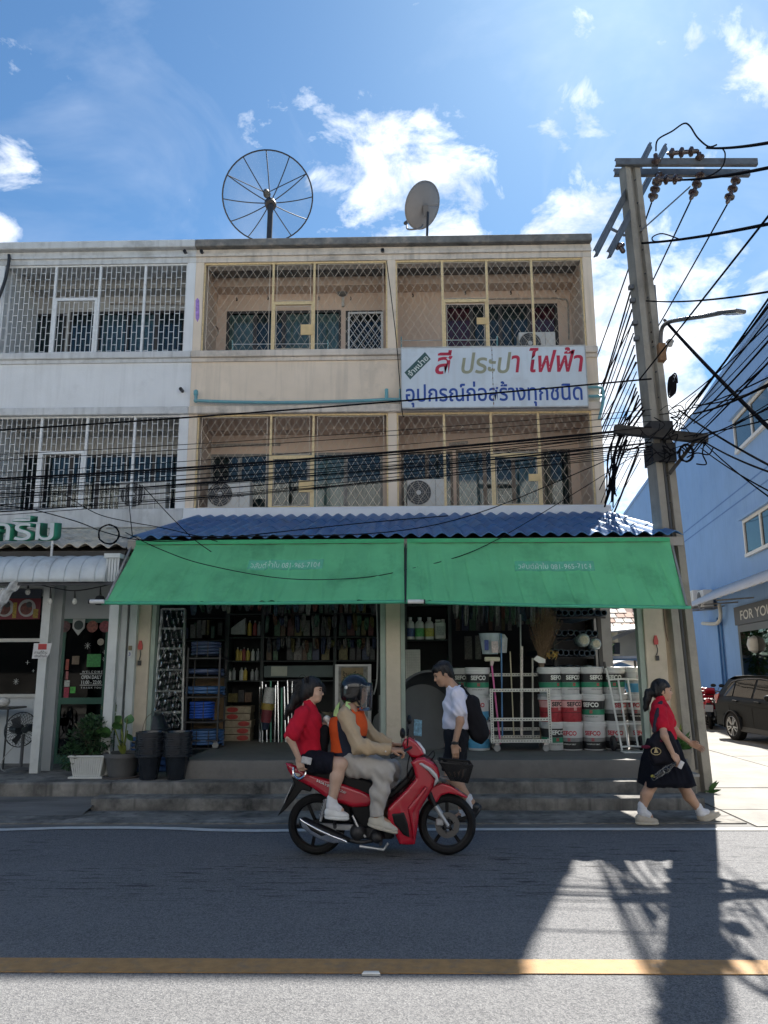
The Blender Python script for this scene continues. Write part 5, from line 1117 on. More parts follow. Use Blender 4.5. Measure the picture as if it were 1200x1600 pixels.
stacks = [(747, ('blue', 'blue', 'green'), 'behind the boy\'s backpack', 0), (862, ('green', 'red', 'green'), 'half hidden by the slotted steel trolley', 0), (890.5, ('grey', 'red', 'green'), 'just right of the slotted steel trolley', 0), (926.5, ('grey', 'green', 'green'), 'left of the white hand truck', 0), (963, ('grey', 'grey', 'green'), 'behind the left rail of the white hand truck', .05), (1000, ('grey', 'grey', 'blue'), 'behind the right rail of the white hand truck', .05)]
for px, kinds, where, dy in stacks:
    x = P(px, 1120, YBK).x
    for k, kd in enumerate(kinds):
        loc = (x+random.uniform(-.008, .008), YBK+dy+random.uniform(-.01, .01), FLOOR+k*.366+.001); lab = '%s %s bucket in the stack %s' % (('bottom', 'middle', 'top')[k], COLR[kd], where)
        rz = random.uniform(-.5, .6)
        if kd not in proto:
            t = thing('paint_bucket', lab, 'bucket', loc, 0, 'stacked paint buckets'); pail_parts(t, kd); t.rotation_euler = (0, 0, rz); proto[kd] = t
        else: copy_tree(proto[kd], None, loc, rz, lab)
# --- slotted-angle trolley
YT1, YT0 = YBK-.28, YBK+.1; tr = thing('slotted_trolley', 'white slotted steel angle trolley on casters in front of the paint buckets', 'trolley', (P(812, 1175, YT1).x, YT1, FLOOR))
SLOT = M('slotted_steel', (.55, .55, .50), .5, .08, 9, dirt=(.25, .2, .15), dirt_amt=.2, dscale=8); SLD = M('slot_hole', (.02, .02, .02), .9)
fx0, fx1 = P(768, 1100, YT1).x, P(858, 1100, YT1).x; zt1, zt0 = P(812, 1076, YT1).z, P(812, 1052, YT0).z; zb = FLOOR+.11
slots = MB()
def angle_bar(a, b, n, vert=False):
    a, b = Vector(a), Vector(b); MB().bar(a, b, .004 if not vert else .042, .042 if not vert else .004, up=(0, 0, 1) if not vert else (0, 1, 0)).build('angle_bar', SLOT, tr)
    for i in range(n):
        c = a.lerp(b, (i+.5)/n); d = (b-a)*(.5/n)*.62; slots.bar(c-d+Vector((0, -.004, 0)), c+d+Vector((0, -.004, 0)), .003 if not vert else .009, .009 if not vert else .003, up=(0, 0, 1) if not vert else (0, 1, 0))
for (xx, yy, zz) in ((fx0, YT1, zt1), (fx1, YT1, zt1), (fx0-.03, YT0, zt0), (fx1-.03, YT0, zt0)): angle_bar((xx, yy, zb), (xx, yy, zz), 22, True)
for zz in (zt1-.02, P(812, 1124, YT1).z, zb+.03): angle_bar((fx0+.02, YT1-.004, zz), (fx1-.02, YT1-.004, zz), 19)
for zz in (zt0-.02, P(812, 1139, YT0).z, zb+.05): angle_bar((fx0, YT0-.004, zz), (fx1-.05, YT0-.004, zz), 19)
for xx in (fx0, fx1):
    for zz in (zt1-.1, P(812, 1124, YT1).z, zb+.03): angle_bar((xx, YT1+.02, zz), (xx-.03, YT0-.02, zz), 8)
slots.build('slots', SLD, tr)['kind'] = 'stuff'
MB().box(fx0+.02, fx1-.03, YT1+.02, YT0-.02, zb+.012, zb+.02).build('deck', M('plywood', (.2, .17, .13), .8, .2, 6), tr)
for xx in (fx0+.06, fx1-.06):
    for yy in (YT1+.03, YT0-.03): w = MB().lathe([(0, -.014), (.045, -.014), (.045, .014), (0, .014)], (xx, yy, FLOOR+.046), 'y', 14).build('caster', M('caster_grey'), tr); MB().box(xx-.03, xx+.03, yy-.022, yy+.022, FLOOR+.092, zb-.001).build('caster_plate', CHROME, w)
# --- mops, brooms and tools standing in it
def stick(name, label, a, b, Ya, Yb, r, mat, cat): t = thing(name, label, cat, P(*a, Ya)); MB().cyl(P(*a, Ya), P(*b, Yb), r, n=10).build('handle', mat, t, smooth=True); return t
t = stick('floor_brush', 'floor brush with pink handle and white head standing in the slotted trolley', (782, 1163), (768, 1037), YT1+.12, YT1+.18, .013, M('pink_handle', (.52, .10, .26), .4), 'brush')
MB().bar(P(757, 1030, YT1+.18), P(781, 1030, YT1+.18), .06, .06).build('head', M('brush_head', (.5, .47, .36), .6, .2, 12), t, bevel=.012); MB().cyl(P(768, 1040, YT1+.18), P(769, 1032, YT1+.18), .02, .03, n=10).build('socket', M('brush_socket', (.5, .42, .4), .5), t)
stick('mop_handle', 'mop with pale blue handle standing in the slotted trolley', (785, 1150), (783, 990), YT1+.25, YT1+.3, .011, M('blue_handle', (.08, .20, .40), .4), 'mop'); stick('broom_handle', 'thin pale stick standing in the slotted trolley', (803, 1150), (797, 1018), YT1+.25, YT1+.3, .009, M('pale_wood', (.42, .38, .26), .6), 'stick'); stick('broom_handle', 'grey stick standing in the middle of the slotted trolley', (815, 1150), (813, 960), YT1+.3, YT1+.34, .011, M('grey_stick', (.32, .33, .32), .6), 'stick')
stick('cardboard_tube', 'pale striped post standing in the slotted trolley', (815, 1150), (815, 1010), YT1+.22, YT1+.24, .02, M('tube_white', (.5, .45, .4), .6, .3, 30), 'tube')
t = stick('hoe', 'hoe with white blade leaning in the slotted trolley', (833, 1160), (832, 1028), YT1+.2, YT1+.22, .013, M('hoe_wood', (.3, .29, .25), .6), 'hoe'); bl = [P(833, 1030, YT1+.2), P(839, 1024, YT1+.2), P(852, 1030, YT1+.2), P(852, 1036, YT1+.2), P(842, 1036, YT1+.2)]; MB().prism([(q.x, q.z) for q in bl], YT1+.19, YT1+.2).build('blade', M('hoe_white', (.62, .62, .6), .5), t)
bb = thing('stick_broom', 'big bundle of brown coconut-stick broom fanning upwards behind the slotted trolley', 'broom', P(846, 1150, YT1+.35)); BR = M('stick_brown', (.16, .10, .055), .8, .35, 30)
random.seed(4); bs = MB()
for k in range(230):
    u = random.gauss(0, .42); a = P(846+random.uniform(-5, 5), 1030+random.uniform(-8, 8), YT1+.35+random.uniform(-.06, .06)); b = P(852+u*32+random.uniform(-3, 3), 948+random.uniform(0, 26)+abs(u)*12, YT1+.35+random.uniform(-.14, .14)); md = a.lerp(b, .5)+Vector((random.uniform(-.015, .015), 0, 0)); bs.tube([a, md, b], [.0032, .0028, .0018], 3, caps=False)
bs.build('sticks', BR, bb)['kind'] = 'stuff'; MB().cyl(P(846, 1160, YT1+.3), P(846, 1026, YT1+.35), .02, .04, n=10).build('handle', M('broom_handle', (.17, .12, .08), .7, .2, 12), bb)
fl = MB()
for k in range(36):
    a = P(853+random.uniform(0, 19), 1021+random.uniform(-4, 6), YT1+.2); fl.bar(a, a+Vector((random.uniform(-.05, .05), random.uniform(-.02, .02), random.uniform(-.06, .02))), .014, .004)
tag(fl.build('dried_stalks', M('straw', (.42, .27, .07), .8, .3, 30)), 'tuft of yellow dried stalks beside the stick broom', 'stalks', None, 'stuff')
t = thing('brush_pack', 'clear plastic bag of white pails and blue labels hanging above the slotted trolley', 'bag', P(772, 1028, YT1+.3))
MB().lathe([(0, 0), (.11, 0), (.15, .27), (.155, .29), (.14, .29), (0, .27)], P(766, 1022, YT1+.38), 'z', 22).build('pail', M('pail_pale_blue', (.42, .50, .54), .4, .15, 8), t, smooth=True); MB().lathe([(0, 0), (.07, 0), (.09, .2), (.05, .26), (0, .27)], P(784, 1020, YT1+.42), 'z', 18).build('bag', M('bag_white', (.5, .52, .52), .4, .2, 14), t, smooth=True)
a, b = P(757, 1016, YT1+.22), P(763, 1000, YT1+.22); MB().box(a.x, b.x, YT1+.2, YT1+.21, a.z, b.z).build('label_card', M('label_navy', (.03, .06, .24), .5, .2, 20), t); a, b = P(768, 1020, YT1+.22), P(778, 1002, YT1+.22); MB().box(a.x, b.x, YT1+.2, YT1+.21, a.z, b.z).build('label_card', M('label_pale', (.5, .42, .42), .5, .3, 40), t)
# --- racks of pvc pipes, their ends to the road
PIPE = M('pvc_blue_dark', (.03, .06, .095), .35, .15, 8); HOLE = M('pipe_hole', (.01, .01, .012), .9)
pr = MB().lathe([(.036, 0), (.046, 0), (.046, 2.2), (.036, 2.2), (.036, 0)], (0, 0, 0), 'y', 14).mesh('pipe'); pr.materials.append(PIPE); pr.polygons.foreach_set('use_smooth', [True]*len(pr.polygons)); pr.set_sharp_from_angle(angle=R_(40))
random.seed(9)
rk = thing('pipe_rack', 'dark steel rack holding tiers of blue plastic pipes at the right of the shop', 'rack', (P(915, 1060, 11.6).x, 12.2, FLOOR))
rows = [(873, 944, 957, 8), (873, 930, 989, 7), (868, 926, 1020, 8), (870, 932, 1054, 7), (876, 930, 1045, 5)]
for ri, (a, b, py, n) in enumerate(rows):
    Yr = 11.55
    for i in range(n):
        p = P(a+(b-a)*i/(n-1), py+random.uniform(-1.2, 1.2), Yr+random.uniform(-.12, .1)); o = bpy.data.objects.new('pipe', pr); COL.objects.link(o); o.location = p; o.rotation_euler = (0, 0, random.uniform(-.02, .02)); tag(o, 'blue plastic pipe end in tier %s of the rack at right' % (('one from the top', 'two from the top', 'three from the top', 'four, the lowest', 'four, upper layer')[ri]), 'pipe', 'pipes in the rack tier %d' % ri)
    if ri < 4: p0, p1 = P(a-6, py+6, Yr+.1), P(b+5, py+6, Yr+.1); MB().box(p0.x, p1.x, 11.75, 11.8, p0.z-.03, p0.z).build('rack_arm', BKM, rk)
for px in (868, 938): p = P(px, 1000, 11.8); MB().box(p.x-.03, p.x+.03, 11.81, 11.87, FLOOR, P(px, 940, 11.8).z).build('upright', BKM, rk)
for k, (px, py, r) in enumerate(((913, 1000, .10), (932, 1006, .085), (922, 1048, .08))):
    p = P(px, py, 11.35); t = thing('wrapped_bundle', ('clear wrapped bundle of fittings on the upper pipe tier', 'small clear wrapped roll near the side opening', 'clear wrapped bundle above the paint buckets')[k], 'bundle', p); MB().lathe([(0, 0), (r*.8, .01), (r, .06), (r*.95, .3), (r*.5, .36), (0, .37)], p, 'y', 16).build('film', M('cloudy_film', (.30, .36, .36), .2, .4, 30), t, smooth=True); MB().lathe([(0, -.004), (r*.6, -.004), (r*.6, .01), (0, .01)], p, 'y', 14).build('core', M('film_core', (.4, .38, .3), .3, .4, 25), t)
# dim hanging stock in the depth of the right bay
packets(P(712, 950, 13.2).x, P(800, 950, 13.2).x, P(760, 985, 13.2).z, .5, .09, 'stock hanging deep in the right bay', 'dark tool hanging deep inside the right bay', 13.2, .03); packets(P(712, 950, 13.2).x, P(760, 950, 13.2).x, P(760, 1030, 13.2).z, .4, .1, 'stock hanging deep in the right bay', 'dark tool hanging deep inside the right bay', 13.15, .03)
packets(P(800, 950, 12.9).x, P(880, 950, 12.9).x, P(840, 975, 12.9).z, .36, .07, 'stock hanging deep in the right bay', 'dark tool hanging deep inside the right bay', 12.9, .03)
for k, px in enumerate((706, 726)):
    p = P(px+12, 1056, 11.9); o = copy_tree(proto['green'], None, (p.x, 11.95, FLOOR+.72+.001), .2, '%s green-labelled paint bucket on the pile behind the boy' % ('left', 'right')[k])
# --- white hand truck
HT = M('white_tube', (.60, .61, .60), .4, .08, 9); ht = thing('hand_truck', 'white tubular hand truck leaning beside the paint buckets', 'hand truck', G(965, 1176, FLOOR)); Yh0, Yh1 = YBK-.28, YBK-.10
def hp(px, py): return P(px, py, Yh0+(Yh1-Yh0)*(1175-py)/135)
rails = [[(946, 1044), (951, 1062), (972, 1172)], [(966, 1062), (982, 1167)], [(981, 1062), (997, 1167)], [(993, 1044), (998, 1062), (1006, 1165)]]
for r in rails: MB().tube(smooth_path([hp(*q) for q in r], 5), .014, 8).build('rail', HT, ht, smooth=True)
for y, a, b in ((1062, 951, 998), (1097, 958, 1001), (1132, 964, 1003), (1167, 971, 1006)): MB().tube([hp(a, y), hp((a+b)/2, y-1), hp(b, y)], .013, 8).build('crossbar', HT, ht, smooth=True)
MB().prism([(0, 0), (.36, 0), (.36, -.2), (0, -.2)], 0, .012, 'xy').xf(Matrix.Translation((hp(969, 1174).x, Yh0-.0, FLOOR+.002))).build('toe_plate', HT, ht)
for px in (960, 1004): w = MB().lathe([(.03, -.025), (.085, -.028), (.1, -.015), (.1, .015), (.085, .028), (.03, .025), (.03, -.025)], (P(px, 1165, Yh0+.06).x, Yh0+.1, FLOOR+.1), 'x', 20).build('wheel', BLK, ht, smooth=True); MB().lathe([(0, -.02), (.035, -.02), (.035, .02), (0, .02)], (P(px, 1165, Yh0+.06).x, Yh0+.1, FLOOR+.1), 'x', 12).build('hub', CHROME, w)
for (a, b) in (((946, 1044), (944, 1034)), ((993, 1044), (992, 1032))): MB().cyl(hp(*a), hp(*b), .018, n=8).build('grip', BLKP, ht)
# folded black stool / trolley handle behind it, seen against the street
p0, p1 = P(997, 1055, YBK+.3), P(994, 1032, YBK+.3)
# --- plant pot on the step corner by the pole

# --- more of the clutter that hangs under the lean-to and stands about the floor
random.seed(55)
def hang(label, group, px0, px1, n, py0, py1, Y, cols, wmin=.05, wmax=.11):
    for k in range(n):
        px = px0+(px1-px0)*(k+random.uniform(.2, .8))/n; a, b = P(px, py0+random.uniform(-4, 3), Y+random.uniform(-.1, .1)), P(px+random.uniform(-2, 2), py1+random.uniform(-9, 6), Y); w = random.uniform(wmin, wmax)
        m = MB().grid(lambda u, v: (a.x+(b.x-a.x)*v+(u-.5)*w*(.35+.65*math.sin(math.pi*min(.98, .15+v*.8))), a.y+.02*math.sin(u*9+k)+.015*math.sin(v*11+k), a.z+(b.z-a.z)*v), 5, 7)
        tag(m.build('hanging_pack', random.choice(cols), smooth='all', thick=.012), label, 'pack', group)
CL = [M('clutter_%d' % i, c, .4, .5, 30) for i, c in enumerate(((.10, .11, .12), (.19, .18, .16), (.05, .09, .13), (.14, .05, .04), (.06, .11, .07), (.03, .03, .035), (.24, .24, .23)))]
hang('dim packet hanging in the row under the left awning', 'packs hanging under the left awning', 300, 590, 26, 938, 958, 11.9, CL)
hang('dim tool pack hanging in the row under the right awning', 'packs hanging under the right awning', 706, 870, 20, 938, 975, 12.2, CL, .04, .13)
hang('small blister card hanging on the shelf front', 'blister cards on the shelf front', 414, 588, 22, 998, 1020, 12.2, PKM, .05, .08)
hang('small blister card hanging on the upper shelf front', 'blister cards on the upper shelf front', 414, 588, 18, 962, 984, 12.2, PKM, .05, .08)
for k, (px, py, s_) in enumerate(((470, 1158, .2), (488, 1160, .24), (505, 1159, .2))):
    g = G(px, py, FLOOR)+Vector((0, .3, 0)); T_ = MB().grid(lambda u, v: (g.x+(s_+.02*math.sin(7*u*6.28+k))*math.cos(u*6.28)*math.sin(math.pi*(.12+.8*v))**.5, g.y+s_*.7*math.sin(u*6.28)*math.sin(math.pi*(.12+.8*v))**.5, FLOOR+.42*v+.01*math.sin(u*19)), 22, 9)
    tag(T_.build('sack', M('sack_%d' % k, ((.14, .135, .12), (.10, .10, .105), (.16, .14, .10))[k], .8, .3, 10, .5, 60), smooth='all'), '%s of the three dim filled sacks on the shop floor behind the passenger' % ('leftmost', 'middle', 'rightmost')[k], 'sack')
tag(MB().tube(smooth_path([P(588, 940, 11.6), P(590, 1000, 11.5), P(589, 1060, 11.5), P(584, 1085, 11.4)], 5), .012, 6).build('hanging_hose', M('hose_grey', (.3, .3, .29), .5)), 'pale hose hanging beside the middle post', 'hose')
# ================================================================ EATERY ON THE LEFT
random.seed(31)
EZ = ST_Z2-.004; YEW = 11.45; YEP = 10.42
WPOST = M('white_post', (.52, .54, .52), .6, .08, 4, dirt=(.3, .3, .28), dirt_amt=.2, dscale=3); WWALL = M('eatery_white_wall', (.50, .52, .51), .7, .06, 2)
# lean-to of cream tiles
ye, ze = 10.55, P(100, 858, 10.55).z; cx0, cx1 = -8.6, P(196, 860, 10.55).x
croof = MB().add([(cx0, ye+.04, ze-.03), (cx1, ye+.04, ze-.03), (cx1, YF-.12, Z_LEDGE_B-.25), (cx0, YF-.12, Z_LEDGE_B-.25)], [(0, 1, 2, 3)]).build('canopy_roof', M('roof_underside'), white, thick=.012)
tile_field(croof, cx0, cx1, ye-.05, ze, YF-.12, Z_LEDGE_B-.2, 11, 3, CREAM_T, 2, .06, .006)
MB().box(cx0, cx1, ye-.02, ye+.04, ze-.16, ze-.035).build('eave_beam', M('eave_dark', (.06, .058, .055), .8, .2, 4), croof)
# bullnose awning of white steel sheets
ya, yb = 10.45, 9.93; za, zb_ = P(100, 869, ya).z, P(100, 903, yb).z; bx1 = P(150, 880, yb).x
aw = thing('bullnose_awning', 'weathered white curved steel awning over the eatery entrance', 'awning', (-6, ya, za))
SHW = M('white_sheet_steel', (.52, .56, .57), .5, .1, 5, dirt=(.17, .16, .14), dirt_amt=.34, dscale=2.2)
def bull(t, off=0.0): a = t*math.pi/2*1.05; return ya-(ya-yb+off)*math.sin(a), zb_-.03+(za-zb_+off)*math.cos(a)**.8 if math.cos(a) > 0 else zb_-.03-(a-math.pi/2)*.3
segw = (P(48, 885, yb).x-P(24, 885, yb).x)
x = bx1; k = 0
while x > -8.2:
    x0_ = x-segw
    MB().grid(lambda u, v: (x0_+u*segw, bull(v)[0]-.030*math.sin(math.pi*u)**.6-.0045*abs(math.sin(u*math.pi*7))*(1 if .12 < v < .72 else 0), bull(v)[1]+.022*math.sin(math.pi*u)**.6*(1-v)), 28, 12).build('curved_sheet', SHW, aw, smooth='all', thick=.004)
    x = x0_; k += 1
xe = P(190, 880, yb+.1).x
MB().grid(lambda u, v: (bx1+u*.14, bull(v, .02)[0]-.02*math.sin(u*math.pi), bull(v, .02)[1]), 6, 10).build('end_sheet', SHW, aw, smooth='all', thick=.004)
m_ = MB(); n_ = 9
for i in range(n_):
    xa = bx1+.13+(xe-bx1-.13)*i/n_; xb = bx1+.13+(xe-bx1-.13)*(i+1)/n_; m_.box(xa, xb-.004, yb+.02+.012*(i % 2), yb+.035+.012*(i % 2), zb_-.05, za-.1)
m_.build('end_panel', SHW, aw); MB().box(bx1+.1, xe+.01, yb+.0, yb+.5, za-.098, za-.04).build('end_cap', SHW, aw)
MB().box(-8.2, xe, yb+.03, yb+.07, zb_-.09, zb_-.045).build('lower_beam', M('dark_beam', (.05, .055, .065), .7), aw)
# raised letters of the ice-cream sign
wdt = P(86, 826, 10.3).x-P(-112, 826, 10.3).x; hgt = P(60, 804, 10.3).z-P(60, 845, 10.3).z
lt = thing('letter_sign', 'raised white and green Thai letters on the cream tiled roof', 'sign', (P(0, 845, 10.3).x, 10.3, ze))
me = text_mesh('ไอศกรีม', wdt, hgt, bold=.020); me2 = me.copy()
bm = bmesh.new(); bm.from_mesh(me2); r = bmesh.ops.extrude_face_region(bm, geom=bm.faces[:]); bmesh.ops.translate(bm, verts=[g for g in r['geom'] if isinstance(g, bmesh.types.BMVert)], vec=(.035, .012, -.12)); bmesh.ops.recalc_face_normals(bm, faces=bm.faces); bm.to_mesh(me2); bm.free()
cc = (P(-13, 825, 10.3).x, 10.3, (P(40, 804, 10.3).z+P(40, 845, 10.3).z)/2)
put_text('', 'letter_sides', M('sign_green', (.02, .22, .12), .5, .1, 8), cc, parent=lt, me=me2)
me3 = text_mesh('ไอศกรีม', wdt*.985, hgt*.97, bold=.006); put_text('', 'letter_faces', M('letter_face', (.50, .55, .56), .5, .08, 8), (cc[0], 10.294, cc[2]), parent=lt, me=me3)
p = P(82, 845, 10.33); MB().cyl((p.x, 10.33, za-.02), (p.x, 10.33, p.z), .016, n=8).build('post', M('white_plastic'), lt)
# posts
def white_post(px_t, px_b, w_px, Y, mat=WPOST, z1=None, name='post'):
    x = P(px_b, 1180, Y).x; w = w_px/FPX*Y/2; return MB().box(x-w, x+w, Y, Y+.09, EZ, z1 or zb_-.02).build(name, mat, white)
white_post(70, 54, 13, YEP); white_post(88, 71, 17, YEP+.25, M('grey_white_wall', (.38, .39, .375), .7, .06, 3))
white_post(178, 164, 14.5, YEP-.3); white_post(193, 182, 8, YEP+.1); white_post(207, 196, 11, YEP+.02)
np_ = P(203, 1022, YEP); pl = thing('number_plate', 'small white plate with house number 3 on the slim white post', 'number', np_); MB().box(np_.x-.03, np_.x+.03, YEP-.012, YEP-.003, np_.z-.045, np_.z+.04).build('plate', M('plate_white', (.6, .6, .58), .5), pl); put_text('3', 'lettering', M('plate_blue', (.03, .06, .25), .5), (np_.x, YEP-.014, np_.z), width=.026, height=.045, bold=.02, parent=pl)
MB().box(np_.x-.02, np_.x+.025, YEP-.02, YEP-.003, np_.z+.05, np_.z+.11).build('bracket', M('tan_plate', (.2, .16, .09), .6), pl)
# front wall: window left, door right
wx0, wx1 = P(-120, 1040, YEW).x, P(62, 1040, YEW).x; dx0, dx1 = P(84, 1060, YEW).x, P(172, 1060, YEW).x; zdt = P(120, 967, YEW).z
MB().box(wx1+.06, dx0-.01, YEW, YEW+.1, EZ, zdt).build('front_wall', WWALL, white); MB().box(dx1, XL+.05, YEW, YEW+.1, EZ, zdt).build('front_wall', WWALL, white)
MB().box(wx1+.06, XL+.05, YEW-.003, YEW+.1, zdt+.003, zb_+.5).build('front_wall', WWALL, white); MB().box(XW, wx1+.055, YEW, YEW+.1, P(30, 931, YEW).z, zb_+.5).build('front_wall', WWALL, white)
zw0, zw1, zw2 = P(30, 1090, YEW).z, P(30, 1003, YEW).z, P(30, 972, YEW).z
MB().box(XW, wx1+.05, YEW+.01, YEW+.1, EZ, zw0).build('dado', M('dado_white', (.46, .49, .50), .6, .08, 3), white)
win = MB().box(XW, wx1+.05, YEW-.03, YEW+.1, zw1-.0, zw1+.05).box(XW, wx1+.05, YEW-.03, YEW+.1, zw0+.002, zw0+.05).box(wx1-.01, wx1+.05, YEW-.028, YEW+.1, zw0+.052, zw1-.002).build('window', M('white_frame', (.50, .51, .48), .5, .08, 6), white)
DKG = glass('eatery_glass', (.5, .65, .65), .03, .28)
MB().box(XW, wx1-.012, YEW+.03, YEW+.038, zw0+.052, zw1-.002).build('pane', DKG, win); MB().box(XW, wx1+.05, YEW+.03, YEW+.038, zw1+.052, zw2+.1).build('pane', DKG, win)
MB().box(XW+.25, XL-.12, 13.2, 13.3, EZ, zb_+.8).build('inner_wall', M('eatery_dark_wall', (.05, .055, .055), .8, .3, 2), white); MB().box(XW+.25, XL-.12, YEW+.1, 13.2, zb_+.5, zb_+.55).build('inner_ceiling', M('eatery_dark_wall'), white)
# menu banner with plates
mb0, mb1 = P(-60, 968, YEW-.06), P(64, 935, YEW-.06); ban = thing('menu_banner', 'red menu banner with two plates of food above the eatery window', 'banner', (mb1.x-.4, YEW-.06, mb0.z))
MB().box(mb0.x, mb1.x, YEW-.06, YEW-.04, mb0.z, mb1.z).build('banner', M('banner_red', (.20, .018, .028), .5, .25, 6), ban)
for px in (8, 42):
    c = P(px, 950, YEW-.065); MB().lathe([(0, -.002), (.13, -.002), (.13, 0), (0, 0)], (c.x, YEW-.0605, c.z), 'y', 26).build('plate', M('plate_print', (.42, .41, .38), .5, .1, 12), ban); MB().lathe([(0, -.002), (.09, -.002), (.09, 0), (0, 0)], (c.x-.01, YEW-.063, c.z-.01), 'y', 20).build('food', M('food_print', (.16, .045, .03), .5, .6, 22), ban); MB().lathe([(0, -.002), (.045, -.002), (.045, 0), (0, 0)], (c.x+.03, YEW-.066, c.z+.05), 'y', 18).build('bowl', M('bowl_print', (.05, .05, .05), .5), ban)
a, b = P(22, 966, YEW), P(30, 942, YEW); MB().box(a.x, b.x, YEW-.0635, YEW-.0605, a.z, b.z).build('price_panel', M('banner_yellow', (.38, .26, .03), .5, .5, 50), ban); a, b = P(54, 966, YEW), P(63, 952, YEW); MB().box(a.x, b.x, YEW-.0635, YEW-.0605, a.z, b.z).build('price_panel', M('banner_yellow'), ban)
MB().box(XW+.3, mb1.x, YEW-.055, YEW-.045, mb1.z+.003, P(30, 921, YEW).z).build('slat_panel', M('slat_dark', (.035, .045, .065), .5, .35, 4, stretch=(.1, 1, 30)), white)
# door
dr = MB().box(dx0, dx0+.14, YEW-.02, YEW+.03, EZ, zdt).box(dx1-.1, dx1, YEW-.02, YEW+.03, EZ, zdt).box(dx0+.141, dx1-.101, YEW-.02, YEW+.03, zdt-.06, zdt).box(dx0+.141, dx1-.101, YEW-.02, YEW+.03, P(120, 1100, YEW).z, P(120, 1090, YEW).z).box(dx0+.141, dx1-.101, YEW-.02, YEW+.03, EZ, EZ+.12).build('door', M('door_green', (.012, .085, .055), .45, .1, 6), white)
MB().box(dx0+.14, dx1-.1, YEW+.0, YEW+.008, EZ+.12, zdt-.06).build('pane', DKG, dr)
hx = P(89, 1060, YEW-.06).x; MB().tube(smooth_path([(hx, YEW-.02, P(89, 1050, YEW).z), (hx+.01, YEW-.07, P(89, 1056, YEW).z), (hx-.012, YEW-.075, P(89, 1072, YEW).z), (hx-.015, YEW-.02, P(89, 1082, YEW).z)], 5), .012, 8).build('handle', CHROME, dr)
WST = M('white_sticker', (.5, .52, .5), .6)
def door_text(s, y0, y1, x0=124, x1=160, bold=.01):
    a, b = P(x0, y1, YEW-.004), P(x1, y0, YEW-.004); put_text(s, 'lettering', WST, ((a.x+b.x)/2, YEW-.004, (a.z+b.z)/2), width=b.x-a.x, height=b.z-a.z, bold=bold, parent=dr)
door_text('W E L C O M E', 1048, 1051.5, 128, 160); door_text('OPEN DAILY', 1055, 1061, 127, 159, .02); door_text('11:00 - 22:00', 1063, 1069, 127, 158.5, .02); door_text('T H A N K  Y O U', 1073, 1076, 126, 158)
for y in (1053, 1070.5): a, b = P(125, y, YEW), P(160, y, YEW); MB().box(a.x, b.x, YEW-.005, YEW-.003, a.z-.004, a.z+.004).build('rule_line', WST, dr)
def star(px, py, r, n=8, par=None, mat=WST, nm='snowflake'):
    c = P(px, py, YEW-.006); m = MB()
    for i in range(n//2):
        a = i*2*math.pi/n; m.bar((c.x-r*math.cos(a), c.y, c.z-r*math.sin(a)), (c.x+r*math.cos(a), c.y, c.z+r*math.sin(a)), .006, .003)
    m.build(nm, mat, par or dr)
star(137, 1009, .05); star(163, 1019, .03, 4); star(163, 1030, .03, 6); star(25, 1065, .045, 8, win); star(43, 1035, .03, 4, win); star(52, 1048, .02, 4, win)
def sticker(px0, px1, py0, py1, col, nm='sticker', par=None, var=.4): a, b = P(px0, py1, YEW-.01), P(px1, py0, YEW-.01); MB().box(a.x, b.x, YEW-.009, YEW-.005, a.z, b.z).build(nm, M('sticker_%d_%d' % (px0, py0), col, .5, var, 40), par or dr)
sticker(135, 158, 1022, 1042, (.03, .22, .05)); sticker(102, 108, 1030, 1047, (.30, .05, .03)); sticker(112, 124, 1025, 1038, (.14, .10, .06)); sticker(100, 109, 1063, 1073, (.38, .40, .36)); sticker(99, 108, 1074, 1093, (.30, .02, .05)); sticker(109, 118, 1073, 1083, (.05, .30, .04)); sticker(102, 107, 1049, 1062, (.32, .1, .1))
for px, col in ((101, (.10, .04, .04)), (144, (.20, .06, .04)), (164, (.2, .04, .05))):
    c = P(px, 979, YEW-.03); MB().lathe([(0, -.002), (.085, -.002), (.085, 0), (0, 0)], (c.x, YEW-.024, c.z), 'y', 20).build('food_sticker', M('food_st_%d' % px, col, .5, .6, 30), dr)
q = [(-.09, .11), (.09, .11), (.09, -.02), (0, -.13), (-.09, -.02)]; c = P(123, 979, YEW-.04); pen = thing('pennant', 'white pointed pennant with dark round hole above the eatery door', 'pennant', c); MB().prism([(c.x+a, c.z+b) for a, b in q], YEW-.045, YEW-.035).build('board', M('pennant_white', (.48, .49, .46), .6), pen); MB().lathe([(0, -.002), (.07, -.002), (.07, 0), (0, 0)], (c.x, YEW-.046, c.z+.02), 'y', 20).build('disc', M('pennant_dark', (.03, .05, .045), .6), pen)
tp = P(147, 991, YEW); c = P(157, 1003, YEW-.02); MB().lathe([(0, -.002), (.05, -.002), (.05, 0), (0, 0)], (c.x, YEW-.012, c.z), 'y', 16).build('reindeer_sticker', M('sticker_tan', (.3, .27, .22), .6, .3, 30), dr)
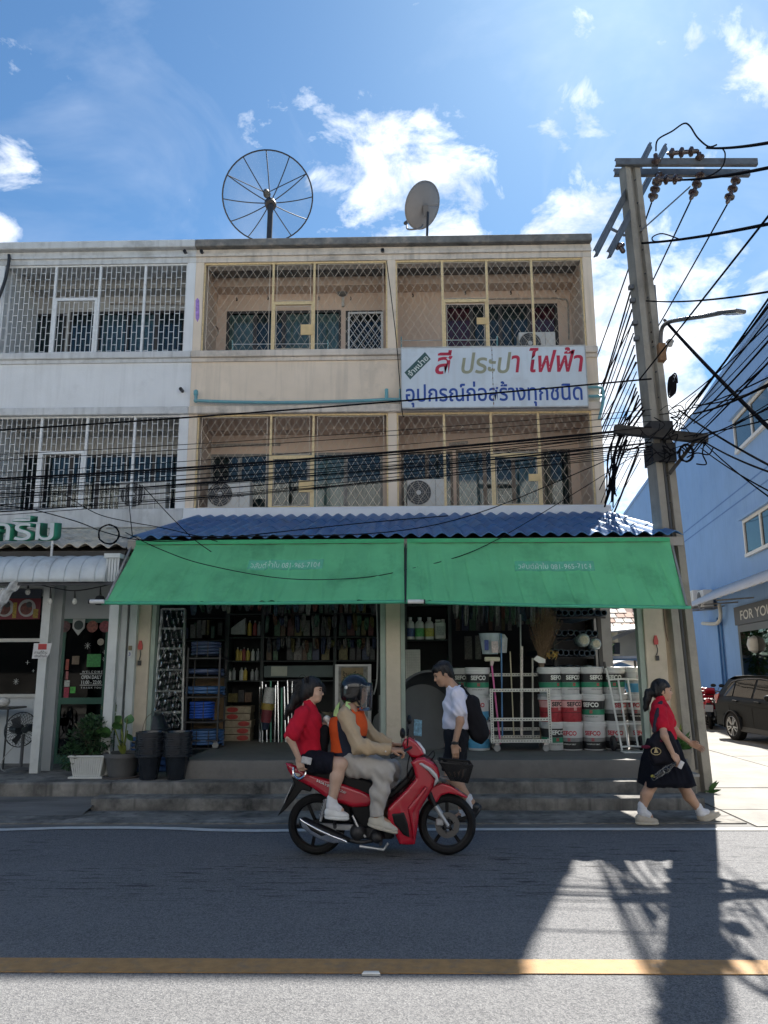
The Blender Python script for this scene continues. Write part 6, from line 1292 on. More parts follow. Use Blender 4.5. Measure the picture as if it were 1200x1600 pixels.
# paper notice on the post
a, b = P(50, 1029, YEP-.02), P(81, 1005, YEP-.02); no = thing('paper_notice', 'white paper notice with red heading taped to the white eatery post', 'notice', ((a.x+b.x)/2, YEP-.02, a.z))
MB().prism([(a.x, a.z), (b.x-.06, a.z), (b.x-.02, a.z+.06), (b.x, b.z), (a.x+.01, b.z)], YEP-.022, YEP-.018).build('paper', M('paper_white', (.58, .58, .57), .8, .06, 10), no); a2, b2 = P(59, 1015, YEP-.03), P(73, 1006, YEP-.03); MB().box(a2.x, b2.x, YEP-.0255, YEP-.0225, a2.z, b2.z).build('heading', M('notice_red', (.38, .04, .04), .7), no)
for s, y in (('ทานที่ร้าน', 1019), ('เชิญด้านใน', 1025)): p = P(65, y, YEP-.026); put_text(s, 'lettering', M('ink'), (p.x-.01, YEP-.0245, p.z), width=.17, height=.045, bold=.01, parent=no)
# festoon lights
pth = [P(20, 903, YEP-.2), P(60, 913, YEP-.2), P(82, 918, YEP-.2), P(117, 923, YEP-.2), P(155, 917, YEP-.2), P(180, 911, YEP-.2)]
fs = thing('festoon_lights', 'string of unlit clear bulbs hanging under the curved white awning', 'string lights', pth[0]); MB().tube(smooth_path(pth, 5), .008, 6).build('cord', BLK, fs)
for (px, py, l_) in ((44, 908, 12), (79, 917, 18), (117, 923, 12), (157, 917, 14)):
    t0, t1 = P(px, py, YEP-.2), P(px, py+l_, YEP-.2); b_ = MB().tube([t0, t1], [.006, .016], 8).build('socket', BLK, fs); MB().lathe([(0, -.085), (.02, -.08), (.034, -.05), (.028, -.02), (.014, 0)], t1, 'z', 14).build('bulb', M('bulb_glass', (.5, .5, .46), .15, .05, 9), b_, smooth=True)
p = P(156, 940, YEP-.25); tag(MB().lathe([(0, -.05), (.05, -.045), (.085, 0), (.05, .07), (0, .09)], p, 'z', 14).build('lamp_shade', BLKP, smooth=True), 'black dome lamp beside the white tube at the awning corner', 'lamp')
# torn white cloth at the top left
m_ = MB(); cl0 = [P(-30, 925, 9.9), P(35, 907, 9.95), P(10, 945, 9.9), P(-30, 985, 9.85)]
tag(MB().grid(lambda u, v: cl0[0].lerp(cl0[1], u).lerp(cl0[3].lerp(cl0[2], u), v)+Vector((0, .05*math.sin(u*14+v*5), .02*math.sin(u*9-v*13))), 24, 14).build('torn_cloth', M('torn_white_cloth', (.50, .51, .50), .8, .25, 12, dirt=(.2, .2, .2), dirt_amt=.4, dscale=8), smooth='all', thick=.004), 'torn white cloth corner hanging at the left edge under the awning', 'cloth')
# pedestal fan
fb = G(25, 1206, EZ); fan = thing('pedestal_fan', 'black pedestal fan standing left of the eatery post', 'fan', fb); FBK = M('fan_black', (.022, .025, .028), .35, .15, 9)
hz = P(20, 1140, fb.y+.1).z
MB().lathe([(0, 0), (.19, 0), (.19, .02), (.06, .045), (.03, .05), (0, .05)], fb+Vector((0, .12, 0)), 'z', 24).build('base', M('fan_base', (.07, .075, .08), .4), fan, smooth=True); MB().cyl(fb+Vector((0, .12, .05)), Vector((fb.x, fb.y+.12, hz-.06)), .022, n=10).build('pole', M('fan_base'), fan)
hm = Matrix.Translation((fb.x-.03, fb.y+.1, hz)) @ Matrix.Rotation(R_(55), 4, 'Z'); g = MB(); g2 = MB()
for k in range(28):
    a = 2*math.pi*k/28; g.tube([(.03*math.cos(a), -.10, .03*math.sin(a)), (.15*math.cos(a), -.09, .15*math.sin(a)), (.225*math.cos(a), 0, .225*math.sin(a)), (.15*math.cos(a), .08, .15*math.sin(a)), (.05*math.cos(a), .09, .05*math.sin(a))], .0028, 4, caps=False)
g.lathe([(.222, -.008), (.232, -.008), (.232, .008), (.222, .008), (.222, -.008)], (0, 0, 0), 'y', 32); g.xf(hm).build('guard', FBK, fan)
for k in range(3):
    a = k*2*math.pi/3; g2.add([(0.02*math.cos(a), -.02, .02*math.sin(a)), (.19*math.cos(a-.3), -.04, .19*math.sin(a-.3)), (.2*math.cos(a+.3), .01, .2*math.sin(a+.3)), (.1*math.cos(a+.7), .02, .1*math.sin(a+.7))], [(0, 1, 2, 3)])
g2.xf(hm).build('blades', M('fan_blade', (.05, .055, .06), .3), fan, thick=.004); MB().cyl((0, .02, 0), (0, .22, 0), .07, .05, n=16).xf(hm).build('motor', FBK, fan, smooth=True); MB().lathe([(0, -.115), (.045, -.112), (.045, -.095), (0, -.095)], (0, 0, 0), 'y', 16).xf(hm).build('badge', FBK, fan)
MB().tube(smooth_path([Vector((fb.x-.02, fb.y+.2, hz-.1)), Vector((fb.x-.22, fb.y+.1, hz-.35)), Vector((fb.x-.2, fb.y+.02, EZ+.02)), fb+Vector((.05, -.02, .012))], 6), .006, 6).build('cord', M('pale_cord', (.3, .3, .28), .6), fan)
# table corner
tb = thing('side_table', 'dark table corner with a white bag at the left edge of the eatery', 'table', (P(-10, 1110, 10.9).x, 11.0, EZ)); q0, q1 = P(-60, 1108, 10.8), P(15, 1106, 10.8); MB().box(q0.x, q1.x, 10.8, 11.3, q1.z-.025, q1.z).build('table_top', FBK, tb)
for x in (q0.x+.05, q1.x-.05): MB().cyl((x, 10.86, EZ), (x, 10.86, q1.z-.026), .013, n=8).build('leg', FBK, tb)
p = P(2, 1104, 10.9); tag(MB().sphere((p.x, 10.95, q1.z+.07), .08, 14, (1.1, 1, .9)).build('plastic_bag', M('bag_white2', (.5, .5, .48), .5, .3, 25), smooth='all'), 'crumpled white bag on the dark table at the left edge', 'bag')
# ---------------------------------------------------------------- plants
def leaf_cloud(m, c, rad, n, size, seed, squash=1.0, droop=.3):
    rnd = random.Random(seed)
    for _ in range(n):
        while True:
            d = Vector((rnd.uniform(-1, 1), rnd.uniform(-1, 1), rnd.uniform(-1, 1)))
            if .25 < d.length < 1: break
        p = Vector(c)+Vector((d.x*rad[0], d.y*rad[1], d.z*rad[2]*squash)); out = (d.normalized()+Vector((rnd.uniform(-.6, .6), rnd.uniform(-.6, .6), rnd.uniform(-.2, .7)))).normalized()
        s = size*rnd.uniform(.6, 1.25); side = out.cross(Vector((rnd.uniform(-.4, .4), rnd.uniform(-.4, .4), 1))).normalized()*s*.32; up = out.cross(side).normalized()*s*.1
        m.add([p, p+out*s*.5+side+up, p+out*s-Vector((0, 0, droop*s*.4)), p+out*s*.5-side+up], [(0, 1, 2, 3)])
LEAF = M('leaf_green', (.045, .115, .03), .45, .5, 18, spec=.4); LEAF2 = M('leaf_dark', (.03, .075, .028), .5, .45, 18); LEAFY = M('leaf_yellowish', (.14, .17, .03), .5, .4, 14); SOIL = M('soil', (.05, .04, .03), .95, .3, 20)
g0 = G(132, 1217, EZ); pl = thing('planter_bush', 'small-leaved green bush in a ribbed white planter box', 'plant', g0); cxp = g0.x; yb0 = g0.y+.02
wt, wb_, hh = .215, .17, .25
bx = MB(); n_ = 14
for i in range(n_): a0, a1 = -1+2*i/n_, -1+2*(i+1)/n_; bx.add([(cxp+wb_*a0, yb0+.03, EZ+.02), (cxp+wb_*(a1-.03), yb0+.03, EZ+.02), (cxp+wt*(a1-.03), yb0, EZ+hh), (cxp+wt*a0, yb0, EZ+hh), (cxp+wb_*a0, yb0+.05, EZ+.02), (cxp+wb_*(a1-.03), yb0+.05, EZ+.02), (cxp+wt*(a1-.03), yb0+.02, EZ+hh), (cxp+wt*a0, yb0+.02, EZ+hh)], [(0, 1, 2, 3), (0, 4, 5, 1), (1, 5, 6, 2), (3, 7, 4, 0), (2, 6, 7, 3)])
bx.add([(cxp-wb_, yb0+.04, EZ+.02), (cxp+wb_, yb0+.04, EZ+.02), (cxp+wb_, yb0+.3, EZ+.02), (cxp-wb_, yb0+.3, EZ+.02), (cxp-wt, yb0+.012, EZ+hh), (cxp+wt, yb0+.012, EZ+hh), (cxp+wt, yb0+.34, EZ+hh), (cxp-wt, yb0+.34, EZ+hh)], [(0, 1, 5, 4), (1, 2, 6, 5), (2, 3, 7, 6), (3, 0, 4, 7)])
PLW = M('planter_white', (.56, .57, .54), .5, .06, 6, dirt=(.3, .29, .26), dirt_amt=.2, dscale=5); bx.build('planter', PLW, pl); MB().box(cxp-wt-.02, cxp+wt+.02, yb0-.015, yb0+.36, EZ+hh, EZ+hh+.025).build('rim', PLW, pl, bevel=.006); MB().box(cxp-wt, cxp+wt, yb0-.01, yb0+.33, EZ+.0, EZ+.02).build('saucer', PLW, pl); MB().box(cxp-wt+.02, cxp+wt-.02, yb0+.02, yb0+.32, EZ+hh+.026, EZ+hh+.03).build('soil', SOIL, pl)
m_ = MB(); leaf_cloud(m_, (cxp-.05, yb0+.16, EZ+hh+.2), (.27, .2, .24), 900, .055, 1); leaf_cloud(m_, (cxp-.02, yb0+.15, EZ+hh+.36), (.17, .15, .14), 420, .05, 2); leaf_cloud(m_, (cxp-.24, yb0+.1, EZ+hh+.02), (.15, .13, .16), 380, .05, 3); leaf_cloud(m_, (cxp+.14, yb0+.16, EZ+hh+.22), (.13, .14, .14), 320, .05, 4)
m_.build('foliage', LEAF2, pl)['kind'] = 'stuff'
for k in range(7): MB().tube(smooth_path([(cxp+random.uniform(-.05, .05), yb0+.16, EZ+hh), (cxp+random.uniform(-.14, .14), yb0+.16+random.uniform(-.06, .06), EZ+hh+.2), (cxp+random.uniform(-.25, .2), yb0+.16, EZ+hh+.4)], 3), .006, 5).build('stem', M('stem_brown', (.10, .08, .05), .8), pl)
def big_leaf(root, base, tip, w, mat=LEAF, curl=.1):
    base, tip = Vector(base), Vector(tip); ax_ = tip-base; L = ax_.length; sd = ax_.cross(Vector((.2, 1, .3))).normalized(); up = sd.cross(ax_).normalized()
    MB().grid(lambda u, v: base+ax_*u+sd*((v-.5)*w*math.sin(math.pi*min(1, u**.75))**.9)+up*(curl*L*(u*(1-u))*1.5-curl*L*.6*abs(v-.5)*2*.5)-Vector((0, 0, .12*L*u*u)), 8, 4).build('leaf', mat, root, smooth='all')
def pot(root, g, r, h, mat): MB().lathe([(0, 0), (r*.72, 0), (r*.95, h*.82), (r*1.05, h*.83), (r*1.06, h), (r*.95, h), (r*.9, h*.9), (0, h*.88)], g, 'z', 26).build('pot', mat, root, smooth=True); MB().lathe([(0, h*.9), (r*.9, h*.9)], g, 'z', 20).build('soil', SOIL, root)
g0 = G(181, 1218, EZ)+Vector((0, .2, 0)); pp = thing('potted_plant', 'leafy taro-like plant in a dark grey pot beside the bucket stacks', 'plant', g0); pot(pp, g0, .225, .30, M('pot_grey', (.085, .085, .085), .6, .15, 8)); MB().lathe([(0, .0), (.24, .0), (.245, .02), (.2, .025)], g0-Vector((0, 0, .001)), 'z', 20).build('saucer', M('saucer_brown', (.09, .075, .065), .8), pp)
for k, (a, w) in enumerate((((-.22, -.05, .62), .10), ((-.05, -.12, .72), .09), ((.03, .06, .8), .09), ((-.12, .1, .78), .1), ((.10, -.08, .55), .07), ((.02, -.15, .5), .06))): b0 = g0+Vector((0, 0, .27)); md = b0+Vector(a)*Vector((1, 1, 1)).x*.55; tp = g0+Vector(a); MB().tube([b0, md, b0.lerp(tp, .75)], .008, 5).build('stem', LEAFY, pp); big_leaf(pp, b0.lerp(tp, .7), tp+Vector((a[0]*.5, a[1]*.5, -.02)), w*1.6)
for k in range(5): big_leaf(pp, g0+Vector((0, 0, .27)), g0+Vector((random.uniform(-.06, .06), -.05, .42)), .05, LEAFY)
MB().tube(smooth_path([g0+Vector((.02, 0, .28)), g0+Vector((.2, -.03, .45)), g0+Vector((.28, -.06, .7)), g0+Vector((.36, -.08, .78))], 4), .004, 4).build('twig', M('stem_brown'), pp)
g1 = G(160, 1200, EZ)+Vector((0, .35, 0)); p3 = thing('potted_plant', 'pale variegated leafy plant behind the white front post', 'plant', g1); pot(p3, g1, .17, .25, M('pot_dark', (.05, .05, .05), .6))
m_ = MB(); leaf_cloud(m_, g1+Vector((.02, 0, .62)), (.30, .2, .2), 130, .13, 8); m_.build('foliage', M('leaf_pale', (.14, .19, .11), .5, .6, 22), p3)['kind'] = 'stuff'
for k in range(6): MB().tube([g1+Vector((0, 0, .2)), g1+Vector((random.uniform(-.2, .2), random.uniform(-.1, .1), .6))], .006, 5).build('stem', LEAF2, p3)
# pot on the step by the utility pole
g2 = G(1071, 1209, ST_Z2)+Vector((0, .17, 0)); p4 = thing('potted_plant', 'long-leaved plant in a grey pot on the step by the utility pole', 'plant', g2); pot(p4, g2, .155, .29, M('pot_stone', (.16, .145, .12), .8, .15, 8)); MB().box(g2.x-.1, g2.x+.16, g2.y-.22, g2.y+.1, g2.z-.03, g2.z+.001).build('tile_base', M('tile_grey', (.3, .3, .3), .6), p4)
for a, w in (((-.12, -.1, .55), .05), ((-.06, -.15, .62), .05), ((.02, -.1, .58), .05), ((.12, -.12, .5), .05), ((.2, -.12, .4), .055), ((-.16, -.05, .42), .05), ((.05, .0, .66), .045), ((-.02, -.2, .42), .05), ((.16, 0, .55), .045), ((-.1, .05, .6), .05)): big_leaf(p4, g2+Vector((0, 0, .25)), g2+Vector(a), w*1.3, LEAFY if random.random() < .5 else LEAF)
g3 = G(1106, 1240); wd = thing('weed', 'small green weed growing at the foot of the utility pole', 'weed', g3)
for k in range(7): big_leaf(wd, g3, g3+Vector((random.uniform(-.06, .2), random.uniform(-.1, .1), random.uniform(.05, .2))), .05)
# ================================================================ SIDE STREET
random.seed(41)
WA = R_(8.6); dW = Vector((math.sin(WA), math.cos(WA), 0)); nW = Vector((-math.cos(WA), math.sin(WA), 0))     # along the blue wall, and out of it
W0 = Vector((9.2, 17.4, 0))
def onwall(px, py, off=0.0):                       # the point a pixel shows on the blue wall
    d = ray(px, py); o = Vector((0, 0, CAM_H)); w = W0+nW*off; t = (w-o).dot(nW)/d.dot(nW); return o+d*t
def wpt(s, z, off=0.0): return W0+dW*s+nW*off+Vector((0, 0, z))
def sof(p): return (p-W0).dot(dW)
BLUE = M('blue_wall_paint', (.205, .345, .58), .75, .06, 1.2, .15, 30, dirt=(.10, .20, .42), dirt_amt=.25, dscale=.6, streak=.45)
bb_ = thing('blue_building', 'tall bright blue painted building along the side street', 'building', W0)
zt = onwall(1200, 490).z; s0, s1 = -1.2, 34.0
def wbox(name, mat, a, b, z0, z1, o0, o1, par=bb_, **k):  # box lying along the wall from a to b
    m = MB(); m.add([wpt(a, z0, o0), wpt(b, z0, o0), wpt(b, z0, o1), wpt(a, z0, o1), wpt(a, z1, o0), wpt(b, z1, o0), wpt(b, z1, o1), wpt(a, z1, o1)], [(0, 1, 2, 3), (4, 5, 6, 7), (0, 1, 5, 4), (1, 2, 6, 5), (2, 3, 7, 6), (3, 0, 4, 7)]); return m.build(name, mat, par, **k)
wbox('wall', BLUE, s0, s1, 0, zt, -9, 0); wbox('parapet', BLUE, s0-.05, s1, zt+.001, zt+.15, -9, .06)
for yy in (808, 824): p = onwall(1100, yy); wbox('groove', M('blue_groove', (.09, .19, .42), .8), s0, s1, p.z-.02, p.z+.02, .001, .006)
WFR = M('white_window_frame', (.58, .57, .53), .5, .06, 6); BGL = glass('blue_house_glass', (.6, .75, .7), .03, .35)
def bwindow(pa, pb, ptop, pbot, n=2):
    a, b = sof(onwall(*pa)), sof(onwall(*pb)); a, b = min(a, b), max(a, b); z1, z0 = onwall(*ptop).z, onwall(*pbot).z; w = .09
    f = MB()
    def bx(x0, x1, za, zb, o0, o1): f.add([wpt(x0, za, o0), wpt(x1, za, o0), wpt(x1, za, o1), wpt(x0, za, o1), wpt(x0, zb, o0), wpt(x1, zb, o0), wpt(x1, zb, o1), wpt(x0, zb, o1)], [(0, 1, 2, 3), (4, 5, 6, 7), (0, 1, 5, 4), (1, 2, 6, 5), (2, 3, 7, 6), (3, 0, 4, 7)])
    bx(a, b, z1-w, z1, .003, .07); bx(a, b, z0, z0+w, .003, .09); bx(a, a+w, z0+w, z1-w, .003, .07); bx(b-w, b, z0+w, z1-w, .003, .07)
    for i in range(1, n): x = a+(b-a)*i/n; bx(x-.05, x+.05, z0+w, z1-w, .003, .07)
    win = f.build('window', WFR, bb_)
    for i in range(n): x0, x1 = a+w+(b-a-2*w)*i/n+.03, a+w+(b-a-2*w)*(i+1)/n-.03; wbox('pane', BGL, x0, x1, z0+w, z1-w, .03, .036, win); wbox('curtain', (M('mint_curtain', (.30, .40, .36), .8, .3, 4), M('maroon_curtain', (.10, .03, .04), .8, .3, 4))[i % 2], x0, x1, z0+w, z1-w, .006, .012, win)
    wbox('lintel', BLUE, a-.1, b+.1, z1+.002, z1+.07, .002, .16, win)
sA, sB = onwall(1200, 620), onwall(1145, 650)
bwindow((1148, 660), (1212, 660), (1170, 632), (1170, 694)); bwindow((1165, 830), (1226, 830), (1180, 803), (1180, 866))
# shop front: dark glazed door and sign lettering
a, b = sof(onwall(1158, 1010)), sof(onwall(1290, 1010)); a, b = min(a, b), max(a, b); zd = onwall(1165, 976).z; zs1 = onwall(1165, 946).z
dk = wbox('shop_door', M('black_frame', (.02, .02, .022), .4), a, b, .1, zd, .002, .05); wbox('pane', glass('shop_glass', (.55, .6, .55), .02, .3), a+.25, b-.25, .25, zd-.2, .051, .058, dk)
wbox('inner_screen', M('screen_grey', (.12, .12, .11), .6, .5, 3), a+.25, b-.25, .25, zd-.2, .0505, .0508, dk)
bs_ = thing('shop_sign', 'black sign lettered FOR YOU on the blue building above the dark door', 'sign', wpt(b, zd)); wbox('panel', M('sign_black', (.022, .022, .024), .5), a-.1, b+.1, zd+.01, zs1, .002, .09, bs_)
pc = onwall(1155, 962, .095); lh = (zs1-zd)*.5; me = text_mesh('FOR YOU', 2.9, lh, bold=.012); ca = sof(pc)-1.55; put_text('', 'lettering', M('sign_cream', (.5, .48, .42), .5), wpt(ca, (zd+zs1)/2, .093), right=-dW, up=(0, 0, 1), parent=bs_, me=me)
# corrugated awning above it
aw = thing('metal_awning', 'white corrugated metal awning on the blue building above the dark sign', 'awning', wpt(b, zs1)); a1 = sof(onwall(1112, 950, 0)); za_, zb2 = zs1+.75, zs1+.12; L = a1-(a-1)
MB().grid(lambda u, v: wpt(a1-u*L, za_+(zb2-za_)*v+.025*math.sin(u*L*2*math.pi/.16), .02+1.1*v), 150, 2).build('sheet', M('white_corrugated', (.55, .56, .56), .5, .08, 4), aw, smooth='all', thick=.004)
for k in range(4): s_ = a1-.1-k*1.6; MB().bar(wpt(s_, za_-.6, .02), wpt(s_, zb2-.03, 1.0), .04, .04).build('bracket', GREY_STEEL, aw)
# air conditioners, pipes
pa = onwall(1092, 950, .25)
for k, (px, py, lb) in enumerate(((1096, 951, 'white air conditioner with red strip on the blue wall beside the awning'), (1080, 950, 'air conditioner half hidden behind the green awning on the blue wall'))):
    c = onwall(px, py, .42); u = air_con(lb, c, .85, .6, .3, None, -.16, 0); u.rotation_euler = (0, 0, math.atan2(-dW.y, -dW.x)); c2 = onwall(px, py, .42); u.location = c2-Vector((0, 0, .0))
    MB().box(-.4, .4, 0, .42, -.04, -.005).build('bracket', STEEL, u, loc=(0, 0, 0))
    if k == 0: MB().box(.27, .31, -.006, -.001, .12, .5).build('red_strip', M('logo_red'), u, loc=(0, 0, 0))
for k, px in enumerate((1121, 1126)):
    p0, p1 = onwall(px, 965, .05), onwall(px+9, 1075, .05); tag(MB().cyl(Vector((p0.x, p0.y, p0.z)), Vector((p0.x, p0.y, .3)), .035, n=8).build('downpipe', M('blue_pipe', (.02, .12, .30), .4)), ('left', 'right')[k]+' one of the paired dark blue pipes running down the blue wall', 'pipe')
p0 = onwall(1122, 972, .3); tag(MB().tube(smooth_path([onwall(1098, 974, .2), onwall(1120, 974, .2), onwall(1126, 962, .2), onwall(1124, 945, .2)], 4), .06, 8).build('duct', M('duct_cream', (.5, .47, .4), .6), smooth=True), 'cream duct elbow below the air conditioners on the blue wall', 'duct')
tag(MB().lathe([(0, -.25), (.02, -.24), (.16, -.16), (.2, 0), (.16, .16), (.02, .24), (0, .25)], onwall(1179, 1007, .1), 'z', 12).build('globe_lamp', M('globe_white', (.5, .5, .46), .4), smooth=True), 'pale globe lamp in front of the dark shop door', 'lamp')
# --- the house closing the street, seen through the shop's open side
YHs = 36.0
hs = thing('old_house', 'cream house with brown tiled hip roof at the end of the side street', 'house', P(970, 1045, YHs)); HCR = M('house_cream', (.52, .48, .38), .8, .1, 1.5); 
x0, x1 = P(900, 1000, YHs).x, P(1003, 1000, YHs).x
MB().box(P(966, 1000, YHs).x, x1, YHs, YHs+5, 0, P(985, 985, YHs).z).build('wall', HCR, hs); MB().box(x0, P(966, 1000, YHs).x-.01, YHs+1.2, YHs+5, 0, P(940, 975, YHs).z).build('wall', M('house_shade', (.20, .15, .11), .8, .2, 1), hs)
rx0, rx1, ry0, rz0, rz1 = P(905, 985, YHs).x, P(1012, 985, YHs).x, YHs-.8, P(960, 983, YHs-.8).z, P(940, 950, YHs+2).z
hr = MB().add([(rx0-3, ry0, rz0), (rx1+.5, ry0, rz0), (rx0+2.2, YHs+2.5, rz1+.9), (rx0-3, YHs+2.5, rz1+.9), (rx1+.5, YHs+6, rz0)], [(0, 1, 2, 3), (1, 4, 2)]).build('roof', M('roof_brown_base', (.20, .10, .07), .85), hs, thick=.05)
tile_me = MB().add([(0, 0, .03), (.36, 0, .03), (.36, .5, .0), (.18, .62, -.005), (0, .5, 0), (0, 0, .0), (.36, 0, 0)], [(0, 1, 2, 3, 4), (0, 5, 6, 1)]).mesh('roof_tile'); RT = [M('tile_brown', (.33, .17, .11), .8, .3, 3), M('tile_tan', (.50, .38, .29), .8, .2, 3), M('tile_pale', (.58, .52, .44), .8, .2, 3)]; tile_me.materials.append(RT[0])
sl = math.atan2(rz1+.9-rz0, YHs+2.5-ry0)
for r in range(9):
    for c in range(16):
        xx = rx1+.3-(c+.5*(r % 2))*.40-r*.42
        if xx < P(925, 970, YHs).x-.6: continue
        o = bpy.data.objects.new('roof_tile', tile_me); COL.objects.link(o); d = r*.46; o.location = (xx, ry0+d*math.cos(sl), rz0+.06+d*math.sin(sl)); o.rotation_euler = (sl, 0, 0); o.parent = hr; o.matrix_parent_inverse = parent_inv(hr); o.material_slots[0].link = 'OBJECT'; o.material_slots[0].material = random.choice(RT)
lo = MB().add([P(925, 990, YHs-2.4), P(1012, 981, YHs-2.4), P(1012, 974, YHs-.5), P(925, 983, YHs-.5)], [(0, 1, 2, 3)]).build('porch_roof', M('porch_sheet', (.60, .58, .53), .6, .12, 3, stretch=(6, .3, 1)), hs, thick=.06)
MB().bar(P(952, 1000, YHs-1), P(1006, 978, YHs-1), .3, .14).build('verge_board', M('verge_grey', (.36, .35, .33), .7), hs)
for i in range(9): p = P(950+i*2.2, 1022, YHs-2.5); MB().bar(p, P(950+i*2.2, 1004, YHs-2.5), .05, .05).build('railing_bar', M('dark_rail', (.05, .05, .05), .6), hs)
MB().box(P(905, 1040, YHs-2.6).x, P(1012, 1040, YHs-2.6).x, YHs-2.7, YHs-2.6, 0, P(975, 1026, YHs-2.6).z).build('blue_fence_wall', M('fence_blue', (.16, .27, .42), .8, .12, 1.5), hs)
MB().box(P(905, 1040, YHs-2.6).x, P(1012, 1040, YHs-2.6).x, YHs-2.78, YHs-2.58, P(975, 1029, YHs-2.6).z, P(975, 1025, YHs-2.6).z).build('fence_coping', M('coping', (.4, .42, .45), .8), hs)
wh = thing('white_block', 'plain white upper building with a row of dark windows behind the brown roof', 'building', P(990, 960, 52)); MB().box(P(955, 950, 52).x, P(1040, 950, 52).x, 52, 60, 0, P(985, 936, 52).z).build('wall', M('block_white', (.6, .6, .58), .8), wh)
for i in range(4): a, b = P(984+i*9, 968, 51.9), P(990.5+i*9, 960, 51.9); MB().box(a.x, b.x, 51.9, 51.99, a.z, b.z).build('window', M('opposite_window'), wh)
# street parasol / vendor canopy
up = P(978, 1046, 24); ub = thing('vendor_canopy', 'low white vaulted vendor canopy on thin posts seen through the shop side', 'canopy', Vector((up.x, 24, 0)))
q0, q1 = P(945, 1043, 24), P(1012, 1043, 24); MB().grid(lambda u, v: (q0.x+(q1.x-q0.x)*u, 23.4+v*1.6, q0.z+.22*math.sin(math.pi*min(1, u*.9+.08))-.06*u), 20, 3).build('canvas', M('canvas_white', (.65, .66, .66), .7, .08, 3), ub, smooth='all', thick=.02)
for xx in (q0.x+.15, q1.x-.15): MB().cyl((xx, 23.6, 0), (xx, 23.6, q0.z+.05), .025, n=8).build('post', M('post_blue', (.06, .16, .3), .5), ub)
MB().box(q0.x+.3, q1.x-.2, 23.6, 24.5, 0, .85).build('counter', M('counter_wood', (.16, .10, .08), .7), ub)
tree_c = P(938, 1022, 33)
tr_ = thing('street_tree', 'green shrub at the house seen through the shop opening', 'tree', Vector((tree_c.x, 33, 0))); MB().cyl((tree_c.x, 33, 0), (tree_c.x, 33, tree_c.z), .08, .04, n=8).build('trunk', M('stem_brown'), tr_); m_ = MB(); leaf_cloud(m_, (tree_c.x, 33, tree_c.z+.2), (.5, .5, 1.1), 500, .22, 12); m_.build('crown', LEAF, tr_)['kind'] = 'stuff'
# ---------------------------------------------------------------- parked hatchback
cw = G(1131, 1157)+Vector((.3, 0, 0)); fwd = Vector((math.sin(R_(7)), -math.cos(R_(7)), 0)); lft = Vector((-fwd.y, fwd.x, 0))          # nose towards the viewer
CARP = M('graphite_car_paint', (.006, .0065, .007), .45, .06, 3, spec=.12); CGL = M('car_glass', (.012, .014, .015), .04, .0, spec=.3); TYRE = M('tyre_rubber', (.011, .011, .012), .8, .2, 14, spec=.25); ALLOY = M('alloy', (.45, .46, .47), .3, .08, 9, metal=.8); TRIM = M('dark_trim', (.02, .02, .021), .55)
car = thing('parked_hatchback', 'dark grey hatchback parked against the blue building at right', 'car')
# local: x forward from the rear axle, y to the car's right (towards us), z up
side = -lft if (-lft).dot(nW) > 0 else lft
def cl(x, y, z): return (cw - side*.785) + fwd*x + side*y + Vector((0, 0, z if z < .6 else .6+(z-.6)*.84))
prof = [(-.62, .28), (-.70, .45), (-.72, .62), (-.70, .85), (-.66, .98), (-.52, 1.22), (-.38, 1.42), (-.2, 1.50), (.3, 1.53), (.9, 1.525), (1.35, 1.48), (1.8, 1.25), (2.15, 1.03), (2.6, .96), (3.0, .88), (3.2, .72), (3.24, .5), (3.2, .3), (2.9, .22), (.6, .2), (-.3, .24)]
def hw(z): return .845 if z < .85 else .845-.235*((z-.85)/.68)**1.15
k = len(prof); m_ = MB(); lays = [(-1, .90), (-1, 1), (1, 1), (1, .90)]
cols = []
for sgn, sc in ((-1, .86), (-1, 1.0), (1, 1.0), (1, .86)):
    ring = []
    for (x, z) in prof:
        cx, cz = 1.2, .8; xx, zz = (x, z) if sc == 1.0 else (cx+(x-cx)*1.012, cz+(z-cz)*1.012)
        ring.append(cl(xx, sgn*hw(z)*sc, zz))
    cols.append(ring)
for ring in cols: m_.v += [tuple(q) for q in ring]
for i in range(3):
    for j in range(k): m_.f.append((i*k+j, i*k+(j+1) % k, (i+1)*k+(j+1) % k, (i+1)*k+j))
# side faces are closed by fans of quads across the profile
m_.f.append(tuple(range(k))[::-1]); m_.f.append(tuple(3*k+j for j in range(k)))
# visible flank sheet with tumblehome: grid between sill and roof
body = m_.build('body', CARP, car, smooth=True)
def flank(poly, name, mat, off, par=car, s=1):
    mm_ = MB().add([cl(x, s*(hw(z)+off), z) for x, z in poly], [tuple(range(len(poly)))]); return mm_.build(name, mat, par, thick=.006)
def flank_grid(name, mat, x0f, x1f, z0, z1, off, nz=10, nx=14):
    return MB().grid(lambda u, v: cl(x0f(z0+(z1-z0)*v)+(x1f(z0+(z1-z0)*v)-x0f(z0+(z1-z0)*v))*u, hw(z0+(z1-z0)*v)+off+.018*math.exp(-((z0+(z1-z0)*v-.86)/.07)**2), z0+(z1-z0)*v), nx, nz).build(name, mat, car, smooth='all')
def xr_(z): return -.70+max(0, z-.85)*.55 if z > .6 else -.70+(.6-z)*.1
def xf_(z): return 3.15 if z < .85 else 3.05-(z-.85)*2.6
flank_grid('side_panel', CARP, lambda z: max(xr_(z), .37 if z < .58 else -.9), lambda z: min(xf_(z), 2.15 if z < .58 else 9), .3, 1.42, .004, 16, 20)
flank_grid('rear_bumper', CARP, lambda z: -.68, lambda z: -.37, .3, .58, .004, 4, 4)
